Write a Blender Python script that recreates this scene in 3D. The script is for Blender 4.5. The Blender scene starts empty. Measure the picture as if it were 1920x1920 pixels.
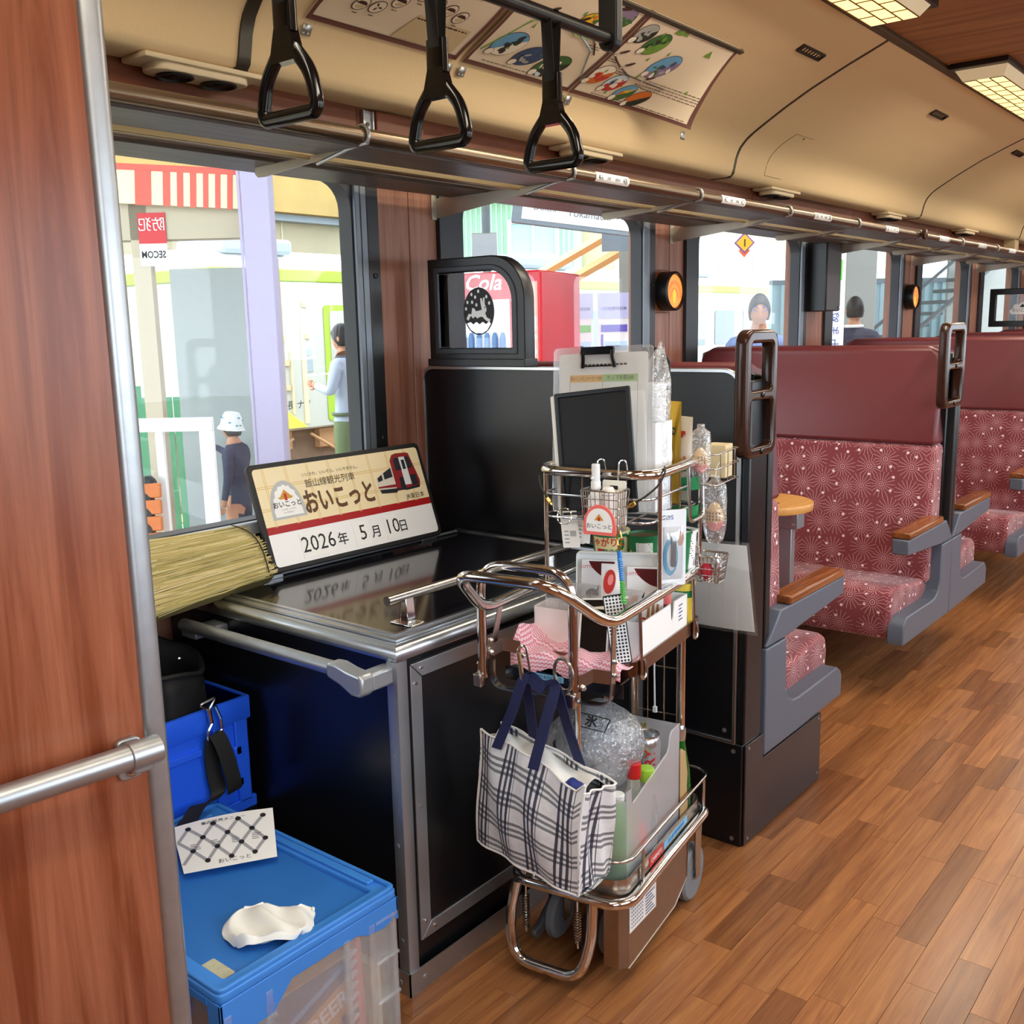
import bpy, bmesh, math, random
from mathutils import Vector, Matrix
PI = math.pi
D = bpy.data
SC = bpy.context.scene
COL = SC.collection
random.seed(7)

# ------------------------------------------------------------------ camera
def cam_setup():
    yaw, pitch, roll = 0.68258, 0.182437, -0.021502
    f = Vector((-math.sin(yaw) * math.cos(pitch), math.cos(yaw) * math.cos(pitch), -math.sin(pitch)))
    r = Vector((math.cos(yaw), math.sin(yaw), 0))
    u = r.cross(f)
    r2 = r * math.cos(roll) + u * math.sin(roll)
    u2 = -r * math.sin(roll) + u * math.cos(roll)
    cd = D.cameras.new('camera')
    cd.sensor_width = 36
    cd.lens = 1880.97 / 1920 * 36
    cd.clip_start = 0.02
    cd.clip_end = 300
    co = D.objects.new('camera', cd)
    COL.objects.link(co)
    m = Matrix((r2, u2, -f)).transposed().to_4x4()
    m.translation = (0, 0, 1.35)
    co.matrix_world = m
    SC.camera = co
cam_setup()

# ------------------------------------------------------------------ sky, sun, exposure
SC.view_settings.view_transform = 'Standard'
SC.view_settings.look = 'None'
SC.view_settings.gamma = 1
SC.view_settings.use_curve_mapping = False
SC.view_settings.exposure = 0.0
SKY_STRENGTH = 7.0
SUN_STRENGTH = 2.0
LAMP_WATT = 15.0
LAMP_GLOW = 2.6
wd = D.worlds.new('world')
SC.world = wd
wd.use_nodes = True
bg = wd.node_tree.nodes['Background']
bg.inputs[0].default_value = (0.80, 0.90, 1.0, 1)
bg.inputs[1].default_value = SKY_STRENGTH
sun = D.lights.new('sun', 'SUN')
sun.energy = SUN_STRENGTH
sun.angle = 0.02
sun.color = (1, 0.95, 0.86)
so = D.objects.new('sun', sun)
COL.objects.link(so)
so.rotation_euler = (math.radians(14), math.radians(24), 0)
SC.cycles.use_denoising = True
SC.cycles.max_bounces = 10
SC.cycles.transparent_max_bounces = 24
SC.cycles.sample_clamp_indirect = 6.0

# ------------------------------------------------------------------ materials
def lin(h):
    h = h.lstrip('#')
    c = [int(h[i:i + 2], 16) / 255 for i in (0, 2, 4)]
    return tuple(x / 12.92 if x <= .04045 else ((x + .055) / 1.055) ** 2.4 for x in c) + (1,)

MATS = {}
def new_mat(name):
    m = D.materials.new(name)
    m.use_nodes = True
    MATS[name] = m
    nt = m.node_tree
    return m, nt, nt.nodes['Principled BSDF']

class G:
    """tiny node-graph writer"""
    def __init__(s, nt): s.nt = nt
    def n(s, t, ins=None, **kw):
        nd = s.nt.nodes.new(t)
        for k, v in kw.items(): setattr(nd, k, v)
        for k, v in (ins or {}).items():
            if hasattr(v, 'is_output'): s.nt.links.new(v, nd.inputs[k])
            else: nd.inputs[k].default_value = v
        return nd
    def m(s, op, a, b=0.0, c=None):
        i = {0: a, 1: b}
        if c is not None: i[2] = c
        return s.n('ShaderNodeMath', i, operation=op).outputs[0]
    def mix(s, f, a, b, blend='MIX'):
        nd = s.n('ShaderNodeMix', {0: f}, data_type='RGBA', blend_type=blend)
        for k, v in ((6, a), (7, b)):
            if hasattr(v, 'is_output'): s.nt.links.new(v, nd.inputs[k])
            else: nd.inputs[k].default_value = v
        return nd.outputs[2]
    def link(s, a, b): s.nt.links.new(a, b)

def M(name, col, rough=.5, metal=0, spec=.5, emit=None, estr=1, bump=0, bscale=60, var=0, coat=0):
    if name in MATS: return MATS[name]
    m, nt, b = new_mat(name)
    c = lin(col)
    b.inputs['Base Color'].default_value = c
    b.inputs['Roughness'].default_value = rough
    b.inputs['Metallic'].default_value = metal
    b.inputs['Specular IOR Level'].default_value = spec
    b.inputs['Coat Weight'].default_value = coat
    if emit:
        b.inputs['Emission Color'].default_value = lin(emit)
        b.inputs['Emission Strength'].default_value = estr
    g = G(nt)
    if bump or var:
        tc = g.n('ShaderNodeTexCoord')
        nz = g.n('ShaderNodeTexNoise', {'Vector': tc.outputs['Object'], 'Scale': bscale, 'Detail': 4.0})
        if bump:
            bp = g.n('ShaderNodeBump', {'Strength': bump, 'Distance': .002, 'Height': nz.outputs[0]})
            g.link(bp.outputs[0], b.inputs['Normal'])
        if var:
            dk = tuple(x * (1 - var) for x in c[:3]) + (1,)
            lt = tuple(min(1, x * (1 + var)) for x in c[:3]) + (1,)
            g.link(g.mix(nz.outputs[0], dk, lt), b.inputs['Base Color'])
    return m

def wood(name, c1, c2, axis='z', freq=30, rough=.35, rnd=0.0, spec=.4):
    """streaky grain along one axis; rnd varies tone per object"""
    m, nt, b = new_mat(name)
    g = G(nt)
    tc = g.n('ShaderNodeTexCoord')
    oi = g.n('ShaderNodeObjectInfo')
    off = g.n('ShaderNodeVectorMath', {0: tc.outputs['Object'], 1: (0, 0, 0)}, operation='ADD')
    sh = g.n('ShaderNodeCombineXYZ', {0: g.m('MULTIPLY', oi.outputs['Random'], 37.0 if rnd else 0.0), 1: g.m('MULTIPLY', oi.outputs['Random'], 91.0 if rnd else 0.0)})
    g.link(sh.outputs[0], off.inputs[1])
    sc_ = {'x': (.05, 1, 1), 'y': (1, .05, 1), 'z': (1, 1, .05)}[axis]
    mp = g.n('ShaderNodeMapping', {'Vector': off.outputs[0], 'Scale': tuple(x * freq for x in sc_)})
    n1 = g.n('ShaderNodeTexNoise', {'Vector': mp.outputs[0], 'Scale': 1.0, 'Detail': 6.0, 'Roughness': .65, 'Distortion': .6})
    mp2 = g.n('ShaderNodeMapping', {'Vector': off.outputs[0], 'Scale': tuple(x * freq * 6 for x in sc_)})
    n2 = g.n('ShaderNodeTexNoise', {'Vector': mp2.outputs[0], 'Scale': 1.0, 'Detail': 3.0})
    rp = g.n('ShaderNodeValToRGB', {0: n1.outputs[0]})
    rp.color_ramp.elements[0].position = .35
    rp.color_ramp.elements[1].position = .65
    rp.color_ramp.elements[0].color = lin(c1)
    rp.color_ramp.elements[1].color = lin(c2)
    c = g.mix(.5, rp.outputs[0], g.mix(n2.outputs[0], (.45, .45, .45, 1), (1.2, 1.2, 1.2, 1)), 'MULTIPLY')
    if rnd:
        rr = g.n('ShaderNodeValToRGB', {0: oi.outputs['Random']})
        e = rr.color_ramp.elements
        e[0].position, e[0].color = 0.0, (1 - rnd, (1 - rnd) * .92, (1 - rnd) * .90, 1)
        e[1].position, e[1].color = 1.0, (1.06, 1.04, 1.0, 1)
        for ps, vv in ((.16, 1 - rnd * .75), (.22, 1 - rnd * .2), (.6, 1.0)):
            q = e.new(ps); q.color = (vv, vv, vv, 1)
        c = g.mix(1.0, c, rr.outputs[0], 'MULTIPLY')
    g.link(c, b.inputs['Base Color'])
    b.inputs['Roughness'].default_value = rough
    b.inputs['Specular IOR Level'].default_value = spec
    return m

def clear(name, col='#ffffff', body=.1, gloss=.08, rough=.05, trl=False, tint='#ffffff', emboss=0, edge=.5):
    """thin clear sheet: see-through + some body colour + reflections"""
    m, nt, b = new_mat(name)
    g = G(nt)
    tr = g.n('ShaderNodeBsdfTransparent', {0: lin(tint)})
    df = g.n('ShaderNodeBsdfTranslucent' if trl else 'ShaderNodeBsdfDiffuse', {0: lin(col)})
    df2 = g.n('ShaderNodeBsdfDiffuse', {0: lin(col)})
    dm = g.n('ShaderNodeMixShader', {0: .5, 1: df.outputs[0], 2: df2.outputs[0]})
    gl = g.n('ShaderNodeBsdfGlossy', {0: (1, 1, 1, 1), 1: rough})
    if emboss:
        tc = g.n('ShaderNodeTexCoord')
        nz = g.n('ShaderNodeTexNoise', {'Vector': tc.outputs['Object'], 'Scale': emboss, 'Detail': 3.0, 'Distortion': 1.5})
        bp = g.n('ShaderNodeBump', {'Strength': .9, 'Distance': .01, 'Height': nz.outputs[0]})
        for s in (df, df2, gl): g.link(bp.outputs[0], s.inputs['Normal'])
    m1 = g.n('ShaderNodeMixShader', {0: body, 1: tr.outputs[0], 2: dm.outputs[0]})
    lw = g.n('ShaderNodeLayerWeight', {0: .35})
    fac = g.m('ADD', g.m('MULTIPLY', lw.outputs[0], edge), gloss)
    m2 = g.n('ShaderNodeMixShader', {0: fac, 1: m1.outputs[0], 2: gl.outputs[0]})
    g.link(m2.outputs[0], nt.nodes['Material Output'].inputs[0])
    return m

def stops(g, coord, period, bands):
    """1 inside the bands (fractions of the period), else 0"""
    fr = g.m('FRACT', g.m('DIVIDE', coord, period))
    out = None
    for a, b in bands:
        c = g.m('MULTIPLY', g.m('GREATER_THAN', fr, a), g.m('LESS_THAN', fr, b))
        out = c if out is None else g.m('MAXIMUM', out, c)
    return out

def fabric(name, base, ray, scale=10.0):
    m, nt, b = new_mat(name)
    g = G(nt)
    uv = g.n('ShaderNodeUVMap')
    mp = g.n('ShaderNodeMapping', {'Vector': uv.outputs[0], 'Scale': (scale, scale, 1)})
    vo = g.n('ShaderNodeTexVoronoi', {'Vector': mp.outputs[0], 'Scale': 1.0, 'Randomness': .55}, voronoi_dimensions='2D')
    d = g.n('ShaderNodeVectorMath', {0: mp.outputs[0], 1: vo.outputs['Position']}, operation='SUBTRACT')
    xy = g.n('ShaderNodeSeparateXYZ', {0: d.outputs[0]})
    r = vo.outputs['Distance']
    an = g.m('ARCTAN2', xy.outputs[1], xy.outputs[0])
    w = g.m('MULTIPLY', g.m('ABSOLUTE', g.m('SINE', g.m('MULTIPLY', an, 9.0))), g.m('MULTIPLY', r, .11))
    rays = g.m('LESS_THAN', w, .0125)
    rays = g.m('MULTIPLY', rays, g.m('MULTIPLY', g.m('GREATER_THAN', r, .16), g.m('LESS_THAN', r, .60)))
    rays = g.m('MULTIPLY', rays, g.m('GREATER_THAN', g.m('SINE', g.m('MULTIPLY', r, 110.0)), -.6))
    ring = g.m('MULTIPLY', g.m('GREATER_THAN', r, .085), g.m('LESS_THAN', r, .115))
    core = g.m('LESS_THAN', r, .03)
    v2 = g.n('ShaderNodeTexVoronoi', {'Vector': mp.outputs[0], 'Scale': 1.9, 'Randomness': .9}, voronoi_dimensions='2D')
    csep = g.n('ShaderNodeSeparateColor', {0: v2.outputs['Color']})
    dots = g.m('MULTIPLY', g.m('LESS_THAN', v2.outputs['Distance'], .12), g.m('GREATER_THAN', csep.outputs[0], .35))
    dots = g.m('MULTIPLY', dots, g.m('GREATER_THAN', r, .30))
    c = g.mix(g.m('MULTIPLY', g.m('MAXIMUM', g.m('MAXIMUM', rays, ring), core), .85), lin(base), lin(ray))
    c = g.mix(dots, c, lin('#f3dede'))
    g.link(c, b.inputs['Base Color'])
    b.inputs['Roughness'].default_value = .9
    b.inputs['Sheen Weight'].default_value = .25
    return m

def checks(name):
    m, nt, b = new_mat(name)
    g = G(nt)
    uv = g.n('ShaderNodeUVMap')
    s = g.n('ShaderNodeSeparateXYZ', {0: uv.outputs[0]})
    bands = [(.05, .10), (.17, .22), (.29, .34), (.62, .67), (.74, .79)]
    a = stops(g, s.outputs[0], .083, [(.04, .12), (.20, .28), (.36, .44), (.50, .52)])
    h = stops(g, s.outputs[1], .062, [(.04, .14), (.24, .34), (.44, .54)])
    nz = g.n('ShaderNodeTexNoise', {'Vector': uv.outputs[0], 'Scale': 60.0, 'Detail': 3.0})
    base = g.mix(nz.outputs[0], lin('#dfe2e4'), lin('#ffffff'))
    c = g.mix(g.m('MULTIPLY', h, .75), base, lin('#2a3442'))
    c = g.mix(g.m('MULTIPLY', a, .92), c, lin('#1b2140'))
    g.link(c, b.inputs['Base Color'])
    b.inputs['Roughness'].default_value = .45
    bp = g.n('ShaderNodeBump', {'Strength': .25, 'Distance': .004, 'Height': nz.outputs[0]})
    g.link(bp.outputs[0], b.inputs['Normal'])
    return m

def chevron(name):
    m, nt, b = new_mat(name)
    g = G(nt)
    uv = g.n('ShaderNodeUVMap')
    s = g.n('ShaderNodeSeparateXYZ', {0: uv.outputs[0]})
    z = g.m('ABSOLUTE', g.m('SUBTRACT', g.m('FRACT', g.m('MULTIPLY', s.outputs[0], 110.0)), .5))
    t = g.m('FRACT', g.m('MULTIPLY', g.m('ADD', s.outputs[1], g.m('MULTIPLY', z, .006)), 125.0))
    c = g.mix(g.m('GREATER_THAN', t, .5), lin('#f7dbe2'), lin('#e58ca0'))
    g.link(c, b.inputs['Base Color'])
    b.inputs['Roughness'].default_value = .9
    return m

def perforated(name):
    m, nt, b = new_mat(name)
    g = G(nt)
    uv = g.n('ShaderNodeUVMap')
    mp = g.n('ShaderNodeMapping', {'Vector': uv.outputs[0], 'Scale': (150, 150, 1)})
    vo = g.n('ShaderNodeTexVoronoi', {'Vector': mp.outputs[0], 'Scale': 1.0, 'Randomness': 0.0}, voronoi_dimensions='2D')
    g.link(g.mix(g.m('LESS_THAN', vo.outputs['Distance'], .34), lin('#dfe3e6'), lin('#15171a')), b.inputs['Base Color'])
    return m

# ------------------------------------------------------------------ mesh writer
def frame(o, x, y):
    x = Vector(x).normalized()
    y = Vector(y)
    z = x.cross(y).normalized()
    y = z.cross(x)
    m = Matrix((x, y, z)).transposed().to_4x4()
    m.translation = Vector(o)
    return m
I4 = Matrix.Identity(4)
def TR(x, y, z): return Matrix.Translation((x, y, z))
def RZ(a): return Matrix.Rotation(math.radians(a), 4, 'Z')
def RX(a): return Matrix.Rotation(math.radians(a), 4, 'X')
def RY(a): return Matrix.Rotation(math.radians(a), 4, 'Y')

def fil(pts, rad, n=4, closed=False):
    """round the corners of a polyline"""
    pts = [Vector(p) for p in pts]
    out = []
    N = len(pts)
    for i, p in enumerate(pts):
        if not closed and i in (0, N - 1):
            out.append(p)
            continue
        a, b = pts[i - 1], pts[(i + 1) % N]
        va, vb = (a - p), (b - p)
        k = min(rad, va.length * .48, vb.length * .48)
        s, e = p + va.normalized() * k, p + vb.normalized() * k
        for j in range(n + 1):
            t = j / n
            out.append(s * (1 - t) ** 2 + p * 2 * t * (1 - t) + e * t * t)
    return out

def rrect(x0, x1, y0, y1, r, n=5):
    rs = r if isinstance(r, (list, tuple)) else [r] * 4      # bl br tr tl
    cs = [(x0, y0, 180), (x1, y0, 270), (x1, y1, 0), (x0, y1, 90)]
    out = []
    for (cx, cy, a0), rr in zip(cs, rs):
        if rr <= 0:
            out.append((cx, cy))
            continue
        px = cx + rr if cx == x0 else cx - rr
        py = cy + rr if cy == y0 else cy - rr
        for j in range(n + 1):
            a = math.radians(a0 + 90 * j / n)
            out.append((px + rr * math.cos(a), py + rr * math.sin(a)))
    return out

def ell2(cx, cy, rx, ry, n=20, rot=0):
    o = []
    for i in range(n):
        a = 2 * PI * i / n
        x, y = rx * math.cos(a), ry * math.sin(a)
        o.append((cx + x * math.cos(rot) - y * math.sin(rot), cy + x * math.sin(rot) + y * math.cos(rot)))
    return o

class MB:
    def __init__(s):
        s.v, s.f, s.k = [], [], []
        s.slot = 0
    def add(s, vs, fs, T=None):
        b = len(s.v)
        s.v += [(T @ Vector(v)) if T is not None else Vector(v) for v in vs]
        for f in fs:
            s.f.append([b + i for i in f])
            s.k.append(s.slot)
        return s
    def box(s, x0, x1, y0, y1, z0, z1, T=None):
        vs = [(x, y, z) for z in (z0, z1) for y in (y0, y1) for x in (x0, x1)]
        fs = [(0, 2, 3, 1), (4, 5, 7, 6), (0, 1, 5, 4), (2, 6, 7, 3), (0, 4, 6, 2), (1, 3, 7, 5)]
        return s.add(vs, fs, T)
    def prism(s, pts, h0, h1, T=None, axis='z'):
        """polygon extruded along an axis: z -> (x,y), y -> (x,z), x -> (y,z)"""
        n = len(pts)
        def P(p, h): return {'z': (p[0], p[1], h), 'y': (p[0], h, p[1]), 'x': (h, p[0], p[1])}[axis]
        ar = sum(pts[i - 1][0] * pts[i][1] - pts[i][0] * pts[i - 1][1] for i in range(n))
        if (ar < 0) != (axis == 'y'): pts = pts[::-1]
        vs = [P(p, h0) for p in pts] + [P(p, h1) for p in pts]
        fs = [tuple(range(n))[::-1], tuple(range(n, 2 * n))] + [(i, (i + 1) % n, n + (i + 1) % n, n + i) for i in range(n)]
        return s.add(vs, fs, T)
    def flat(s, pts, z=0, T=None):
        return s.add([(p[0], p[1], z) for p in pts], [tuple(range(len(pts)))], T)
    def tube(s, pts, r, closed=False, seg=8, T=None, flat=None):
        pts = [Vector(p) for p in pts]
        n = len(pts)
        rs = r if isinstance(r, (list, tuple)) else [r] * n
        ts = []
        for i in range(n):
            a = pts[i - 1] if (closed or i) else pts[0]
            b = pts[(i + 1) % n] if (closed or i < n - 1) else pts[-1]
            t = (b - a)
            ts.append(t.normalized() if t.length > 1e-9 else Vector((0, 0, 1)))
        ref = Vector((0, 0, 1)) if abs(ts[0].z) < .9 else Vector((1, 0, 0))
        nx = ts[0].cross(ref).normalized()
        vs, fs = [], []
        for i in range(n):
            nx = (nx - ts[i] * nx.dot(ts[i])).normalized()
            ny = ts[i].cross(nx)
            for j in range(seg):
                a = 2 * PI * j / seg
                vs.append(pts[i] + (nx * math.cos(a) + ny * math.sin(a) * (flat or 1)) * rs[i])
        for i in range(n if closed else n - 1):
            for j in range(seg):
                i2, j2 = (i + 1) % n, (j + 1) % seg
                fs.append((i * seg + j, i * seg + j2, i2 * seg + j2, i2 * seg + j))
        if not closed:
            fs.append(tuple(range(seg))[::-1])
            fs.append(tuple((n - 1) * seg + j for j in range(seg)))
        return s.add(vs, fs, T)
    def lathe(s, prof, T=None, seg=20):
        n = len(prof)
        vs = [(r * math.cos(2 * PI * j / seg), r * math.sin(2 * PI * j / seg), z) for r, z in prof for j in range(seg)]
        fs = [(i * seg + j, i * seg + (j + 1) % seg, (i + 1) * seg + (j + 1) % seg, (i + 1) * seg + j) for i in range(n - 1) for j in range(seg)]
        if prof[0][0] > 1e-5: fs.append(tuple(range(seg))[::-1])
        if prof[-1][0] > 1e-5: fs.append(tuple((n - 1) * seg + j for j in range(seg)))
        return s.add(vs, fs, T)
    def ell(s, c, r, T=None, seg=12, fn=None):
        pr = [(math.sin(PI * i / (seg // 2)), -math.cos(PI * i / (seg // 2))) for i in range(seg // 2 + 1)]
        vs, fs = [], []
        n = len(pr)
        for rr, z in pr:
            for j in range(seg):
                v = Vector((rr * math.cos(2 * PI * j / seg), rr * math.sin(2 * PI * j / seg), z))
                if fn: v = fn(v)
                vs.append((c[0] + v.x * r[0], c[1] + v.y * r[1], c[2] + v.z * r[2]))
        fs = [(i * seg + j, i * seg + (j + 1) % seg, (i + 1) * seg + (j + 1) % seg, (i + 1) * seg + j) for i in range(n - 1) for j in range(seg)]
        return s.add(vs, fs, T)
    def grid(s, fn, nu, nv, T=None, cu=False):
        vs = [fn(i / nu, j / nv) for j in range(nv + 1) for i in range(nu + 1)]
        w = nu + 1
        fs = [(j * w + i, j * w + i + 1, (j + 1) * w + i + 1, (j + 1) * w + i) for j in range(nv) for i in range(nu)]
        return s.add(vs, fs, T)
    def slab(s, fn, nu, nv, th, T=None):
        """a bent sheet with thickness: fn(s,t) -> point, front face as given"""
        e = 1e-3
        top, bot = [], []
        for j in range(nv + 1):
            for i in range(nu + 1):
                a, b = i / nu, j / nv
                p = Vector(fn(a, b))
                du = Vector(fn(min(1, a + e), b)) - Vector(fn(max(0, a - e), b))
                dv = Vector(fn(a, min(1, b + e))) - Vector(fn(a, max(0, b - e)))
                n = du.cross(dv)
                n = n.normalized() if n.length > 1e-12 else Vector((0, 0, 1))
                top.append(p)
                bot.append(p - n * th)
        w, N = nu + 1, (nu + 1) * (nv + 1)
        fs = []
        for j in range(nv):
            for i in range(nu):
                q = (j * w + i, j * w + i + 1, (j + 1) * w + i + 1, (j + 1) * w + i)
                fs.append(q)
                fs.append(tuple(N + x for x in q[::-1]))
        rim = [i for i in range(w)] + [j * w + nu for j in range(1, nv + 1)] + [nv * w + i for i in range(nu - 1, -1, -1)] + [j * w for j in range(nv - 1, 0, -1)]
        for a, b in zip(rim, rim[1:] + rim[:1]): fs.append((b, a, N + a, N + b))
        return s.add(top + bot, fs, T)
    def plate(s, outs, th, bevel=0, T=None, res=1):
        """flat plate with holes from closed outlines; thickness centred on z=0"""
        cu = D.curves.new('tmp', 'CURVE')
        cu.dimensions = '2D'
        cu.fill_mode = 'BOTH'
        cu.extrude = max(0, th / 2 - bevel)
        cu.bevel_depth = bevel
        cu.bevel_resolution = res
        cu.offset = -bevel
        for o in outs:
            sp = cu.splines.new('POLY')
            sp.points.add(len(o) - 1)
            for p, q in zip(sp.points, o): p.co = (q[0], q[1], 0, 1)
            sp.use_cyclic_u = True
        return s._curve(cu, T)
    def text(s, body, size, T=None, align='CENTER', ext=0, shear=0, off=0, sx=1):
        cu = D.curves.new('tmp', 'FONT')
        cu.body = body
        cu.size = size
        cu.align_x = align
        cu.align_y = 'CENTER'
        cu.resolution_u = 2
        cu.extrude = ext
        cu.shear = shear
        cu.offset = off
        if not ext: cu.fill_mode = 'FRONT'
        if sx != 1: T = (T or I4) @ Matrix.Diagonal((sx, 1, 1, 1))
        return s._curve(cu, T)
    def _curve(s, cu, T):
        o = D.objects.new('tmp', cu)
        COL.objects.link(o)
        dg = bpy.context.evaluated_depsgraph_get()
        me = D.meshes.new_from_object(o.evaluated_get(dg))
        s.add([v.co.copy() for v in me.vertices], [tuple(p.vertices) for p in me.polygons], T)
        D.objects.remove(o)
        D.curves.remove(cu)
        D.meshes.remove(me)
        return s
    def remap(s, fn, start=0):
        for i in range(start, len(s.v)): s.v[i] = Vector(fn(s.v[i]))
        return s
    def mesh(s, name, mats, org=None, smooth=35, uv=False):
        me = D.meshes.new(name)
        vs = [v - org for v in s.v] if org is not None else s.v
        me.from_pydata([tuple(v) for v in vs], [], s.f)
        for mt in (mats if isinstance(mats, (list, tuple)) else [mats]):
            me.materials.append(MATS[mt] if isinstance(mt, str) else mt)
        me.polygons.foreach_set('material_index', s.k)
        if uv:
            ul = me.uv_layers.new(name='UVMap')
            for p in me.polygons:
                n = p.normal
                ax = max(range(3), key=lambda i: abs(n[i]))
                for li in p.loop_indices:
                    c = me.vertices[me.loops[li].vertex_index].co
                    ul.data[li].uv = (c[1], c[2]) if ax == 0 else (c[0], c[2]) if ax == 1 else (c[0], c[1])
        if smooth:
            me.shade_smooth()
            me.set_sharp_from_angle(angle=math.radians(smooth))
        me.update()
        return me

def finish(o, bevel):
    if bevel:
        w, sg = bevel if isinstance(bevel, tuple) else (bevel, 2)
        md = o.modifiers.new('bevel', 'BEVEL')
        md.width = w
        md.segments = sg
        md.limit_method = 'ANGLE'
        md.angle_limit = math.radians(40)
        md.harden_normals = False
    return o

def props(o, label=None, cat=None, group=None, kind=None):
    for k, v in (('label', label), ('category', cat), ('group', group), ('kind', kind)):
        if v: o[k] = v
    return o

class Thing:
    """an Empty at the thing's base; parts are written in the same frame as the thing"""
    def __init__(s, name, label, cat, org=(0, 0, 0), T=I4, group=None):
        s.o = Vector(org)
        s.e = D.objects.new(name, None)
        s.e.empty_display_size = .05
        COL.objects.link(s.e)
        s.e.matrix_world = T @ Matrix.Translation(s.o)
        props(s.e, label, cat, group)
    def part(s, name, mb, mats, bevel=0, smooth=35, uv=False, label=None, under=None, kind=None):
        o = D.objects.new(name, mb.mesh(name, mats, s.o, smooth, uv))
        COL.objects.link(o)
        o.parent = under or s.e
        props(o, label, None, None, kind)
        return finish(o, bevel)

def solo(name, label, cat, mb, mats, T=I4, group=None, bevel=0, smooth=35, uv=False):
    """a thing that is one mesh, origin at its base"""
    xs, ys, zs = zip(*[tuple(v) for v in mb.v])
    org = Vector(((min(xs) + max(xs)) / 2, (min(ys) + max(ys)) / 2, min(zs)))
    o = D.objects.new(name, mb.mesh(name, mats, org, smooth, uv))
    COL.objects.link(o)
    o.matrix_world = T @ Matrix.Translation(org)
    props(o, label, cat, group)
    return finish(o, bevel)

def struct(name, mb, mats, parent=None, bevel=0, smooth=35, org=None, uv=False):
    o = D.objects.new(name, mb.mesh(name, mats, org, smooth, uv))
    COL.objects.link(o)
    if parent:
        o.parent = parent
    else:
        o['kind'] = 'structure'
    if org is not None: o.location = org
    return finish(o, bevel)

def copy_tree(o, mw=None, parent=None, label=None, group=None):
    c = o.copy()
    COL.objects.link(c)
    if parent: c.parent = parent
    if mw is not None: c.matrix_world = mw
    if label: c['label'] = label
    if group: c['group'] = group
    for ch in o.children: copy_tree(ch, None, c)
    return c

# ------------------------------------------------------------------ shared materials
wood('panel_wood', '#7f4026', '#a8664a', 'z', 26, .27)
wood('pillar_wood', '#8a5540', '#b07e66', 'z', 26, .4)
wood('strip_wood', '#5c2a14', '#864828', 'y', 26, .45)
wood('ceiling_wood', '#8a5228', '#b57b48', 'x', 18, .45)
wood('floor_wood', '#8c5836', '#b27848', 'y', 34, .27, rnd=.36)
wood('arm_wood', '#6a3818', '#9a5c30', 'y', 40, .25)
wood('table_wood', '#c88a45', '#dba35c', 'y', 14, .35)
wood('handle_wood', '#2c1a12', '#452a20', 'z', 40, .18)
wood('rack_metal', '#4a403a', '#6d625c', 'y', 60, .42)
M('ceiling_cloth', '#e3c698', .75, bump=.25, bscale=260, var=.05)
M('vent_cream', '#d8c4a0', .5)
M('black_rubber', '#0c0c0d', .5)
M('black_gloss', '#0a0b0d', .16, spec=.5)
M('black_panel', '#0d0f14', .30, spec=.5)
M('black_lid', '#14141a', .10, spec=.6)
M('black_satin', '#15171a', .38)
M('strap_black', '#141312', .75)
M('alu', '#c3c6c9', .28, 1)
M('alu_worn', '#b4b8bb', .38, .9, var=.12, bscale=40)
M('alu_matt', '#a9adb2', .42, .85)
M('steel', '#e2e0dc', .11, 1)
M('steel_dull', '#b8b2ab', .26, 1)
M('steel_wire', '#c9c9c8', .18, 1)
M('bronze', '#8b7862', .3, .9)
M('brass', '#c9a85a', .25, 1)
M('frame_dark', '#3d4146', .45, .4)
M('frame_grey', '#7d848c', .42, .5)
M('grey_paint', '#5b6472', .38)
M('leather', '#6e2f33', .36, bump=.15, bscale=500, var=.06)
M('white', '#f2f2ef', .55)
M('white_gloss', '#f4f4f4', .25)
M('paper', '#f4f3ee', .8)
M('ink', '#1c1a1c', .6)
M('red', '#c41a1e', .4)
M('pink', '#f08f8c', .6)
M('navy', '#1c2350', .8, bump=.3, bscale=400)
fabric('seat_cloth', '#84383f', '#e3b4b6', 11.5)
checks('tote_cloth')
chevron('chevron_cloth')
perforated('perforated')
clear('glass', '#ffffff', .01, .008, .01, edge=.03)
clear('clear_plastic', '#f4f6f8', .16, .10, .12)
clear('film', '#ffffff', .10, .12, .12, emboss=40)
clear('frosted', '#f4f8ff', .30, .05, .3, trl=True)
clear('acrylic', '#ffffff', .03, .05, .08)
# ================================================================== SETTING
WX = -2.16                      # inner face of the window wall
XR = 0.60                       # inner face of the opposite wall
Y0, Y1 = -1.6, 12.4
WIN = [0.905 + 1.508 * k for k in range(-1, 7)]      # left edges of the panes
WL = 1.045                      # pane width

# floor: a base slab and the strips of the wood floor
b = MB(); b.box(WX - .1, XR + .1, Y0, Y1, -.08, -.004)
floor = struct('floor', b, M('floor_base', '#6b3f22', .5))
def plank_mesh(L, W):
    m = MB(); g = .0001; h = .0004
    x0, x1, y0, y1 = g, W - g, g, L - g
    m.add([(x0, y0, -.003), (x1, y0, -.003), (x1, y1, -.003), (x0, y1, -.003),
           (x0 + h, y0 + h, 0), (x1 - h, y0 + h, 0), (x1 - h, y1 - h, 0), (x0 + h, y1 - h, 0)],
          [(4, 5, 6, 7), (0, 1, 5, 4), (1, 2, 6, 5), (2, 3, 7, 6), (3, 0, 4, 7)])
    return m
PW = .0665
PL = [.26, .34, .42, .50]
pm = [plank_mesh(L, PW).mesh('plank', 'floor_wood', None, 0) for L in PL]
rest = MB()
spots = []
rnd = random.Random(3)
nx = int((XR - (-1.36)) / PW) + 1
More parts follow.
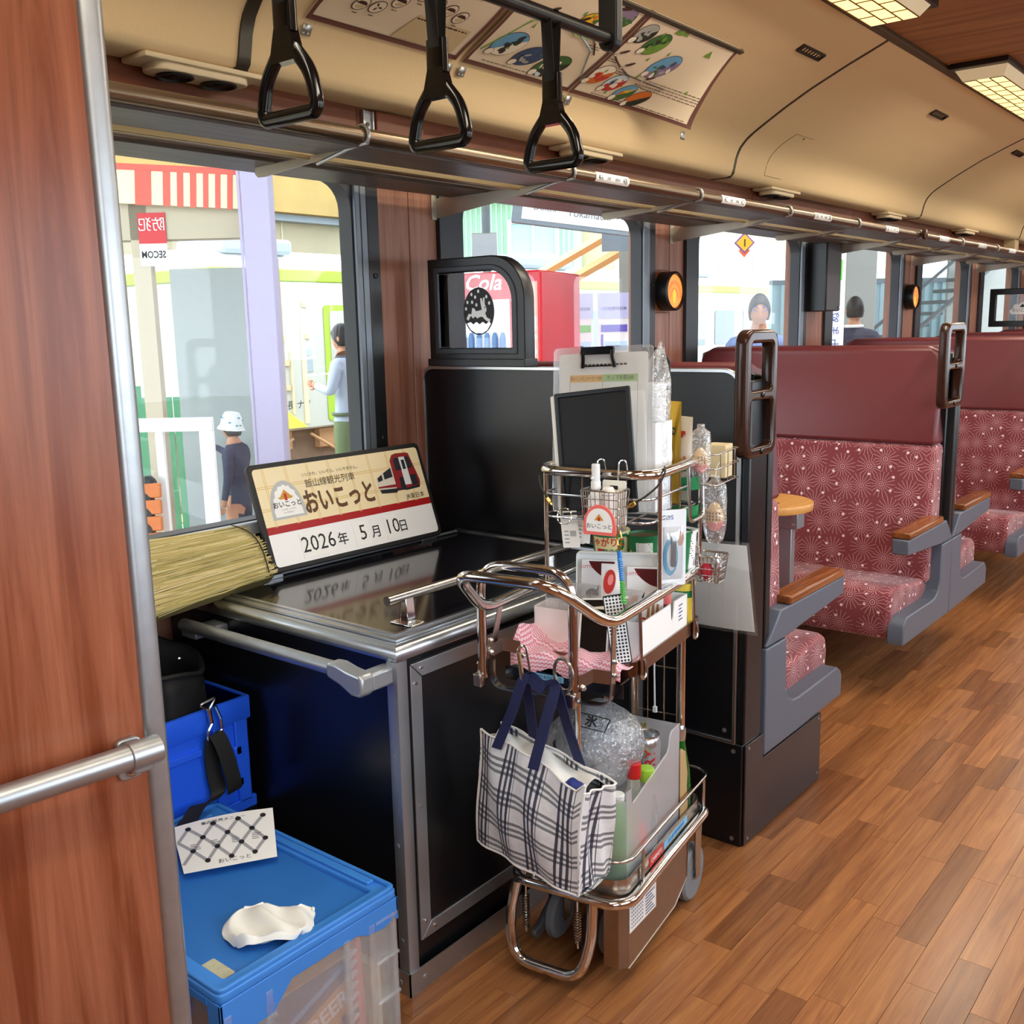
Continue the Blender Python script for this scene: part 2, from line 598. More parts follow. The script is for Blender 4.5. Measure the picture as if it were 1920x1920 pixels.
for i in range(nx):
    x = -1.36 + i * PW
    y = 1.0 - rnd.random() * .4
    while y < 11.5:
        k = rnd.randrange(4)
        spots.append((x, y, k))
        y += PL[k]
def seen(x, y):
    # roughly the wedge of floor in view, nearest first
    dx, dy = x + PW / 2, y + .15
    if dy < .9: return 99
    fx = -.631 * dx * -1 + .776 * dy * -1
    d = math.hypot(dx, dy)
    ang = math.degrees(math.atan2(-dx, dy))       # 0 = along the car, + = to the wall
    return d if 8 < ang < 68 and (x > -1.10 or y < 2.3) else 50 + d
spots.sort(key=lambda s: seen(s[0], s[1]))
for n, (x, y, k) in enumerate(spots):
    if n < 298:
        o = D.objects.new('plank', pm[k]); COL.objects.link(o)
        o.parent = floor; o.location = (x, y, 0)
    else:
        q = plank_mesh(PL[k], PW)
        rest.add([v + Vector((x, y, 0)) for v in q.v], q.f)
o = struct('far_planks', rest, 'floor_wood', floor, smooth=0); o['kind'] = 'stuff'
b = MB(); b.box(WX, -1.36, Y0, Y1, -.004, 0); b.box(-1.36, XR, Y0, 1.0 - .4, -.004, -.0005)
struct('floor_edge', b, 'floor_wood', floor, smooth=0)

# wall with windows (openings cut by building round them)
ZS, ZT = .874, 1.752
def wall_with_windows(name, x0, x1, mat):
    m = MB()
    m.box(x0, x1, Y0, Y1, -.08, ZS - .04)
    m.box(x0, x1, Y0, Y1, ZT + .03, 2.0)
    e = [Y0] + [v for w in WIN for v in (w - .09, w + WL + .092)] + [Y1]
    for i in range(0, len(e), 2):
        if e[i + 1] > e[i]: m.box(x0, x1, e[i], e[i + 1], ZS - .04, ZT + .03)
    return struct(name, m, mat, smooth=0)
wall_left = wall_with_windows('wall_left', WX - .09, WX, 'pillar_wood')
wall_right = wall_with_windows('wall_right', XR, XR + .09, 'pillar_wood')
b = MB(); b.box(WX - .09, XR + .09, Y1, Y1 + .1, -.08, 2.5); struct('wall_far', b, 'pillar_wood', smooth=0)
b = MB(); b.box(WX - .09, XR + .09, Y0 - .1, Y0, -.08, 2.5); struct('wall_near', b, 'pillar_wood', smooth=0)
# pilaster panels between the windows: two boards each, with a joint
for i in range(len(WIN) - 1):
    a, c = WIN[i] + WL + .098, WIN[i + 1] - .105
    j = a + (c - a) * .55
    for y0, y1 in ((a, j - .0012), (j + .0012, c)):
        b = MB(); b.box(WX, WX + .012, y0, y1, 0.0, 1.95)
        struct('wood_panel', b, 'pillar_wood', wall_left, bevel=.003)
# wood frieze above the rack, in boards
y = Y0
for L in (1.55 - .75 + 1.6, 1.2, 1.2, 1.25, 1.25, 1.25, 1.25, 1.25, 2.95):
    b = MB(); b.box(WX, WX + .014, y + .001, min(y + L, Y1) - .001, 1.76, 1.953)
    struct('frieze_board', b, 'strip_wood', wall_left)
    y += L
    if y > Y1: break
# windows
for k, w in enumerate(WIN):
    for side in (0, 1):
        if side == 0:
            T = Matrix(((0, 0, 1, WX + .002), (1, 0, 0, 0), (0, 1, 0, 0), (0, 0, 0, 1)))
            xp = WX - .016
        else:
            T = Matrix(((0, 0, 1, XR - .002), (1, 0, 0, 0), (0, 1, 0, 0), (0, 0, 0, 1)))
            xp = XR + .016
        m = MB()
        m.plate([rrect(w - .105, w + WL + .10, ZS - .085, ZT + .06, .012, 2), rrect(w, w + WL, ZS, ZT, .075, 6)[::-1]], .05, 0, T)
        root = struct('window_%d' % (k + 1 + 8 * side), m, 'frame_dark', smooth=30)
        sx = 1 if side == 0 else -1
        xa = (WX + .027) if side == 0 else (XR - .027)
        m = MB()
        m.box(*sorted((xa, xa + sx * .012)), w + WL + .006, w + WL + .024, ZS - .08, ZT + .09)
        m.box(*sorted((xa, xa + sx * .008)), w + WL + .030, w + WL + .052, ZS - .08, ZT + .09)
        struct('sash_rail', m, 'frame_grey', root, bevel=.002)
        m = MB(); m.box(*sorted((xa, xa + sx * .004)), w + WL + .056, w + WL + .10, ZS - .08, ZT + .055)
        struct('cover_strip', m, 'black_satin', root, bevel=.001)
        m = MB()
        m.box(*sorted((xa, xa + sx * .02)), w - .02, w + WL + .02, ZS - .036, ZS - .003)
        struct('window_sill', m, M('sill_light', '#cfd2d6', .4), root, bevel=.003)
        m = MB(); m.box(xp - .003, xp + .003, w - .04, w + WL + .04, ZS - .04, ZT + .04)
        struct('pane', m, 'glass', root, smooth=0)
        if side == 0 and 0 < k < 7:
            for zz in (1.04, 1.50):
                m = MB(); m.lathe([(.007, 0), (.007, .004), (.003, .006), (0, .006)], Matrix(((0, 0, 1, xa + .004), (1, 0, 0, w + WL + .078), (0, 1, 0, zz), (0, 0, 0, 1))), 8)
                struct('screw', m, 'black_satin', root)

# ceiling: curved cloth panels, bay by bay, and the flat wooden middle
PROF = [(-2.16, 1.953), (-2.10, 1.953), (-2.055, 1.954), (-2.043, 1.962), (-2.036, 1.99), (-2.026, 2.035), (-2.01, 2.068), (-1.985, 2.096),
        (-1.955, 2.118), (-1.90, 2.151), (-1.82, 2.197), (-1.71, 2.254), (-1.56, 2.320), (-1.405, 2.383)]
def ceil_pt(t):
    """t = 0 at the ridge strip, 1 at the cornice, along the curve"""
    P = PROF[::-1]
    ds = [0]
    for a, c in zip(P, P[1:]): ds.append(ds[-1] + math.hypot(c[0] - a[0], c[1] - a[1]))
    L = t * ds[-1]
    for i in range(len(P) - 1):
        if L <= ds[i + 1] or i == len(P) - 2:
            k = (L - ds[i]) / (ds[i + 1] - ds[i])
            return P[i][0] + (P[i + 1][0] - P[i][0]) * k, P[i][1] + (P[i + 1][1] - P[i][1]) * k
def ceil_n(t):
    x, z = ceil_pt(max(0, t - .004)); x2, z2 = ceil_pt(min(1, t + .004))
    n = Vector((z2 - z, 0, -(x2 - x))).normalized()          # points into the car
    return n if n.x > 0 and n.z < .2 or n.z < 0 else -n
CEN = (WX + XR) / 2
b = MB()
b.box(WX - .09, XR + .09, Y0, Y1, 2.47, 2.55)
b.box(WX - .09, WX, Y0, Y1, 2.0, 2.47); b.box(XR, XR + .09, Y0, Y1, 2.0, 2.47)
ceiling = struct('ceiling', b, M('roof_dark', '#3a2c20', .8), smooth=0)
SEAM = [-3.44 + 2.0, 1.553, 4.039, 6.548, 9.05, Y1]
for mir in (0, 1):
    for a, c in zip(SEAM, SEAM[1:]):
        m = MB()
        pr = PROF + [(PROF[-1][0] - .01, PROF[-1][1] + .05), (-2.16, 2.3)]
        def mx(x): return 2 * CEN - x if mir else x
        m.slab(lambda u, v: (mx(ceil_pt(1 - u)[0]), a + .004 + (c - a - .008) * v, ceil_pt(1 - u)[1]), 40, 2, -.012 if not mir else .012)
        struct('ceiling_panel', m, 'ceiling_cloth', ceiling, smooth=60)
    # joint strips
    for y in SEAM[1:-1]:
        hw = .017 if y < 2 else .0075
        def jp(u, v):
            t = 1 - u; x, z = ceil_pt(t); n = ceil_n(t) * (.006 if hw > .01 else .0025)
            return (mx(x + n.x), y - hw + 2 * hw * v, z + n.z)
        m = MB(); m.slab(jp, 44, 1, -.008 if not mir else .008)
        struct('joint_strip', m, M('joint_metal', '#4d473f', .35, .7), ceiling, smooth=60)
xs0, xs1 = PROF[-1][0], 2 * CEN - PROF[-1][0]
wy = [Y0, 1.0, 2.24, 3.42, 4.62, 5.85, 7.1, 8.35, 9.6, 10.9, Y1]
for a, c in zip(wy, wy[1:]):
    m = MB(); m.box(xs0 + .03, xs1 - .03, a + .004, c - .004, 2.392, 2.41)
    struct('wood_ceiling_board', m, 'ceiling_wood', ceiling, bevel=.003)
m = MB(); m.box(xs0 - .006, xs0 + .03, Y0, Y1, 2.376, 2.40); m.box(xs1 - .03, xs1 + .006, Y0, Y1, 2.376, 2.40)
struct('ridge_strip', m, M('ridge_brown', '#4a3626', .45), ceiling, bevel=.003)
m = MB(); m.box(WX + .012, WX + .10, 9.0, 9.12, 1.80, 1.953)
struct('cornice_block', m, M('cornice_cream', '#cdb58b', .6), ceiling, bevel=.004)
m = MB(); m.box(xs0, xs1, Y0, Y1, 2.41, 2.42); struct('ceiling_back', m, M('roof_dark2', '#2a2018', .8), ceiling)
# access hatch outlined on the curve
m = MB()
def hatch(t, y): x, z = ceil_pt(t); return (x, y, z - .0015)
m.tube([hatch(.60, 4.55)] + [hatch(.60, 4.36)] + [hatch(.60 + .24 * i / 10, 4.36 - .03 * math.sin(i / 10 * 1.57)) for i in range(1, 11)], .0012, seg=5)
m.tube([hatch(.84, 4.33), hatch(.84, 4.5)], .0012, seg=5)
m.ell(hatch(.615, 4.46), (.006, .006, .004), seg=8)
struct('hatch_outline', m, M('hatch_line', '#8a7350', .5), ceiling)

# left partition with rounded aluminium end post and hand rail
TP = TR(-1.2, .706, 0) @ RZ(-5.2)
b = MB(); b.box(-.045, 0, -2.1, -.012, 0, 2.36)
wp = struct('wall_partition', MB().add([TP @ v for v in b.v], b.f), 'panel_wood', smooth=0)
m = MB(); m.prism(rrect(-.058, .006, -.030, .006, (.006, .012, .014, .014), 5), 0, 2.36, TP)
struct('end_post', m, 'alu_worn', wp, smooth=40)
m = MB(); m.prism(rrect(-.060, -.050, -.2, -.03, .002, 2), 0, 2.36, TP)
struct('cover_strip', m, 'alu_matt', wp)
h = Thing('hand_rail', 'satin metal hand rail on the reddish wood partition beside the doorway post', 'handrail', (.05, -.03, .80), TP)
m = MB(); m.tube([(.052, -.06, .815), (.052, -1.3, .815)], .0165, seg=16)
h.part('bar', m, 'alu_worn')
m = MB()
m.tube(fil([(.052, -.075, .815), (.052, -.032, .815)], .01), .0185, seg=16)
m.prism(rrect(.0, .052, -.072, -.036, (.004, .012, .012, .004), 4), .788, .806, TR(0, 0, 0))
m.prism(rrect(-.072, -.036, .765, .822, .010, 4), .0005, .010, axis='x')
h.part('bracket', m, 'alu_worn', bevel=.002)
m = MB(); m.lathe([(.008, 0), (.008, .003), (.004, .005), (0, .004)], frame((.0105, -.054, .777), (0, 1, 0), (0, 0, 1)), 10)
h.part('screw', m, 'steel_dull')
# ================================================================== FIXTURES
# ---- ceiling lamps
def lamp(y0, mir, label):
    xa, xb = -1.365, -1.135
    s = (lambda x: 2 * CEN - x) if mir else (lambda x: x)
    t = Thing('ceiling_lamp', label, 'lamp', (s(-1.25), y0 + .78, 2.39), I4, 'ceiling lamps')
    m = MB(); m.box(*sorted((s(xa), s(xb))), y0, y0 + 1.56, 2.370, 2.395)
    t.part('base', m, 'black_satin', bevel=.004)
    def rim(x0, x1, y0_, y1_, z): return [(s(x0), y0_, z), (s(x1), y0_, z), (s(x1), y1_, z), (s(x0), y1_, z)]
    m = MB()
    z0, z1 = 2.370, 2.330
    A = rim(xa + .012, xb - .012, y0 + .045, y0 + 1.515, z0)
    B = rim(xa + .035, xb - .035, y0 + .085, y0 + 1.475, z1)
    m.add(A + B, [(0, 1, 5, 4), (1, 2, 6, 5), (2, 3, 7, 6), (3, 0, 4, 7)] if not mir else [(4, 5, 1, 0), (5, 6, 2, 1), (6, 7, 3, 2), (7, 4, 0, 3)])
    t.part('shade_side', m, 'lamp_side', smooth=0)
    m = MB(); m.add(B, [(3, 2, 1, 0)] if not mir else [(0, 1, 2, 3)])
    t.part('diffuser', m, 'lamp_face', smooth=0)
    m = MB()
    w = .0022
    xs = [xa + .035 + (xb - xa - .07) * i / 3 for i in range(4)]
    ys, L = y0 + .085, 1.39
    for i in (0, 1, 2, 3): m.box(*sorted((s(xs[i]) - w, s(xs[i]) + w)), ys, ys + L, z1 - .002, z1)
    for r in range(3):
        n = 12
        for k in range(n + 1):
            yy = ys + L * (k + (.5 if r % 2 else 0)) / n
            if yy < ys + L: m.box(*sorted((s(xs[r]), s(xs[r + 1]))), yy - w, yy + w, z1 - .002, z1)
    t.part('lattice', m, M('lattice', '#8a5a20', .6), smooth=0)
    ld = D.lights.new('lamp_light', 'AREA')
    ld.shape = 'RECTANGLE'; ld.size = .14; ld.size_y = 1.35
    ld.energy = LAMP_WATT; ld.color = (1, .90, .74)
    lo = D.objects.new('lamp_light', ld); COL.objects.link(lo)
    lo.parent = t.e; lo.location = (0, 0, -.064)
m_, nt_, b_ = new_mat('lamp_face')
b_.inputs['Base Color'].default_value = lin('#fff0c0'); b_.inputs['Emission Color'].default_value = (1, .80, .33, 1); b_.inputs['Emission Strength'].default_value = LAMP_GLOW * .55
m_, nt_, b_ = new_mat('lamp_side')
b_.inputs['Base Color'].default_value = lin('#e8ddc4'); b_.inputs['Emission Color'].default_value = (1, .80, .45, 1); b_.inputs['Emission Strength'].default_value = .25
for k in range(-1, 4):
    y0 = 2.155 + 2.49 * k
    if 0 <= k <= 1: lab = ['yellow lattice ceiling lamp at the top edge of the photo', 'yellow lattice ceiling lamp with a black base, at the right edge of the photo'][k]
    else: lab = 'yellow lattice ceiling lamp of the left ridge row, %s one counting from the camera' % ['', '', 'fourth', 'fifth', 'first'][k]
    lamp(y0, 0, lab)
    lamp(y0, 1, 'yellow lattice ceiling lamp of the right-hand ridge row, %s one counting from the near end' % ['first', 'second', 'third', 'fourth', 'fifth'][k + 1])

# ---- blowers on the cornice, vent slots on the slope
for i, (y, lab) in enumerate([(1.46, 'nearest cream twin blower vent on the cornice, above the straw'), (3.03, 'cream twin blower vent behind the farthest hanging strap'), (4.59, 'cream twin blower vent above the third window'),
                              (6.13, 'cream twin blower vent above the fourth window'), (7.70, 'farthest small cream twin blower vent on the cornice')]):
    t = Thing('blower_vent', lab, 'vent', (-2.09, y, 1.953), I4, 'cornice blower vents')
    m = MB(); m.plate([rrect(y - .16, y + .16, -.055, .045, .006, 2)], .012, .003, Matrix(((0, 1, 0, -2.088), (1, 0, 0, 0), (0, 0, -1, 1.946), (0, 0, 0, 1))))
    m.plate([rrect(y - .125, y + .125, -.048, .036, .03, 5)], .02, .005, Matrix(((0, 1, 0, -2.088), (1, 0, 0, 0), (0, 0, -1, 1.933), (0, 0, 0, 1))))
    pl = t.part('plate', m, 'vent_cream')
    for d in (-.058, .058):
        m = MB(); m.lathe([(.041, 0), (.043, -.004), (.037, -.006), (.034, .002), (.012, .006), (.012, -.004), (0, -.006)], TR(-2.094, y + d, 1.9225), 20)
        t.part('nozzle', m, 'black_rubber')
for y, lab in [(3.727, 'nearest black vent slot on the sloping ceiling'), (5.263, 'second black vent slot on the sloping ceiling'), (6.83, 'farthest small black vent slot on the sloping ceiling')]:
    t = Thing('vent_slot', lab, 'vent', (-1.58, y, 2.31), I4, 'ceiling vent slots')
    F = frame((-1.582, y, 2.3115), (0, 1, 0), (-.555 / .616, 0, -.267 / .616))
    m = MB(); m.plate([rrect(-.10, .10, -.018, .018, .003, 2), rrect(-.09, .09, -.010, .010, .002, 2)[::-1]], .016, 0, F)
    t.part('bezel', m, 'black_satin')
    m = MB()
    for k in range(-3, 4): m.box(k * .025 - .001, k * .025 + .001, -.010, .010, -.005, .004, F)
    m.box(-.09, .09, -.010, .010, .002, .005, F)
    t.part('grille', m, 'black_rubber', smooth=0)

# ---- hanging straps on their rail
t = Thing('strap_rail', 'black tube rail with a flat end post, carrying the hanging straps', 'rail', (-1.2, .6, 1.92))
m = MB(); m.tube([(-1.2, -1.0, 1.92), (-1.2, 1.835, 1.92)], .0135, seg=16)
t.part('rail', m, 'black_satin')
for y in (-.9, 1.825):
    m = MB(); m.prism(rrect(-1.222, -1.178, 1.895, 2.40, (.02, .02, 0, 0), 5), y - .012, y + .012, axis='y')
    t.part('post', m, 'black_satin', bevel=.003)
for i, (y, lab) in enumerate([(.99, 'nearest black triangular hanging strap, left of the poster'), (1.306, 'middle black triangular hanging strap before the first poster'), (1.624, 'third black triangular hanging strap, right under the rail end')]):
    t = Thing('hanging_strap', lab, 'strap', (-1.2, y, 1.646), RZ(0), 'hanging straps')
    c = (-1.2, y)
    zt = 1.819
    zb = zt - .052
    m = MB()
    for s in (-1, 1):
        m.slab(lambda u, v, s=s: (c[0] + (u - .5) * .024, c[1] + s * (.0155 * (1 - v) + .004 * v), 1.915 - (1.915 - zb) * v), 1, 4, .0015)
    m.slab(lambda u, v: (c[0] + (u - .5) * .024, c[1] + .0155 * math.cos(PI * v), 1.915 + .0155 * math.sin(PI * v)), 1, 8, .0015)
    t.part('webbing', m, 'strap_black', smooth=50)
    m = MB(); m.prism(rrect(c[0] - .021, c[0] + .021, c[1] - .0085, c[1] + .0085, .007, 4), zb, zt)
    t.part('sleeve', m, 'black_gloss')
    m = MB()
    z0 = 1.646 + .009
    pts = fil([(c[0] - .056, c[1], z0), (c[0] + .056, c[1], z0), (c[0] + .060, c[1], z0 + .012), (c[0] + .048, c[1], z0 + .055), (c[0] + .012, c[1], zb - .018), (c[0] - .012, c[1], zb - .018), (c[0] - .048, c[1], z0 + .055), (c[0] - .060, c[1], z0 + .012)], .018, 4, True)
    m.tube(pts, .0092, True, 12, flat=1.25)
    m.prism([(c[0] - .030, zb - .040), (c[0] + .030, zb - .040), (c[0] + .016, zb + .006), (c[0] - .016, zb + .006)], c[1] - .009, c[1] + .009, axis='y')
    t.part('ring_handle', m, 'black_gloss', smooth=50)

# ---- luggage rack
t = Thing('luggage_rack', 'long bronze luggage rack with dark boards over the windows', 'rack', (-1.9, 4.5, 1.70))
ya, yb = -1.5, 12.0
m = MB(); m.tube([(-1.652, ya, 1.757), (-1.652, yb, 1.757)], .0165, seg=16)
t.part('front_rail', m, 'bronze')
m = MB(); m.box(-1.668, -1.660, ya, yb, 1.735, 1.772); m.box(-1.80, -1.664, ya, yb, 1.735, 1.745)
t.part('front_board', m, 'rack_metal', bevel=.002)
m = MB(); m.box(-1.832, -1.82, ya, yb, 1.728, 1.75)
t.part('trim_strip', m, M('trim_bronze', '#a58f68', .4, .8), bevel=.002)
m = MB(); m.box(-1.925, -1.835, ya, yb, 1.742, 1.752)
t.part('middle_board', m, M('rack_brown', '#6b5238', .45, .5), bevel=.002)
m = MB(); m.box(-2.09, -1.935, ya, yb, 1.733, 1.745)
t.part('rear_board', m, 'rack_metal', bevel=.002)
for i, y in enumerate([-.7, .80, 1.553, 2.308, 3.019, 3.72, 4.43, 5.27, 6.0, 6.75, 7.5, 8.25, 9.0, 9.8]):
    m = MB()
    hw = .0022
    if i in (3, 5, 7, 9, 11, 13):
        m.prism([(-2.145, 1.735), (-1.935, 1.735), (-1.80, 1.737), (-1.69, 1.744), (-1.69, 1.737), (-1.80, 1.715), (-2.145, 1.676)], y - hw, y + hw, axis='y')
        m.box(-2.148, -2.143, y - .022, y + .008, 1.672, 1.757)
    else:
        m.prism([(-2.02, 1.733), (-1.80, 1.737), (-1.69, 1.744), (-1.69, 1.738), (-1.80, 1.722), (-1.99, 1.708), (-2.012, 1.709), (-2.022, 1.717)], y - hw, y + hw, axis='y')
    br = t.part('bracket', m, M('rack_cream', '#b5ad9e', .4, .4), bevel=.001)
    m = MB()
    hook = [(-1.80, y, 1.716), (-1.69, y, 1.737), (-1.632, y, 1.742)] + [(-1.652 + .0215 * math.cos(a), y, 1.757 + .0215 * math.sin(a)) for a in [x * PI / 6 for x in range(-2, 6)]]
    m.tube(fil(hook, .01, 2), .0042, seg=8)
    t.part('hook', m, 'alu_worn', under=br)
    if i == 7:
        m = MB(); m.lathe([(0, -.004), (.024, -.004), (.026, 0), (.024, .012), (0, .014)], frame((-1.625, y, 1.757), (0, 1, 0), (0, 0, 1)), 16)
        t.part('end_cap', m, 'handle_wood', under=br)
for i, (y, a, bb) in enumerate([(2.50, '4A', '4B'), (3.25, '4C', '4D'), (4.03, '3A', '3B'), (4.85, '3C', '3D'), (5.66, '2A', '2B'), (6.4, '2C', '2D'), (7.1, '1A', '1B')]):
    F = lambda x, z: (-1.652 + .0172 * math.cos(x), z, 1.757 + .0172 * math.sin(x))
    m = MB(); m.slab(lambda u, v: F(-.9 + 1.7 * v, y - .085 + .17 * u), 1, 6, .0006)
    nn = len(m.v)
    pl = t.part('seat_number', m, 'white')
    m = MB()
    for tx, dx, s in ((a, -.062, .022), (bb, .062, .022), ('窓側', -.022, .009), ('通路側', .022, .009)):
        m.text(tx, s, TR(dx, 0, 0))
    m.remap(lambda v: (-1.652 + .0178 * math.cos(-.1 + v.y / .0172), y + v.x, 1.757 + .0178 * math.sin(-.1 + v.y / .0172)))
    t.part('lettering', m, 'ink', under=pl, smooth=0)

# ---- steel bracket plate on the frieze
m = MB(); m.box(WX + .014, WX + .02, 2.015, 2.055, 1.79, 1.945); m.box(WX + .02, WX + .026, 2.015, 2.02, 1.79, 1.945); m.box(WX + .02, WX + .026, 2.05, 2.055, 1.79, 1.945)
t = Thing('wall_bracket', 'small silver slotted bracket on the wood frieze above the rack', 'bracket', (WX + .014, 2.035, 1.79))
t.part('plate', m, 'alu_matt', smooth=0)
m = MB()
for z in (1.83, 1.87, 1.91): m.lathe([(.006, 0), (.006, .003), (0, .003)], frame((WX + .0202, 2.035, z), (0, 1, 0), (0, 0, 1)), 8)
t.part('rivets', m, 'black_satin')
m = MB(); m.box(WX + .014, WX + .03, 2.06, 2.25, 1.77, 1.95)
struct('frieze_block', m, 'strip_wood', wall_left, bevel=.004)

# ---- round wall lamps
def round_lamp(y, z, lab):
    t = Thing('round_wall_lamp', lab, 'lamp', (WX + .012, y, z - .085), I4, 'round wall lamps')
    F = frame((WX + .012, y, z), (0, 1, 0), (0, 0, 1))
    m = MB(); m.plate([rrect(-.09, .07, -.085, .085, .02, 4)], .012, .003, F @ TR(-.01, 0, .006))
    t.part('mount_plate', m, M('lamp_mount', '#7a4420', .4))
    m = MB(); m.lathe([(.078, 0), (.078, .055), (.070, .060), (.066, .052), (.066, .03)], F @ TR(0, 0, .012), 32)
    t.part('drum', m, 'black_satin')
    m = MB(); m.lathe([(.0665, .048), (.0, .0485)], F @ TR(0, 0, .012), 32)
    sh = t.part('shade', m, 'amber')
    m = MB()
    for r, w, s in ((.052, .012, 0), (.030, .010, 1)):
        m.add([(r_ * math.cos(a), -.03 + r_ * 1.25 * math.sin(a), 0) for a in [PI * i / 14 for i in range(15)] for r_ in (r - w / 2, r + w / 2)], [(2 * i, 2 * i + 1, 2 * i + 3, 2 * i + 2) for i in range(14)], F @ TR(0, 0, .0615))
    t.part('painted_arches', m, 'amber_dim', under=sh, smooth=0)
    m = MB(); m.flat(ell2(0, -.02, .012, .028, 16), 0, F @ TR(0, 0, .0617))
    t.part('bright_core', m, 'amber_core', under=sh, smooth=0)
for nme, c, s in (('amber', (1, .33, .06, 1), .75), ('amber_dim', (1, .26, .05, 1), .42), ('amber_core', (1, .42, .02, 1), 1.3)):
    m_, nt_, b_ = new_mat(nme)
    b_.inputs['Base Color'].default_value = lin('#e08838'); b_.inputs['Emission Color'].default_value = c; b_.inputs['Emission Strength'].default_value = s
round_lamp(3.635, 1.478, 'nearer round orange wall lamp, on the pillar right of the second window')
round_lamp(6.66, 1.483, 'farther round orange wall lamp, on the pillar past the fourth window')

# ---- black cabinet hung between third and fourth window
t = Thing('wall_cabinet', 'tall black box cabinet on the pillar before the fourth window', 'cabinet', (WX + .06, 5.11, 1.40))
m = MB(); m.box(WX + .027, WX + .13, 5.06, 5.25, 1.395, 1.74)
t.part('body', m, 'black_satin', bevel=.004)
m = MB(); m.box(WX + .13, WX + .135, 5.065, 5.245, 1.40, 1.735)
t.part('door', m, M('dark_brown_grey', '#3a3432', .4), bevel=.002)
m = MB(); m.lathe([(.006, 0), (.006, .006), (0, .006)], frame((WX + .135, 5.22, 1.415), (0, 1, 0), (0, 0, 1)), 8)
t.part('lock', m, 'steel_dull')

# ---- posters hung on the ceiling slope
def poster_map(y0, y1, curl=0.0, lift=.004):
    def f(s, t, h=0.0):
        t2 = .315 + t * .400
        x, z = ceil_pt(t2)
        x2, z2 = ceil_pt(min(1, t2 + .01))
        n = Vector((z2 - z, 0, -(x2 - x))).normalized()
        if n.z > 0: n = -n
        sag = .020 * math.sin(PI * min(1, t * 1.0)) * .6
        p = Vector((x, y0 + (y1 - y0) * s, z)) + n * (lift + sag + h)
        if curl:
            k = max(0, s - .55) / .45
            k = k ** 2.2 * t ** 1.6
            p += Vector((.13, -.01, -.06)) * k * curl
        return p
    return f
WIDE = .36
def poster(name, label, y0, y1, curl, art):
    t = Thing(name, label, 'poster', ((-1.85), (y0 + y1) / 2, 2.10), I4)
    f = poster_map(y0, y1, curl)
    m = MB(); m.slab(lambda u, v: f(1 - u, v), 44, 24, -.0012)
    t.part('sheet', m, 'poster_paper', smooth=60)
    m = MB()
    for a, b_, c, d in ((0, .022, 0, 1), (.978, 1, 0, 1), (0, 1, .955, 1)):
        m.grid(lambda u, v: f(a + (b_ - a) * u, c + (d - c) * v, .0035), 44, 24)
    t.part('border', m, M('poster_brown', '#6b4038', .5), smooth=0)
    W, H = (y1 - y0), WIDE
    for nm, mat, mbs in art(W, H):
        mbs.remap(lambda v: f(min(1, max(0, v.x / W)), min(1, max(0, 1 - v.y / H)), .0030 + v.z))
        t.part(nm, mbs, mat, smooth=0, kind='stuff')
    for s in (.03, .97):
        m = MB()
        for k in (0,):
            p = f(s, 1.035, .002); q = f(s, 1.115, .002); w = .014
            m.add([p + Vector((0, -w, 0)), p + Vector((0, w, 0)), q + Vector((0, w, 0)), q + Vector((0, -w, 0))], [(0, 1, 2, 3)])
            for d in (-.007, .007): m.ell(f(s, 1.10, .002) + Vector((0, d, 0)), (.005, .005, .005), seg=8)
        o = t.part('clip', m, 'alu_worn'); md = o.modifiers.new('thick', 'SOLIDIFY'); md.thickness = .002
M('poster_paper', '#efdcc0', .4)
M('p_brown', '#4a2824', .6); M('p_tan', '#b99a6a', .6); M('p_text', '#6b5648', .6)
def egg(m, cx, cy, rx, ry, rot=.5, n=18, z=0): m.flat(ell2(cx, cy, rx, ry, n, rot), z)
def lines(m, x0, x1, y, dy, n, th, r):
    for i in range(n):
        x = x0
        while x < x1:
            w = r.uniform(.006, .02)
            m.flat([(x, y - i * dy), (min(x + w, x1), y - i * dy), (min(x + w, x1), y - i * dy + th), (x, y - i * dy + th)], .0001)
            x += w + r.uniform(.002, .005)
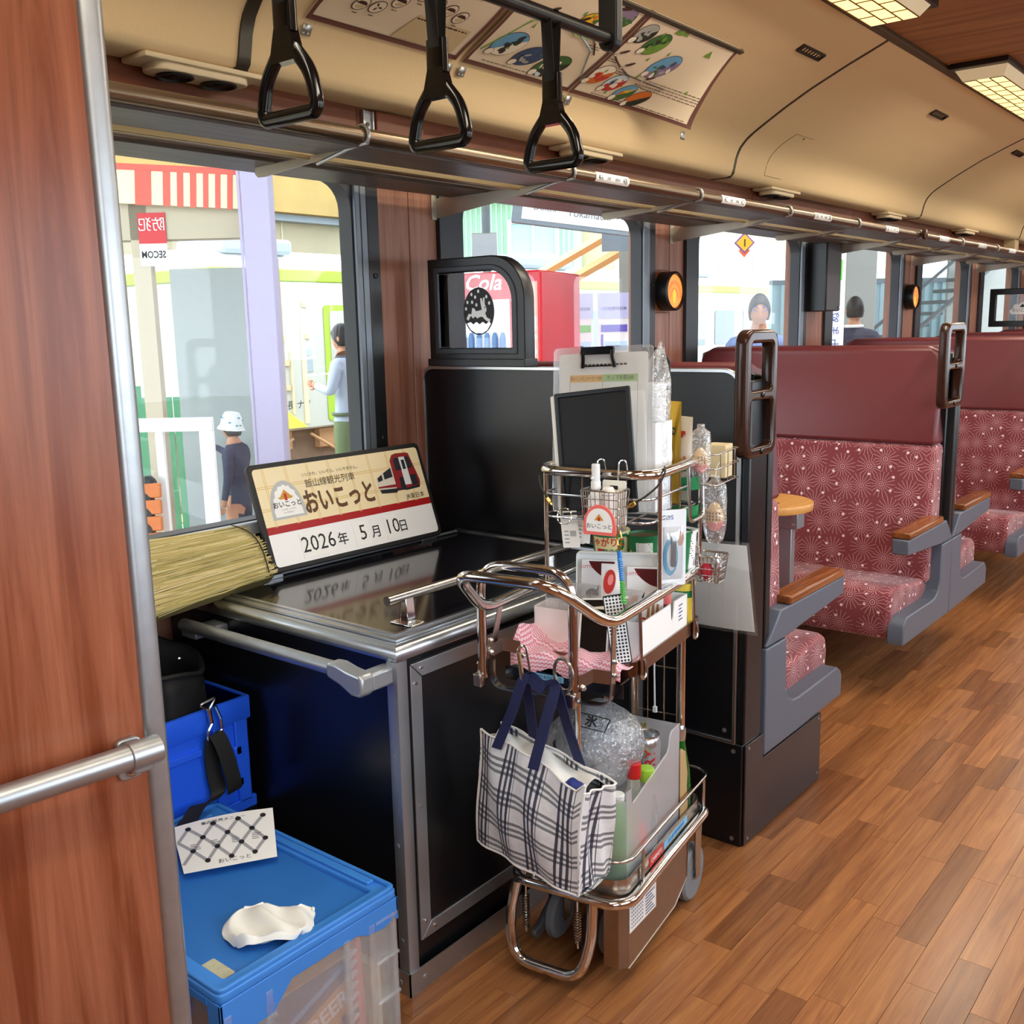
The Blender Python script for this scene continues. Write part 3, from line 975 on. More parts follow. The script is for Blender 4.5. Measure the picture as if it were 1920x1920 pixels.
def art1(W, H):
    r = random.Random(5)
    bk, tn, tx, pk = MB(), MB(), MB(), MB()
    for i, (x, y) in enumerate([(.06, .125), (.115, .085), (.165, .09), (.215, .125), (.27, .165), (.325, .15), (.375, .145), (.425, .135)]):
        egg(bk, x, y, .026, .019, .7); egg(pk, x, y, .0235, .0165, .7, z=.0002)
        if i in (0,):
            egg(bk, x, y, .0235, .0165, .7, z=.0004)
            for k in range(9): egg(pk, x + r.uniform(-.012, .014), y + r.uniform(-.002, .013), .0016, .0016, z=.0006, n=8)
            pk.flat([(x - .014, y - .004), (x - .004, y - .002), (x + .004, y + .006), (x + .006, y + .002), (x + .012, y - .006), (x + .002, y - .006)], .0006)
            pk.flat([(x - .014, y - .010), (x + .012, y - .010), (x + .008, y - .014), (x - .006, y - .015)], .0006)
        elif i in (2, 5):
            for k in range(3): egg(bk, x + .008 * math.cos(k * 2.1), y + .008 * math.sin(k * 2.1), .006, .003, k * 2.1, z=.0004, n=8)
        else:
            bk.flat([(x - .018, y + .001), (x - .008, y + .010), (x + .004, y + .011), (x + .014, y + .008), (x + .018, y - .001)], .0004)
            egg(tn, x, y - .008, .014, .006, .2, z=.0003, n=10)
        lines(tx, x - .008, x + .008, y - .031, .006, 1, .003, r)
    tn.flat([(.27, .02), (.50, .02), (.50, .105), (.30, .105)], .0)
    lines(bk, .30, .49, .092, .012, 6, .005, r)
    lines(tx, .05, .26, .26, .012, 9, .004, r)
    tx.text('うまれ、はぐくむ里のうた', .016, TR(.38, .26, .0002)); tx.text('ふるさとにつけて、こころにつづる', .013, TR(.385, .23, .0002)); tx.text('こころある里のみち', .013, TR(.39, .205, .0002))
    return [('drawings', 'p_brown', bk), ('tint_areas', M('p_tan2', '#d8c096', .6), tn), ('text_lines', 'p_text', tx), ('egg_fills', M('p_cream', '#f3e4cb', .6), pk)]
PHOTO = []
def art_map(photos, rail, seed, extra):
    def art(W, H):
        r = random.Random(seed)
        out = {}
        def g(n): return out.setdefault(n, MB())
        for (x, y, rx, ry, rot, kind) in photos:
            rx, ry = rx * 1.18, ry * 1.22
            egg(g('p_brown'), x, y, rx + .002, ry + .002, rot, 26)
            egg(g(kind[0]), x, y, rx, ry, rot, 26, .0003)
            # scene inside the oval: lower ground and a few shapes
            def loc(a, q): return (x + a * rx * math.cos(rot) - q * ry * math.sin(rot), y + a * rx * math.sin(rot) + q * ry * math.cos(rot))
            g(kind[1]).flat([loc(math.cos(a), math.sin(a)) for a in [PI * (1.03 + .94 * i / 12) for i in range(13)]], .0005)
            for k in range(10):
                a, q = r.uniform(-.6, .6), r.uniform(-.65, .35)
                cx, cy = loc(a, q)
                egg(g(r.choice(kind[2])), cx, cy, r.uniform(.008, .018), r.uniform(.004, .010), r.uniform(0, 3), 7, .0006 + k * .00004)
            egg(g('p_brown'), x - rx * .75, y - ry * .95, .017, .013, rot, 14, .0010); egg(g('p_white'), x - rx * .75, y - ry * .95, .0155, .0115, rot, 14, .0012)
            lines(g('p_red'), x - rx * .75 - .010, x - rx * .75 + .010, y - ry * .95, .006, 2, .0035, r)
        g('p_rail').tube([(a, c, .0006) for a, c in rail], .0025, seg=4)
        for (a, c) in rail[::2]:
            egg(g('p_brown'), a, c, .006, .006, 0, 10, .0030); egg(g('p_white'), a, c, .004, .004, 0, 10, .0033)
            egg(g('p_brown'), a + .03, c + .02, .021, .006, .55, 10, .0012)
            lines(g('p_white'), a + .018, a + .042, c + .019, .006, 1, .003, r)
            lines(g('p_text'), a - .01, a + .05, c - .02, .008, 2, .003, r)
        for k in range(9):
            a, c = r.uniform(.04, W - .04), r.uniform(.03, H - .05)
            g('p_green').flat([(a - .006, c), (a + .006, c), (a, c + .018)], .0004)
        extra(g, W, H, r)
        return [({'p_brown': 'dark_print', 'p_white': 'white_print', 'p_red': 'red_print'}.get(k, 'colour_print'), k, v) for k, v in out.items()]
    return art
for n_, c_ in (('p_white', '#f6ead6'), ('p_red', '#b83a30'), ('p_rail', '#3c2c28'), ('p_green', '#6f9a3a'), ('p_sky', '#6aa6cf'), ('p_dark', '#2c302c'), ('p_leaf', '#3f6b35'), ('p_grey', '#a9a9a2'), ('p_lilac', '#8c7a98'),
               ('p_orange', '#d8702a'), ('p_yellow', '#efc02e'), ('p_crimson', '#c8342c'), ('p_navy', '#3a5078'), ('p_pale', '#cfe0e8'), ('p_line', '#9cc4d8')): M(n_, c_, .6)
def ex2(g, W, H, r):
    g('p_green').tube([(.02, .06, .0004), (.10, .20, .0004), (.19, .235, .0004), (.30, .20, .0004), (.42, .21, .0004)], .002, seg=4)
    g('p_line').tube([(.02, .22, .0003), (.25, .235, .0003), (.42, .17, .0003), (.54, .06, .0003)], .0022, seg=4)
    lines(g('p_text'), .06, .34, .025, .008, 1, .003, r)
    g('p_brown').flat(rrect(.30, .42, .325, .352, .004, 2), .0004)
    g('p_white').text('1号車', .02, TR(.36, .339, .0008))
def ex3(g, W, H, r):
    for a, c in ((.20, .335), (.235, .34), (.44, .30)):
        g('p_green').flat([(a - .02, c - .014), (a + .02, c - .014), (a, c + .014)], .0005)
    lines(g('p_text'), .30, .58, .13, .012, 4, .003, r)
    lines(g('p_text'), .10, .55, .02, .008, 1, .003, r)
poster('ceiling_poster', 'brown and cream poster with a row of egg shaped drawings, by the nearest strap', 1.70, 2.235, 0, art1)
poster('ceiling_poster', 'illustrated railway map poster with a temple photo, behind the third strap', 2.262, 2.765, 0,
       art_map([(.10, .105, .052, .036, .55, ('p_sky', 'p_white', ('p_dark', 'p_leaf', 'p_navy', 'p_dark'))), (.215, .085, .05, .03, .5, ('p_navy', 'p_navy', ('p_dark', 'p_navy', 'p_grey'))),
                (.335, .075, .058, .034, .5, ('p_leaf', 'p_dark', ('p_pale', 'p_dark', 'p_white'))), (.30, .26, .032, .02, .5, ('p_yellow', 'p_leaf', ('p_orange', 'p_yellow'))), (.42, .30, .045, .03, .6, ('p_lilac', 'p_leaf', ('p_lilac', 'p_grey', 'p_leaf')))],
               [(.11, .235), (.17, .245), (.25, .24), (.33, .22), (.40, .205), (.45, .16)], 11, ex2))
poster('ceiling_poster', 'illustrated railway map poster with a sunflower photo and curled corner', 2.775, 3.345, 1.0,
       art_map([(.055, .10, .045, .032, .6, ('p_white', 'p_orange', ('p_crimson', 'p_orange', 'p_crimson'))), (.155, .085, .042, .03, .6, ('p_pale', 'p_crimson', ('p_crimson', 'p_navy', 'p_white'))),
                (.25, .06, .042, .028, .6, ('p_sky', 'p_leaf', ('p_yellow', 'p_yellow', 'p_orange'))), (.34, .05, .045, .028, .6, ('p_orange', 'p_dark', ('p_dark', 'p_orange', 'p_white'))),
                (.29, .20, .060, .038, .6, ('p_sky', 'p_lilac', ('p_grey', 'p_white', 'p_leaf', 'p_navy'))), (.15, .265, .048, .032, .6, ('p_leaf', 'p_green', ('p_leaf', 'p_green', 'p_dark'))), (.06, .285, .04, .028, .6, ('p_grey', 'p_dark', ('p_dark', 'p_grey')))],
               [(.02, .185), (.06, .165), (.10, .15), (.17, .13), (.26, .125), (.40, .12)], 12, ex3))
t = Thing('poster_rail', 'dark metal rail holding the top edges of the ceiling posters', 'rail', (-1.68, 2.5, 2.26))
F = frame((-1.674, 2.52, 2.262), (0, 1, 0), (-.555 / .616, 0, -.267 / .616))
m = MB(); m.box(-.85, .85, -.004, .004, -.006, .008, F); m.box(-.85, .85, .006, .013, -.004, .006, F)
t.part('rail', m, M('dark_steel', '#6b655c', .3, .8), bevel=.001)
m = MB()
for k in range(-6, 7): m.ell(F @ Vector((k * .13, .002, .009)), (.004, .004, .003), seg=8)
t.part('screws', m, 'steel_dull')
# ================================================================== SEATS
# bench written facing +y, joint (back plane) at y = 0, aisle face at x = -1.067
SX0, SX1 = -2.13, -1.105
def bench_parts(t, far=False):
    # back shell
    m = MB(); m.prism(rrect(SX0, SX1 + .03, .30, 1.225, (.01, .01, .07, .07), 6), .002, .03, axis='y')
    t.part('back_shell', m, 'black_satin', bevel=.003)
    # upholstered back: cloth below, leather head part above
    def backf(z):
        return .135 + .05 * math.cos((z - .40) / .85 * 2.4) * .8 - .035 * max(0, (z - .9) / .35) ** 2
    zc = .885
    zs = [.36 + (zc - .36) * i / 10 for i in range(11)]
    m = MB(); m.prism([(.031, .36)] + [(backf(z), z) for z in zs] + [(.031, zc)], SX0 + .01, SX1, axis='x')
    t.part('back_cushion', m, 'seat_cloth', bevel=(.018, 3), uv=True)
    prof = [(.031, zc)] + [(backf(zc + (1.215 - zc) * i / 6) + .006, zc + (1.215 - zc) * i / 6) for i in range(7)] + [(.085, 1.243), (.055, 1.248), (.031, 1.24)]
    m = MB(); m.prism(prof, SX0 + .01, SX1, axis='x')
    # round the two upper corners
    for i, v in enumerate(m.v):
        for xe, s in ((SX0 + .01, 1), (SX1, -1)):
            if abs(v.x - xe) < .001 and v.z > 1.16: m.v[i] = Vector((v.x + s * .055 * ((v.z - 1.16) / .085) ** 2, v.y, v.z))
    t.part('head_cushion', m, 'leather', bevel=(.014, 3))
    # seat cushion
    pr = [(.10, .375), (.30, .392), (.44, .415), (.50, .418), (.535, .40), (.548, .35), (.535, .27), (.515, .228), (.46, .222), (.10, .27)]
    m = MB(); m.prism(pr, SX0 + .01, SX1 - .012, axis='x')
    t.part('seat_cushion', m, 'seat_cloth', bevel=(.016, 3), uv=True)
    m = MB(); m.box(SX0, SX1 - .05, .04, .44, .2165, .232)
    t.part('seat_pan', m, 'black_satin')
    # side frame: post and foot
    a0, a1 = -1.124, -1.067
    low = [(.0, .217), (.54, .222), (.54, .285), (.53, .302), (.505, .319)] + [(.22, .314), (.18, .318), (.145, .335), (.130, .37), (.126, .511), (.0, .511)]
    m = MB(); m.prism(low, a0, a1, axis='x')
    t.part('side_frame', m, 'grey_paint', bevel=.004)
    m = MB(); m.prism([(.0, .516), (.126, .516), (.53, .545), (.53, .598), (.085, .598)], a0, a1, axis='x')
    t.part('arm_rest', m, 'grey_paint', bevel=.004)
    m = MB(); m.box(a0 - .004, a1 + .003, .14, .522, .5985, .6225)
    t.part('arm_pad', m, 'arm_wood', bevel=(.005, 2))
    m = MB(); m.prism([(.0, .28), (.06, .28), (.06, 1.16), (.03, 1.22), (.0, 1.22)], SX1 - .02, SX1 + .008, axis='x')
    t.part('edge_trim', m, M('edge_black', '#0b0b0c', .3), bevel=.004)
def bench(y, face, label):
    T = TR(0, y, 0) if face > 0 else Matrix(((1, 0, 0, 0), (0, -1, 0, y), (0, 0, 1, 0), (0, 0, 0, 1)))
    t = Thing('seat_bench', label, 'seat', (-1.6, 0, 0), I4, 'upholstered seat benches')
    return t
b0 = Thing('seat_bench', 'nearest maroon bench facing away, mostly hidden by the black partition', 'seat', (0, 0, 0), TR(0, 2.350, 0), 'upholstered seat benches')
bench_parts(b0)
# a mirrored twin (facing the camera): the same parts turned round, frame kept on the aisle side
b1 = Thing('seat_bench', 'maroon flower patterned bench facing the camera, first one past the black partition', 'seat', (0, 0, 0), TR(0, 4.0, 0), 'upholstered seat benches')
_add = MB.mesh
def mirrored(s, *a, **k):
    s.v = [Vector((v.x, -v.y, v.z)) for v in s.v]; s.f = [f[::-1] for f in s.f]
    return _add(s, *a, **k)
MB.mesh = mirrored
bench_parts(b1)
MB.mesh = _add
J = [4.0, 5.64, 7.27, 8.90, 10.5]
names = ['second', 'third', 'fourth', 'fifth', 'last']
for i, y in enumerate(J):
    copy_tree(b0.e, TR(0, y + .002, 0), label='maroon bench facing away behind the %s bench that faces the camera' % (['first'] + names)[i])
    if i: copy_tree(b1.e, TR(0, y, 0), label='maroon flower patterned bench facing the camera, %s one down the car' % names[i])
# support legs are hidden: a heater box closes the space by the wall
m = MB(); m.box(WX, WX + .16, 2.76, Y1, 0, .19)
struct('trim_heater', m, 'black_satin', bevel=.004)

# ---- grab handles on the seat ends
def grab(y0, y1, lab):
    t = Thing('grab_handle', lab, 'handle', (-1.065, (y0 + y1) / 2, 1.03), I4, 'seat corner grab handles')
    F = Matrix(((0, 0, 1, -1.066), (1, 0, 0, 0), (0, 1, 0, 0), (0, 0, 0, 1)))
    e = (y1 - y0) * .16
    m = MB(); m.plate([rrect(y0, y1, 1.028, 1.332, .035, 6), rrect(y0 + e, y1 - e, 1.19, 1.300, .012, 3)[::-1], rrect(y0 + e, y1 - e, 1.055, 1.165, .012, 3)[::-1]], .034, .008, F, 2)
    t.part('loop', m, 'handle_wood', smooth=50)
    yc = (y0 + y1) / 2
    for z in (1.178, 1.042):
        m = MB(); m.lathe([(.007, 0), (.007, .003), (.004, .0035), (.003, .001), (0, .001)], frame((-1.049, yc, z), (0, 1, 0), (0, 0, 1)), 10)
        t.part('screw', m, 'black_gloss')
grab(2.165, 2.335, 'nearest brown two-hole grab handle on the black partition edge')
grab(3.735, 3.965, 'brown two-hole grab handle on the end of the first facing bench')
for y, l in ((5.62, 'second'), (7.25, 'third'), (8.88, 'farthest')):
    grab(y - .26, y - .03, 'brown two-hole grab handle further down the car, %s seat end' % l)

# ---- small tables between facing benches
for i, (y, lab) in enumerate([(3.17, 'round-ended wooden window table in the first seat bay'), (4.82, 'round-ended wooden window table in the second seat bay, mostly hidden'), (6.45, 'wooden window table in the third seat bay, hidden by the seats')]):
    t = Thing('bay_table', lab, 'table', (-1.75, y, .5), I4, 'window tables')
    x1 = -1.30
    hw = .165
    out = [(WX + .02, y - hw), (x1 - hw, y - hw)] + [(x1 - hw + hw * math.sin(a), y - hw * math.cos(a)) for a in [PI * k / 14 for k in range(1, 14)]] + [(x1 - hw, y + hw), (WX + .02, y + hw)]
    m = MB(); m.plate([out, ell2(-1.43, y - .04, .036, .036, 20)[::-1]], .026, .004, TR(0, 0, .735))
    t.part('table_top', m, 'table_wood')
    m = MB(); m.lathe([(.036, 0), (0, 0)], TR(-1.43, y - .04, .728), 20)
    t.part('cup_recess', m, 'table_wood')
    m = MB(); m.box(-1.40, -1.355, y - .016, y + .016, .0, .70)
    t.part('leg', m, M('leg_grey', '#a7abb0', .35, .7), bevel=.002)
    m = MB(); m.box(-1.42, -1.33, y - .03, y + .03, .665, .721)
    pl = t.part('bracket', m, 'alu_matt', bevel=.002)
    m = MB(); m.box(-1.52, -1.42, y - .028, y + .028, .66, .72)
    t.part('hinge_block', m, 'black_satin', bevel=.003)
    m = MB()
    for dx, z in ((-1.405, .68), (-1.405, .705), (-1.345, .68), (-1.345, .705)): m.lathe([(.005, 0), (.005, .003), (0, .004)], frame((dx, y - .030, z), (1, 0, 0), (0, 0, 1)), 8)
    t.part('bolts', m, 'steel', under=pl)

# ---- black partition behind the counter, with its windowed top
YP = 2.231
t = Thing('black_partition', 'black aluminium-edged partition panel behind the counter and trolley', 'partition', (-1.63, YP, .28))
m = MB(); m.prism(rrect(-2.155, -1.098, .285, 1.236, (.002, .002, .05, .04), 6), YP + .004, YP + .03, axis='y')
t.part('panel', m, 'black_panel', smooth=30)
m = MB()
tw = .011
F = Matrix(((1, 0, 0, 0), (0, 0, 1, YP + .004), (0, 1, 0, 0), (0, 0, 0, 1)))
m.plate([rrect(-2.158, -1.092, .283, 1.240, (.002, .002, .05, .045), 6), rrect(-2.158 + tw, -1.092 - tw, .283 + tw, 1.240 - tw, (.002, .002, .04, .036), 6)[::-1]], .014, .002, F)
t.part('edge_trim', m, 'alu')
m = MB(); m.box(-1.092, -1.070, YP + .005, YP + .10, .285, 1.21)
t.part('end_strip', m, 'black_panel', bevel=.004)
m = MB()
for x, z in ((-1.125, .315), (-2.12, .315), (-1.7, .315)): m.lathe([(.006, 0), (.006, .002), (0, .003)], frame((x, YP + .003, z), (1, 0, 0), (0, 0, 1)), 8)
t.part('screws', m, 'alu_matt')

t = Thing('glass_screen', 'black framed corner glass with a rabbit emblem on top of the black partition', 'screen', (-1.91, 2.21, 1.245))
F = Matrix(((1, 0, 0, 0), (0, 0, 1, 2.225), (0, 1, 0, 0), (0, 0, 0, 1)))
m = MB(); m.plate([rrect(-2.092, -1.730, 1.245, 1.548, (.004, .004, .12, .004), 8), rrect(-2.050, -1.775, 1.292, 1.508, (.004, .004, .085, .004), 8)[::-1]], .045, .004, F)
t.part('frame', m, 'black_satin', smooth=30)
m = MB(); m.plate([rrect(-2.066, -1.756, 1.275, 1.524, (.004, .004, .1, .004), 8), rrect(-2.050, -1.775, 1.292, 1.508, (.004, .004, .085, .004), 8)[::-1]], .052, .003, F)
t.part('glazing_bead', m, 'frame_dark', smooth=30)
m = MB(); m.box(-2.095, -1.727, 2.195, 2.255, 1.240, 1.262)
t.part('bottom_rail', m, 'black_satin', bevel=.002)
m = MB(); m.prism(rrect(-2.055, -1.77, 1.288, 1.512, (.004, .004, .088, .004), 8), 2.222, 2.226, axis='y')
t.part('pane', m, 'glass', smooth=0)
FE = Matrix(((1, 0, 0, -1.912), (0, 0, -1, 2.2208), (0, 1, 0, 1.396), (0, 0, 0, 1)))
m = MB(); m.plate([ell2(0, 0, .058, .067, 40), [(-.046, -.034), (-.032, -.030), (-.022, -.037), (-.010, -.030), (.002, -.037), (.014, -.030), (.026, -.037), (.038, -.029), (.044, -.036), (.030, -.054), (.012, -.0625), (-.012, -.0625), (-.032, -.052)][::-1]], .0004, 0, FE)
em = t.part('emblem', m, 'ink', smooth=0)
m = MB()
rab = [(-.047, -.020), (-.038, -.006), (-.028, -.008), (-.024, .010), (-.016, .008), (-.010, .000), (.002, .002), (.012, .004), (.008, .022), (.007, .036), (.013, .036), (.016, .022), (.018, .038), (.023, .038), (.023, .020), (.029, .008), (.029, .000), (.024, -.006), (.030, -.018), (.043, -.024), (.040, -.032), (.026, -.026), (.014, -.016), (.004, -.016), (-.006, -.020), (-.014, -.014), (-.022, -.020), (-.030, -.012), (-.040, -.026)]
m.plate([rab], .0005, 0, FE @ TR(0, 0, .0004))
for x, y in ((0, .056), (-.026, .048), (-.012, .040), (-.042, .026), (-.024, .026), (-.008, .018), (-.048, .008), (.030, .040), (.040, .022)): m.flat(ell2(x, y, .0042, .005, 12), .0005, FE)
t.part('rabbit_and_snow', m, 'white', under=em, smooth=0)
m = MB(); m.flat(ell2(.024, .010, .002, .0025, 8), .0009, FE); t.part('eye', m, 'ink', under=em, smooth=0)

# farther screen of the same kind with a plaque
t = Thing('glass_screen', 'small dark framed glass with a cloud shaped emblem over the farthest seats', 'screen', (-1.95, 8.6, 1.25))
F = Matrix(((1, 0, 0, 0), (0, 0, 1, 8.60), (0, 1, 0, 0), (0, 0, 0, 1)))
m = MB(); m.plate([rrect(-2.12, -1.66, 1.27, 1.56, (.004, .004, .1, .004), 6), rrect(-2.075, -1.70, 1.315, 1.515, (.004, .004, .07, .004), 6)[::-1]], .045, .004, F)
t.part('frame', m, 'black_satin')
m = MB(); m.box(-2.08, -1.695, 8.598, 8.602, 1.31, 1.52); t.part('pane', m, 'glass', smooth=0)
FE = Matrix(((1, 0, 0, -1.885), (0, 0, -1, 8.597), (0, 1, 0, 1.405), (0, 0, 0, 1)))
cl = [((.085 + .006 * math.sin(a * 9)) * math.cos(a), (.075 + .006 * math.sin(a * 9)) * math.sin(a)) for a in [PI * (-.05 + 1.1 * k / 40) for k in range(41)]]
m = MB(); m.plate([cl], .001, 0, FE @ TR(0, -.03, 0)); em = t.part('emblem', m, 'white', smooth=0)
m = MB(); m.text('おいこっと', .03, FE @ TR(0, -.012, .001)); m.flat([(-.02, .012), (.02, .012), (0, .038)], .0012, FE); t.part('lettering', m, 'ink', under=em, smooth=0)

# equipment box under the nearest bench
t = Thing('equipment_box', 'black steel equipment box on the floor under the nearest bench', 'box', (-1.6, 2.5, 0))
m = MB(); m.prism([(YP + .006, 0), (2.742, 0), (2.742, .212), (2.346, .212), (2.346, .283), (YP + .006, .283)], -2.12, -1.075, axis='x')
t.part('body', m, 'black_panel', bevel=.004)
m = MB(); m.prism([(YP + .012, .004), (2.740, .004), (2.740, .212), (2.346, .212), (2.346, .281), (YP + .012, .281)], -1.074, -1.068, axis='x')
t.part('side_cover', m, M('box_brown', '#2a2224', .28), bevel=.002)
m = MB()
for y, z in ((2.26, .27), (2.26, .02), (2.72, .03), (2.72, .20)): m.lathe([(.004, 0), (.004, .002), (0, .002)], frame((-1.068, y, z), (0, 1, 0), (0, 0, 1)), 8)
for x, z in ((-1.10, .262), (-1.10, .02)): m.lathe([(.006, 0), (.006, .002), (0, .002)], frame((x, YP + .006, z), (1, 0, 0), (0, 0, 1)), 8)
t.part('screws', m, 'alu_matt')
# white sheet in a clear sleeve hanging from the partition
t = Thing('hanging_sheet', 'blank white sheet in a clear sleeve hanging on the black partition', 'paper', (-1.14, 2.205, .59))
F = frame((-1.205, 2.208, .590), (1, 0, .03), (-.02, 0, 1))
m = MB(); m.slab(lambda u, v: F @ Vector((.005 + .145 * u + .02 * (1 - v) * u, .005 + .215 * v, .004 * math.sin(u * 3))), 6, 4, .0008)
t.part('sheet', m, 'white', smooth=60)
m = MB(); m.slab(lambda u, v: F @ Vector((-.003 + .161 * u + .022 * (1 - v) * u, -.002 + .23 * v, .0025 + .004 * math.sin(u * 3))), 6, 4, .0006)
t.part('sleeve', m, 'acrylic', smooth=60)
# ================================================================== COUNTER, SIGN, CRATES
CX, CY, CZ = -1.344, 1.290, .745
t = Thing('counter', 'black counter cabinet with aluminium edges and a lift-up glossy lid', 'cabinet', (-1.74, 1.76, 0))
m = MB(); m.box(-2.135, CX - .012, CY + .012, YP - .006, .0, CZ - .03)
t.part('body', m, 'black_panel', bevel=.002)
m = MB(); m.prism(rrect(CX - .030, CX, CY, CY + .03, .003, 2), .05, CZ - .028)
for z in (.72, .52, .33, .12): m.lathe([(.005, 0), (.005, .002), (0, .003)], frame((CX - .018, CY, z), (1, 0, 0), (0, 0, 1)), 8)
t.part('corner_post', m, 'alu_matt', smooth=30)
m = MB()
m.prism([(CX + .001, .0), (CX + .004, .0), (CX + .004, .052), (CX + .001, .052)], CY - .004, YP - .01, axis='y')
m.box(CX - .09, CX + .004, CY - .004, CY - .001, 0, .052)
for y in (1.33, 1.66, 2.0): m.lathe([(.006, 0), (.006, .002), (.003, .003), (0, .002)], frame((CX + .004, y, .026), (0, 1, 0), (0, 0, 1)), 10)
m.lathe([(.006, 0), (.006, .002), (0, .003)], frame((CX - .025, CY - .004, .026), (1, 0, 0), (0, 0, 1)), 10)
t.part('kick_strip', m, 'alu_worn', smooth=30)
# door with flat aluminium frame
F = Matrix(((0, 0, 1, CX - .009), (1, 0, 0, 0), (0, 1, 0, 0), (0, 0, 0, 1)))
m = MB(); m.box(CX - .012, CX - .006, 1.325, 2.20, .10, .705)
d = t.part('door', m, 'black_panel')
def mitre(y0, y1, z0, z1, w):
    return [[(y0, z0), (y0, z1), (y0 + w, z1 - w), (y0 + w, z0 + w)], [(y0, z1), (y1, z1), (y1 - w, z1 - w), (y0 + w, z1 - w)],
            [(y1, z1), (y1, z0), (y1 - w, z0 + w), (y1 - w, z1 - w)], [(y1, z0), (y0, z0), (y0 + w, z0 + w), (y1 - w, z0 + w)]]
for q in mitre(1.329, 2.195, .105, .702, .031):
    c = (sum(p[0] for p in q) / 4, sum(p[1] for p in q) / 4)
    q = [(p[0] + (c[0] - p[0]) * .004, p[1] + (c[1] - p[1]) * .004) for p in q]
    m = MB(); m.prism(q, CX - .006, CX - .002, axis='x')
    t.part('frame_bar', m, 'alu_matt', under=d, bevel=.0008)
m = MB()
for y, z in ((1.342, .66), (1.36, .688), (1.342, .145), (1.37, .12), (1.342, .40)): m.lathe([(.0045, 0), (.004, .0025), (0, .003)], frame((CX - .002, y, z), (0, 1, 0), (0, 0, 1)), 8)
t.part('screws', m, 'steel', under=d)
# top: lid, rims
m = MB(); m.box(-2.05, CX - .045, CY + .045, YP - .02, CZ - .02, CZ + .002)
t.part('lid', m, 'black_lid', bevel=.002)
def run(prof, pts):
    """sweep (offset outward, height) along an L of points at the aisle and near edges"""
m = MB()
# bullnose along the aisle edge and the near edge
pb = [(-.030, CZ - .002), (-.012, CZ), (-.003, CZ - .004), (.002, CZ - .014), (.001, CZ - .026), (-.006, CZ - .030), (-.030, CZ - .030)]
m.add([(CX + o, CY - o, z) for o, z in pb] + [(CX + o, YP - .006, z) for o, z in pb], [(i, (i + 1) % 7, 7 + (i + 1) % 7, 7 + i) for i in range(7)] + [tuple(range(7, 14))])
m.add([(CX + o, CY - o, z) for o, z in pb] + [(-2.02, CY - o, z) for o, z in pb], [(i, 7 + i, 7 + (i + 1) % 7, (i + 1) % 7) for i in range(7)] + [tuple(range(7, 14))[::-1]])
t.part('edge_bullnose', m, 'alu', smooth=50)
m = MB()
for a, b_, z in ((.032, .050, CZ + .004), (.051, .060, CZ + .007)):
    m.add([(CX - a, CY + a, z), (CX - b_, CY + b_, z), (CX - b_, YP - .012, z), (CX - a, YP - .012, z), (CX - a, CY + a, z - .012), (CX - b_, CY + b_, z - .012), (CX - b_, YP - .012, z - .012), (CX - a, YP - .012, z - .012)],
          [(0, 3, 2, 1), (0, 4, 7, 3), (1, 2, 6, 5)])
    m.add([(CX - a, CY + a, z), (-2.02, CY + a, z), (-2.02, CY + b_, z), (CX - b_, CY + b_, z), (CX - a, CY + a, z - .012), (-2.02, CY + a, z - .012), (-2.02, CY + b_, z - .012), (CX - b_, CY + b_, z - .012)],
          [(0, 3, 2, 1), (0, 1, 5, 4), (2, 3, 7, 6)])
m.box(-2.02, CX - .05, YP - .024, YP - .008, CZ - .004, CZ + .006)
t.part('lid_rim', m, 'alu', smooth=0)
# lid handle
m = MB(); m.tube([(-1.447, 1.370, .806), (-1.440, 1.99, .806)], .0105, seg=14)
hb = t.part('handle', m, 'steel_dull')
for y in (1.425, 1.935):
    m = MB()
    m.box(-1.475, -1.412, y - .022, y + .022, CZ + .002, CZ + .006)
    m.prism([(-1.455, CZ + .004), (-1.432, CZ + .004), (-1.437, CZ + .06), (-1.450, CZ + .06)], y - .012, y + .012, axis='y')
    for dx, dy in ((-.026, -.015), (.026, -.015), (.026, .015)): m.ell((-1.4435 + dx, y + dy, CZ + .006), (.004, .004, .002), seg=8)
    t.part('handle_foot', m, 'steel', under=hb, bevel=.0015)
# side rail on the near face
m = MB(); m.tube([(-1.955, 1.222, .706), (-1.43, 1.222, .706)], .0145, seg=16)
rl = t.part('side_rail', m, 'alu_worn')
m = MB()
m.prism([(-1.452, .692), (-1.452, .721), (-1.425, .723), (-1.395, .716), (-1.358, .712), (-1.352, .704), (-1.352, .676), (-1.362, .668), (-1.385, .668), (-1.415, .682)], 1.205, 1.240, axis='y')
m.box(-1.390, -1.356, 1.236, CY + .012, .672, .708)
t.part('rail_end', m, M('alu_cast', '#aeb3b8', .35, .6), under=rl, bevel=(.006, 3))
m = MB(); m.prism(rrect(-1.955, -1.90, .680, .700, .006, 3), 1.215, CY + .012, axis='y')
t.part('rail_foot', m, 'alu_matt', under=rl, bevel=.003)
# hinge strip
m = MB(); m.tube([(-2.005, CY + .06, CZ + .007), (-1.99, YP - .05, CZ + .007)], .004, seg=8)
hg = t.part('hinge_rod', m, 'alu_matt')
for y in (1.50, 2.06):
    m = MB(); m.box(-2.012, -1.985, y - .03, y + .03, CZ + .002, CZ + .012)
    for k in (-1, 0, 1): m.tube([(-1.998, y + k * .02 - .008, CZ + .011), (-1.998, y + k * .02 + .008, CZ + .011)], .006, seg=8)
    t.part('hinge', m, 'alu', under=hg, bevel=.001)

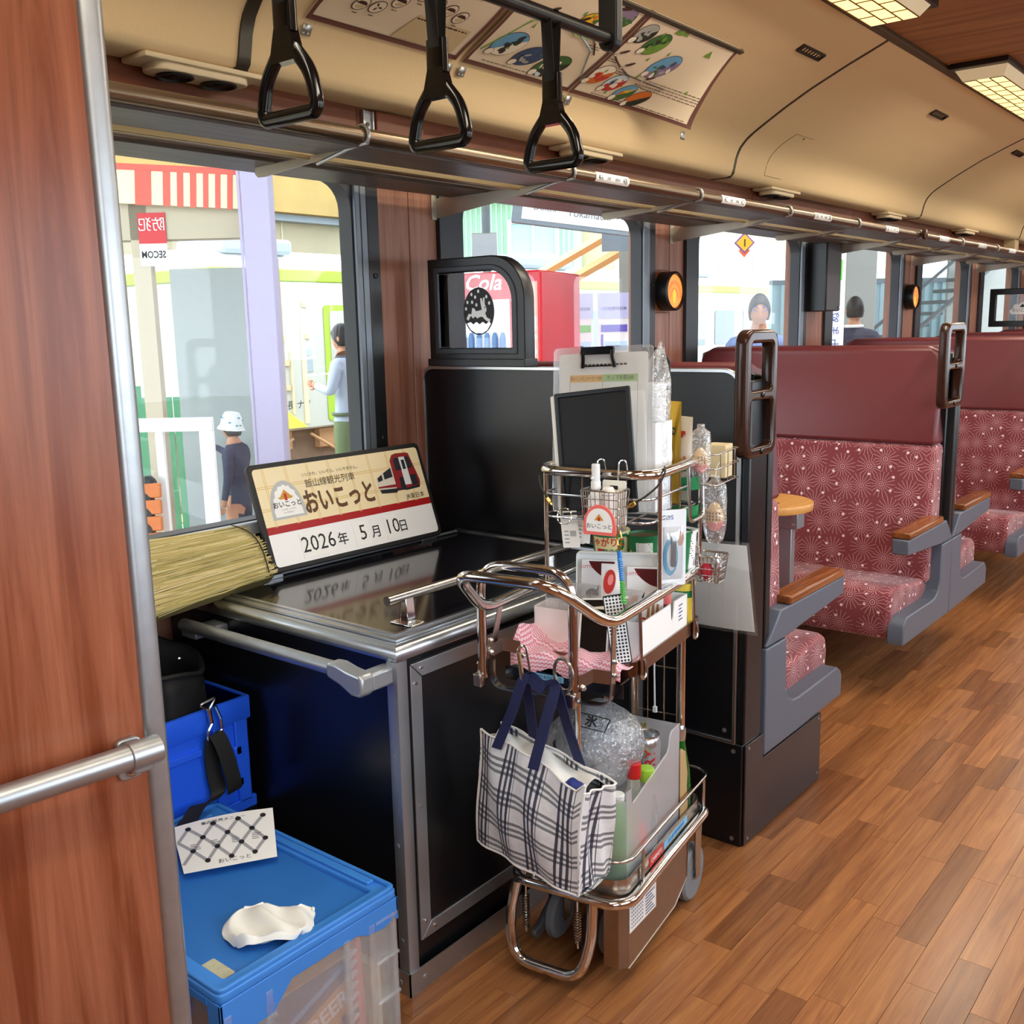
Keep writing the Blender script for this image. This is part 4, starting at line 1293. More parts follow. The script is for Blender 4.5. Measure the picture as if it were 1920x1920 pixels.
# ---- the date sign leaning on the window
SF = frame((-1.973, 1.494, CZ + .018), (.018, .590, 0), (-.092, -.006, .262))
SW, SH = .592, .278
t = Thing('date_sign', 'leaning train name and date board reading 2026, 5, 10 on the counter', 'sign', tuple(SF.translation))
m = MB(); m.plate([rrect(0, SW, 0, SH, .016, 5)], .014, .003, SF @ TR(0, 0, -.007))
bd = t.part('board', m, 'black_rubber')
def onS(z): return SF @ TR(0, 0, z)
m = MB(); m.flat(rrect(.013, SW - .013, .013, .096, (.010, .010, 0, 0), 4), .0004, SF)
t.part('white_field', m, 'white_gloss', under=bd, smooth=0)
m = MB(); m.flat(rrect(.013, SW - .013, .112, SH - .013, (0, 0, .010, .010), 4), .0004, SF)
t.part('cream_field', m, M('sign_cream', '#f0dfb4', .4), under=bd, smooth=0)
m = MB(); m.flat([(.013, .096), (SW - .013, .096), (SW - .013, .115), (.013, .115)], .0005, SF)
t.part('red_stripe', m, M('sign_red', '#a81418', .35), under=bd, smooth=0)
m = MB()
for k in range(8):
    x = .04 + k * .069
    for d in (0, .005): m.flat([(x + d, .112), (x + d + .002, .112), (x + d + .002, SH - .013), (x + d, SH - .013)], .0006, SF)
for y in (.155, .212):
    for d in (0, .005): m.flat([(.013, y + d), (SW - .013, y + d), (SW - .013, y + d + .002), (.013, y + d + .002)], .0006, SF)
t.part('plaid_lines', m, M('sign_plaid', '#dfbf7d', .4), under=bd, smooth=0)
for x0, x1, tx in ((.100, .205, '2026'), (.275, .330, '5'), (.385, .432, '10')):
    m = MB(); m.plate([rrect(x0, x1, .020, .086, .001, 1)], .0012, 0, onS(.0008)); t.part('date_card', m, 'white', under=bd, smooth=0)
    m = MB(); m.text(tx, .058, onS(.0018) @ TR((x0 + x1) / 2 + .003, .053, 0), sx=.95); t.part('date_number', m, 'ink', under=bd, smooth=0)
for s, x in (('年', .235), ('月', .352), ('日', .452)):
    m = MB(); m.text(s, .036, onS(.001) @ TR(x, .048, 0), off=.0004); t.part('date_character', m, 'ink', under=bd, smooth=0)
m = MB(); m.text('おいこっと', .068, onS(.001) @ TR(.263, .157, 0), off=.0022, sx=.72)
t.part('name_lettering', m, M('sign_brown', '#5c3a1e', .5), under=bd, smooth=0)
m = MB(); m.text('飯山線観光列車', .024, onS(.001) @ TR(.245, .2085, 0)); t.part('line_lettering', m, 'ink', under=bd, smooth=0)
m = MB(); m.text('いいかわ、いいそら、いいやません。', .0115, onS(.001) @ TR(.255, .2335, 0))
t.part('slogan_lettering', m, 'ink', under=bd, smooth=0)
m = MB(); m.text('JR東日本', .018, onS(.0016) @ TR(.527, .126, 0))
t.part('company_lettering', m, 'ink', under=bd, smooth=0)
m = MB()
dome = lambda x, y, a, h, wob: [(x - a, y)] + [(x - (a + wob * math.sin(k * 2.2)) * math.cos(PI * k / 24), y + (h + wob * math.sin(k * 2.2)) * math.sin(PI * k / 24) ** .8) for k in range(0, 25)] + [(x + a, y)]
m.flat(dome(.092, .130, .053, .098, 0), .0008, SF)
lg = t.part('logo_base', m, M('logo_grey', '#b9bcbc', .4), under=bd, smooth=0)
m = MB(); m.flat(dome(.092, .136, .042, .080, .0025), .0011, SF); t.part('logo_white', m, 'white', under=bd, smooth=0)
m = MB(); m.flat([(.075, .186), (.110, .186), (.092, .205)], .0014, SF); m.flat([(.068, .186), (.116, .186), (.110, .180), (.074, .180)], .0014, SF); t.part('logo_roof', m, M('logo_gold', '#c99532', .4), under=bd, smooth=0)
m = MB(); m.flat([(.088, .194), (.096, .194), (.096, .176), (.088, .176)], .0016, SF); t.part('logo_person', m, 'red', under=bd, smooth=0)
m = MB(); m.text('おいこっと', .018, onS(.0016) @ TR(.092, .166, 0), off=.0003); m.text('いいかわ、いいそら', .005, onS(.0016) @ TR(.092, .153, 0)); m.text('いいやません。', .005, onS(.0016) @ TR(.092, .145, 0)); t.part('logo_lettering', m, 'ink', under=bd, smooth=0)
# printed train
def poly(m, pts, z): m.flat([(.400 + p[0] * .165, .146 + p[1] * .110) for p in pts], z, SF)
m = MB(); poly(m, [(.0, .12), (.0, .42), (.18, .55), (.40, .68), (.40, .06)], .0009); t.part('train_cars', m, M('tr_cream', '#d8d2c4', .4), under=bd, smooth=0)
m = MB(); poly(m, [(.40, .02), (.40, .82), (.47, .96), (.56, .99), (.80, .98), (.86, .95), (.97, .20), (.95, .10), (.62, .02)], .0010)
poly(m, [(0, .16), (0, .20), (.40, .20), (.40, .12)], .0011); t.part('train_front', m, M('tr_red', '#8c1a22', .35), under=bd, smooth=0)
m = MB()
for q in ([(.48, .55), (.48, .86), (.60, .88), (.62, .54)], [(.76, .54), (.74, .88), (.84, .86), (.88, .58)], [(.03, .32), (.03, .42), (.14, .50), (.14, .35)], [(.18, .36), (.18, .53), (.37, .64), (.37, .40)]): poly(m, q, .0013)
poly(m, [(.50, .06), (.52, .36), (.60, .36), (.62, .04)], .0013); poly(m, [(.78, .08), (.76, .38), (.90, .38), (.92, .12)], .0013)
poly(m, [(.02, .12), (.04, .02), (.38, -.02), (.42, .05), (.62, .0), (.92, .02), (.95, .10), (.62, .05), (.40, .09)], .0012)
t.part('train_dark_areas', m, M('tr_dark', '#23262e', .3), under=bd, smooth=0)
m = MB(); poly(m, [(.61, .14), (.61, .88), (.75, .88), (.76, .14)], .0013); t.part('train_door', m, M('tr_white', '#dfe5e6', .3), under=bd, smooth=0)
m = MB(); poly(m, [(.65, .55), (.65, .80), (.72, .80), (.72, .55)], .0016); t.part('train_door_window', m, 'tr_dark', under=bd, smooth=0)

# ---- bundle of straw by the window
t = Thing('straw_bundle', 'bundle of pale dry straw lying between the window sill and the counter', 'straw', (-2.02, 1.15, CZ + .01))
SA, SB = Vector((-1.938, 1.468, .772)), Vector((-2.128, 1.505, .858))     # tied end: front-low, back-high
def straw_pt(u, v, h):
    # u along the bundle (0 right end, 1 left), v from front-bottom to back-top, h out of the face
    a = SA.lerp(SB, v)
    b_ = Vector((-1.87, .86, .758)).lerp(Vector((-2.13, .90, .875)), v)
    n = Vector((.42, 0, .9))
    return a.lerp(b_, u) + n * (h + .028 * math.sin(PI * v))
m = MB(); m.slab(lambda u, v: straw_pt(1 - u, v, -.004), 8, 8, .03)
t.part('core', m, M('straw_dark', '#6a5d34', .9), smooth=60)
r = random.Random(9)
g3 = [MB(), MB(), MB()]
for k in range(640):
    v = r.random(); u0 = r.uniform(-.02, .06) if r.random() < .7 else r.uniform(0, .5); u1 = min(1.05, u0 + r.uniform(.45, 1.05))
    dv = r.gauss(0, .05); h = r.uniform(-.003, .010)
    P = [straw_pt(u0 + (u1 - u0) * s, min(1.03, max(-.03, v + dv * s)), h + .003 * math.sin(s * 5 + k)) for s in (0, .33, .66, 1)]
    g3[k % 3].tube(P, r.uniform(.0011, .0024), seg=3)
for i, c in enumerate(('#c9b77c', '#b3a566', '#ddcf9c')):
    t.part('straws', g3[i], M('straw_%d' % i, c, .7), smooth=0, kind='stuff')
m = MB(); m.tube([straw_pt(.035 - .02 * math.sin(v * 3), v, .014) for v in [k / 8 for k in range(9)]], .0018, seg=5)
t.part('tie_cord', m, M('cord_dark', '#3a3320', .8))

# ---- clear folding crate with blue lid
clear('crate_clear', '#eef3f8', .13, .05, .22)
X0, X1, YA, YB, LZ = -1.80, -1.240, .782, 1.168, .340
t = Thing('folding_crate', 'clear folding crate with a blue lid, standing in front of the counter', 'crate', ((X0 + X1) / 2, (YA + YB) / 2, 0))
M('crate_blue', '#2f74c4', .42, var=.10, bscale=14); M('crate_blue2', '#3f8ae0', .38)
m = MB()
m.box(X0 + .03, X1 - .03, YA + .03, YB - .03, LZ - .016, LZ - .010)
t.part('lid_top', m, 'crate_blue')
m = MB()
F = TR(0, 0, LZ - .008)
m.plate([rrect(X0, X1, YA, YB, .012, 3), rrect(X0 + .034, X1 - .034, YA + .034, YB - .034, .006, 2)[::-1]], .016, .003, F)
m.plate([rrect(X0 + .002, X1 - .002, YA + .002, YB - .002, .012, 3), rrect(X0 + .010, X1 - .010, YA + .010, YB - .010, .01, 3)[::-1]], .010, .002, TR(0, 0, LZ + .003))
m.prism([(YA, LZ - .016), (YA, LZ - .085), (YA + .10, LZ - .085), (YA + .14, LZ - .045), (YB - .10, LZ - .045), (YB - .075, LZ - .058), (YB - .035, LZ - .062), (YB, LZ - .05), (YB, LZ - .016)], X1 - .006, X1, axis='x')
m.prism([(X0, LZ - .016), (X0, LZ - .06), (X1, LZ - .06), (X1, LZ - .016)], YB - .006, YB, axis='y')
for a, b_ in ((X0, X1 - .10), (X1 - .035, X1)): m.box(a, b_, YA, YA + .006, LZ - .085, LZ - .016)
m.box(X1 - .10, X1 - .035, YA, YA + .006, LZ - .030, LZ - .016)
m.box(X1 - .10, X1 - .035, YA + .03, YA + .036, LZ - .085, LZ - .02)
m.box(X1 - .40, X1 - .05, YB - .028, YB - .012, LZ, LZ + .006)
t.part('lid_rim', m, 'crate_blue2', bevel=.0015)
m = MB(); m.plate([rrect(-1.345, -1.285, .812, .845, .003, 2)], .001, 0, TR(0, 0, LZ - .0095))
t.part('worn_label', m, M('label_old', '#b9b79a', .7, var=.3, bscale=90), smooth=0)
m = MB()
hh = LZ - .03
m.box(X0 + .006, X1 - .006, YA + .006, YB - .006, .0, .006)
for a in ((X1 - .010, X1 - .006, YA + .008, YB - .004), (X0 + .004, X0 + .008, YA + .008, YB - .004), (X0 + .008, X1 - .006, YB - .010, YB - .006), (X0 + .008, X1 - .006, YA + .006, YA + .010)): m.box(*a, .006, hh)
t.part('clear_body', m, 'crate_clear', smooth=0)
for k, y in enumerate((YB - .006, YB - .060, YB - .120, YA + .10, YA + .02)):
    m = MB(); m.box(X1 - .006, X1 + .001, y - .014, y, .004, hh - .01)
    t.part('upright_rib', m, 'crate_clear', bevel=.002)
m = MB()
for y in (YB - .125, YA + .085):
    for z in [.03 + .021 * k for k in range(12)]: m.prism([(y, z), (y + .022, z + .010), (y, z + .016)], X1 - .006, X1 + .001, axis='x')
t.part('teeth', m, 'crate_clear', smooth=0, kind='stuff')
for z in (.30, .22, .14, .06):
    m = MB(); m.box(X1 - .006, X1 + .003, YB - .058, YB - .004, z - .006, z)
    t.part('cross_rib', m, 'crate_clear', bevel=.001)
t = Thing('beer_carton', 'orange and navy beer carton seen through the clear crate', 'carton', (-1.30, .95, .008))
m = MB(); m.box(-1.42, X1 - .022, YA + .05, YB - .105, .008, .255)
bx = t.part('body', m, M('carton_orange', '#d99a55', .7), bevel=.002)
F = Matrix(((0, 0, 1, X1 - .0215), (1, 0, 0, 0), (0, 1, 0, 0), (0, 0, 0, 1)))
m = MB(); m.flat([(YA + .052, .13), (YB - .107, .215), (YB - .107, .253), (YA + .052, .253)], 0, F); t.part('navy_band', m, M('carton_navy', '#2b3a68', .6), under=bx, smooth=0)
m = MB(); m.flat([(YA + .052, .152), (YB - .107, .237), (YB - .107, .249), (YA + .052, .164)], .0004, F); t.part('blue_band', m, M('carton_blue', '#6fa8d8', .6), under=bx, smooth=0)
RR = Matrix.Rotation(math.radians(17), 4, 'Z')
m = MB(); m.text('KIRIN BEER', .044, F @ TR(.955, .150, .0006) @ RR, off=.001, sx=.95); t.part('white_lettering', m, 'white', under=bx, smooth=0)
m = MB(); m.text('一番搾り', .085, F @ TR(.965, .075, .0006) @ RR, off=.002, sx=.85); t.part('dark_lettering', m, 'carton_navy', under=bx, smooth=0)
t = Thing('packed_packets', 'pink and yellow packets standing at the right end inside the clear crate', 'packets', (-1.27, 1.10, .008))
m = MB(); m.prism([(YB - .095, .01), (YB - .070, .01), (YB - .075, .27), (YB - .088, .285)], -1.36, X1 - .02, axis='x'); t.part('pink_packet', m, 'pink', bevel=.004)
m = MB(); m.prism([(YB - .065, .01), (YB - .030, .01), (YB - .032, .20), (YB - .060, .21)], -1.36, X1 - .02, axis='x'); t.part('yellow_packet', m, M('pale_yellow', '#e4dfae', .6), bevel=.004)

# ---- paper and cloth on the lid
c = [Vector((-1.59, .951, LZ + .008)), Vector((-1.499, 1.098, LZ + .008)), Vector((-1.604, 1.172, LZ + .048)), Vector((-1.735, 1.02, LZ + .026))]
def pap(u, v, h=0):
    p = c[0].lerp(c[1], u).lerp(c[3].lerp(c[2], u), v)
    return p + Vector((0, 0, h + .006 * math.sin(PI * u) * v))
t = Thing('menu_sheet', 'white printed menu sheet with a diamond lattice drawing on the blue lid', 'paper', (-1.60, 1.05, LZ + .006))
m = MB(); m.slab(pap, 10, 8, .0006); sh = t.part('sheet', m, 'paper', smooth=60)
m = MB(); d = MB(); dk = MB()
def L2(m, a, b_, w, z=0):
    a, b_ = Vector((*a, 0)), Vector((*b_, 0)); n = (b_ - a).normalized().cross(Vector((0, 0, 1))) * w
    for k in range(6):
        p, q = a.lerp(b_, k / 6), a.lerp(b_, (k + 1) / 6)
        m.add([p + n, p - n, q - n, q + n], [(0, 1, 2, 3)])
nodes = {}
for i in range(-1, 5):
    for j in range(4):
        nodes[i, j] = (.02 + i * .25 + (.125 if j % 2 else 0), .16 + j * .235)
for (i, j), p in nodes.items():
    for q_ in ((i, j + 1), (i + 1, j + 1) if j % 2 else (i - 1, j + 1)):
        if q_ in nodes and 0 < p[0] < .97 and 0 < nodes[q_][0] < .97: L2(m, p, nodes[q_], .020)
    if .02 < p[0] < .96: dk.flat(ell2(p[0], p[1], .030, .042, 12), .0005)
r = random.Random(2)
for i in range(4):
    for k in range(4):
        x = .13 + i * .21; L2(d, (x, .42 + k * .035), (x + r.uniform(.05, .10), .42 + k * .035), .006)
m.remap(lambda v: pap(v.x, v.y, .0006)); d.remap(lambda v: pap(v.x, v.y, .0006)); dk.remap(lambda v: pap(v.x, v.y, .0009))
t.part('lattice_print', m, M('print_grey', '#a3a4a8', .7), smooth=0); t.part('dots_print', dk, 'ink', smooth=0); t.part('text_print', d, M('print_text', '#6c6c70', .7), smooth=0)
m = MB(); m.text('おいこっと', .09, TR(.55, .10, 0), sx=.8); m.text('車内販売メニュー', .07, TR(.5, .9, 0), sx=.8); m.remap(lambda v: pap(v.x, v.y, .0008)); t.part('lettering', m, 'ink', smooth=0)
q = [Vector((-1.335, .852)), Vector((-1.252, .965)), Vector((-1.318, 1.052)), Vector((-1.43, .945))]
rn = random.Random(4)
W_ = [(rn.uniform(2, 9), rn.uniform(2, 9), rn.uniform(0, 6), rn.uniform(.4, 1)) for _ in range(7)]
def cloth(u, v):
    p = q[0].lerp(q[1], u).lerp(q[3].lerp(q[2], u), v)
    p = Vector((-1.334, .953)) + (p - Vector((-1.334, .953))) * (1.06 - .36 * (abs(u - .5) * 2 * abs(v - .5) * 2) ** 2)
    h = sum(a * math.sin(f * u * 2 + g_ * v * 2 + ph) for f, g_, ph, a in W_) * .0042 + .016
    e = min(u, 1 - u, v, 1 - v)
    h *= min(1, e * 8 + .35)
    ed = .006 * math.sin(u * 9) * (1 if v < .1 or v > .9 else 0) + .006 * math.sin(v * 8)
    return (p.x + ed, p.y + ed * .5, LZ - .008 + max(.003, h + (.010 if v < .12 else 0) * math.sin(PI * u)))
m = MB(); m.slab(cloth, 48, 40, .003)
solo('damp_cloth', 'crumpled white cloth lying on the blue crate lid', 'cloth', m, M('cloth_white', '#f0efe8', .95, bump=.2, bscale=500), smooth=80)

# ---- deep blue bin on a low plinth, with the black bag and its strap
m = MB(); m.box(WX, -1.815, .30, CY - .004, 0, .286); struct('trim_plinth', m, 'black_satin', bevel=.004)
BX0, BX1, BY0, BY1, BZ0, BZ1 = -2.13, -1.812, .80, 1.284, .288, .552
M('bin_blue', '#2563f2', .35)
t = Thing('blue_bin', 'deep blue plastic bin behind the crate, holding a black bag', 'bin', ((BX0 + BX1) / 2, (BY0 + BY1) / 2, BZ0))
m = MB(); w = .006
m.box(BX0, BX1 - .008, BY0, BY1 - .006, BZ0, BZ0 + .006)
m.box(BX1 - .014, BX1 - .008, BY0, BY1 - .006, BZ0, BZ1 - .05); m.box(BX0, BX0 + w, BY0, BY1 - .006, BZ0, BZ1); m.box(BX0, BX1 - .008, BY0, BY0 + w, BZ0, BZ1); m.box(BX0, BX1 - .008, BY1 - .012, BY1 - .006, BZ0, BZ1)
t.part('body', m, 'bin_blue', bevel=.002)
m = MB(); m.plate([rrect(BX0, BX1, BY0, BY1, .006, 2), rrect(BX0 + .012, BX1 - .012, BY0 + .012, BY1 - .012, .004, 2)[::-1]], .052, .002, TR(0, 0, BZ1 - .026))
t.part('rim', m, 'bin_blue')
for y0, y1, z0, z1, nm in ((BY1 - .10, BY1 - .075, BZ0 + .02, BZ1 - .05, 'upright_rib'), (BY1 - .045, BY1 - .012, BZ0 + .02, BZ1 - .05, 'upright_rib'), (BY1 - .10, BY1, BZ0, BZ0 + .026, 'foot_rim'), (BY0, BY1 - .13, BZ1 - .10, BZ1 - .085, 'cross_rib'), (BY1 - .05, BY1 - .03, BZ1 - .13, BZ1 - .11, 'clasp'), (BY1 - .05, BY1 - .03, BZ0 + .06, BZ0 + .08, 'clasp')):
    m = MB(); m.box(BX1 - .012, BX1 - .001, y0, y1, z0, z1); t.part(nm, m, 'bin_blue', bevel=.002)
t = Thing('black_bag', 'open black shoulder bag standing in the deep blue bin', 'bag', (-1.95, 1.06, BZ0 + .01))
def bag(u, v):
    a = 2 * PI * u
    z = BZ0 + .012 + .375 * v - .060 * math.cos(a - .9) * v
    k = 1 - .10 * v
    return (-1.965 + .135 * k * math.cos(a), 1.095 + .172 * k * math.sin(a), z + .006 * math.sin(5 * a) * v)
m = MB(); m.grid(lambda u, v: bag(u, v), 36, 8); m.f = [f for f in m.f]
o = t.part('body', m, M('bag_black', '#0e0e10', .75, bump=.3, bscale=200), smooth=80); md = o.modifiers.new('thick', 'SOLIDIFY'); md.thickness = .006
m = MB(); m.tube([Vector(bag(k / 30, 1)) for k in range(30)], .006, True, 6); t.part('zip_edge', m, 'bag_black')
m = MB(); m.ell((-1.965, 1.06, BZ0 + .012), (.12, .16, .004)); t.part('bottom', m, 'bag_black')
m = MB(); m.ell((-1.88, 1.16, BZ0 + .37), (.004, .004, .004), seg=8); m.ell((-1.86, 1.01, BZ0 + .36), (.004, .004, .004), seg=8); t.part('studs', m, 'steel')
m = MB()
m.tube(fil([(-1.806, 1.172, .552), (-1.803, 1.148, .572), (-1.803, 1.190, .578)], .008, 3, True), .0028, True, 6)
t.part('dee_ring', m, 'steel_dull')
m = MB()
m.tube([(-1.803, 1.170, .555), (-1.800, 1.172, .524)], .0055, seg=8); m.tube([(-1.803, 1.186, .558), (-1.800, 1.196, .528)], .0042, seg=8)
m.tube(fil([(-1.800, 1.174, .524), (-1.798, 1.160, .508), (-1.798, 1.158, .488), (-1.798, 1.196, .500), (-1.800, 1.196, .526)], .008, 3), .003, seg=6)
t.part('snap_hook', m, 'steel')
path = [Vector(p) for p in ((-1.796, 1.178, .500), (-1.786, 1.184, .478), (-1.780, 1.194, .43), (-1.778, 1.203, .38), (-1.784, 1.206, .36))]
path2 = [Vector(p) for p in ((-1.800, 1.172, .498), (-1.806, 1.170, .46), (-1.806, 1.172, .41), (-1.800, 1.176, .365), (-1.790, 1.150, .357), (-1.768, 1.105, .370), (-1.748, 1.065, .355), (-1.715, 1.01, .351), (-1.69, .97, .350))]
def ribbon(m, P, w, th=.002, up=None, sub=4):
    P = [Vector(p) for p in P]
    C = []
    for i in range(len(P) - 1):
        p0, p1, p2, p3 = P[max(0, i - 1)], P[i], P[i + 1], P[min(len(P) - 1, i + 2)]
        for k in range(sub):
            s = k / sub
            C.append(.5 * ((2 * p1) + (p2 - p0) * s + (2 * p0 - 5 * p1 + 4 * p2 - p3) * s * s + (3 * p1 - p0 - 3 * p2 + p3) * s ** 3))
    C.append(P[-1])
    n = len(C) - 1
    def fn(u, v):
        x = v * n; i = min(n - 1, int(x)); p = C[i].lerp(C[i + 1], x - i)
        wd_ = (up(i / n) if callable(up) else (up or Vector((0, 1, 0)))).normalized()
        return p + wd_ * (u - .5) * w
    m.slab(fn, 1, n, th)
m = MB(); ribbon(m, path, .036, up=Vector((0, 1, .12))); ribbon(m, path2, .036, up=lambda s: Vector((0, 1, .3)).lerp(Vector((1, .6, 0)), min(1, max(0, (s - .3) * 2.4))))
t.part('strap', m, 'strap_black', smooth=50)
# ================================================================== TROLLEY  (local axes: u right, v away, z up)
TM = TR(-1.0, 1.577, 0) @ RZ(8.5)
def loop(u0, u1, v0, v1, z, r, n=5): return [(p[0], p[1], z) for p in rrect(u0, u1, v0, v1, r, n)]
t = Thing('service_trolley', 'stainless steel service trolley with three tiers, parked beside the black counter', 'trolley', (-.13, .22, 0), TM)
m = MB(); m.tube(loop(-.262, .006, -.03, .47, .200, .05, 7), .0115, True, 12)
t.part('lower_frame', m, 'steel', smooth=60)
m = MB()
o, i = rrect(-.252, -.006, -.008, .452, .04, 6), rrect(-.249, -.009, -.005, .449, .037, 6)
m.plate([o, i[::-1]], .056, 0, TR(0, 0, .212)); m.prism(i, .186, .189)
t.part('lower_tray', m, 'steel_dull', smooth=30)
m = MB(); m.tube(loop(-.256, 0, -.014, .49, .284, .045, 6), .004, True, 8)
for u, v in ((0, .075), (0, .44), (-.256, .075), (-.256, .44)): m.tube([(u, v, .284), (u, v, .20)], .004, seg=8)
t.part('lower_rail', m, 'steel_wire', smooth=60)
m = MB(); m.tube(fil([(-.243, -.03, .195), (-.256, -.045, .110), (-.235, -.06, .032), (-.085, -.06, .032), (-.062, -.045, .110), (-.066, -.03, .195)], .045, 6), .0115, seg=12)
t.part('bumper', m, 'steel', smooth=60)
m = MB()
m.prism([(.0, .05), (.255, .05), (.330, .085), (.335, .185), (.0, .185)], -.003, 0, axis='x')
m.prism([(.0, .0), (-.016, -.014), (-.050, -.014), (-.050, -.011), (-.017, -.011), (-.003, .0015)], .05, .185)
m.prism([(.0, .048), (.258, .048), (.334, .082), (.339, .187), (.335, .187), (.330, .0835), (.257, .051), (.0, .051)], -.003, .002, axis='x')
sk = t.part('skirt_panel', m, M('steel_brushed', '#a79a90', .3, 1, var=.1, bscale=30), bevel=.0015)
m = MB(); m.plate([rrect(.004, .144, 0, .064, .001, 1)], .0006, 0, Matrix(((0, 0, 1, .0008), (1, 0, 0, 0), (-.095, 1, 0, .126), (0, 0, 0, 1))))
cp = t.part('calendar_paper', m, 'paper', under=sk, smooth=0)
m = MB(); FP = Matrix(((0, 0, 1, .0016), (1, 0, 0, 0), (-.095, 1, 0, .126), (0, 0, 0, 1)))
for j in range(6):
    for i_ in range(7):
        x = .012 + i_ * (.009 if i_ < 7 else .01)
        m.flat([(x, .008 + j * .0085), (x + .005, .008 + j * .0085), (x + .005, .0115 + j * .0085), (x, .0115 + j * .0085)], 0, FP)
for j in range(7):
    m.flat([(.085, .006 + j * .007), (.135 - (j % 3) * .008, .006 + j * .007), (.135 - (j % 3) * .008, .009 + j * .007), (.085, .009 + j * .007)], 0, FP)
t.part('calendar_print', m, M('cal_blue', '#5a6a8a', .7), under=sk, smooth=0)
M('tyre', '#80868b', .6); M('cast_grey', '#5b6064', .5, .3)
for u, v, r, lab in ((-.012, .385, .068, 'wheel'), (-.245, .385, .068, 'wheel'), (-.085, .105, .055, 'wheel'), (-.215, .105, .055, 'wheel')):
    F = frame((u - .012, v, r), (0, 1, 0), (0, 0, 1))
    m = MB(); m.lathe([(.6 * r, 0), (r - .006, 0), (r, .006), (r, .018), (r - .006, .024), (.6 * r, .024)], F, 26)
    w = t.part(lab, m, 'tyre', smooth=40)
    m = MB(); m.lathe([(0, .002), (.62 * r, .002), (.62 * r, .022), (0, .022)], F, 20); m.lathe([(.010, -.004), (.010, .028), (0, .029)], F, 10)
    t.part('hub', m, 'cast_grey', under=w, smooth=40)
    m = MB()
    for s in (-.018, .020): m.prism([(v - .012, r - .01), (v + .012, r - .01), (v + .022, .19), (v - .022, .19)], u + s - .0015, u + s + .0015, axis='x')
    t.part('fork', m, 'steel_dull', bevel=.001)
for u in (-.247, -.122):
    m = MB(); m.tube([(u, .012, .05), (u, .012, .195)], .003, seg=6)
    rod = t.part('brake_rod', m, 'steel')
    m = MB(); m.tube([(u + .007 * math.cos(k * .9), .012 + .007 * math.sin(k * .9), .06 + k * .0009) for k in range(90)], .0016, seg=5)
    t.part('spring', m, 'steel_wire', under=rod, smooth=0)
    m = MB(); m.tube([(u, .012, .185), (u, .012, .245)], .0085, seg=12); t.part('socket', m, 'steel', under=rod)
    m = MB(); m.prism([(.005, .05), (.02, .035), (.10, .05), (.12, .085), (.10, .10), (.03, .062), (.005, .062)], u + .012, u + .026, axis='x'); t.part('brake_arm', m, 'cast_grey', bevel=.004)
# posts between the tiers
for u in (-.250, -.176, -.052):
    m = MB(); m.tube([(u, .425, .19), (u, .425, .668)], .0085, seg=12)
    t.part('rear_post', m, 'steel', smooth=60)
for u, r_ in ((-.208, .0042), (-.100, .0065)):
    m = MB(); m.tube([(u, -.022, .20), (u, -.022, .66)], r_, seg=8); t.part('front_rod', m, 'steel', smooth=60)
m = MB()
for u in (-.164, -.138, -.096, -.064): m.tube([(u, .425, .34), (u, .425, .665)], .0018, seg=6)
for z in (.55, .435, .34): m.tube([(-.17, .427, z), (-.058, .427, z)], .002, seg=6)
gr = t.part('wire_grid', m, 'steel_dull', smooth=60)
m = MB(); m.tube(fil([(-.112, .418, .60), (-.117, .414, .565), (-.115, .414, .45)], .02), .0022, seg=6); m.box(-.119, -.110, .411, .418, .438, .452)
t.part('cable_tie', m, 'white', under=gr)
# middle tray
m = MB()
o, i = rrect(-.262, .0, .028, .405, .02, 5), rrect(-.259, -.003, .031, .402, .018, 5)
m.plate([o, i[::-1]], .030, 0, TR(0, 0, .680)); m.prism(i, .664, .667)
mt = t.part('middle_tray', m, M('tray_reflected_brown', '#8d7566', .22, 1), smooth=30)  # steel tray; the floor's brown reflection is put into its colour
m = MB(); m.prism(rrect(-.205, -.128, .651, .664, .001, 1), -.0265, -.026, axis='y')
m.v = [Vector((v.x, v.y + .0, v.z)) for v in m.v]
bl = t.part('blue_label', m, M('label_blue', '#7fc0e8', .5), under=mt, smooth=0)
m = MB(); m.text('[2007.8(NO.9)]', .0105, Matrix(((1, 0, 0, -.1665), (0, 0, -1, -.0268), (0, 1, 0, .6573), (0, 0, 0, 1)))); t.part('label_lettering', m, 'ink', under=mt, smooth=0)
m = MB(); m.prism([(-.262, .64), (.0, .64), (.0, .668), (-.262, .668)], -.0258, -.0238, axis='y'); m.box(-.25, -.01, -.0238, .03, .662, .666)
t.part('tray_apron', m, M('steel_dark', '#4a5058', .25, 1), under=mt)
# middle rail running into the push handle
rail = fil([(.0, .395, .805), (.0, -.085, .805), (-.062, -.19, .897), (-.268, -.19, .897), (-.270, -.095, .805), (-.262, .395, .805)], .045, 6, True)
m = MB(); m.tube(rail, .0112, True, 12)
t.part('push_rail', m, 'steel', smooth=60)
m = MB(); m.tube(fil([(-.286, -.075, .655), (-.286, -.075, .893), (-.082, -.075, .893), (-.075, -.085, .648)], .06, 7), .0095, seg=12)
t.part('brake_hoop', m, 'steel', smooth=60)
m = MB()
fb = [(-.268, -.035, .795), (-.280, -.05, .695), (-.281, -.05, .628), (-.012, -.045, .628), (-.008, -.045, .795)]
fb = fil(fb, .035, 6)
def fbar(u, v):
    n = len(fb) - 1; x = v * n; k = min(n - 1, int(x)); p = fb[k].lerp(fb[k + 1], x - k)
    return p + Vector((0, (u - .5) * .018, 0))
m.slab(fbar, 1, len(fb) - 1, .003)
t.part('flat_bar_frame', m, 'steel_dull', smooth=50)
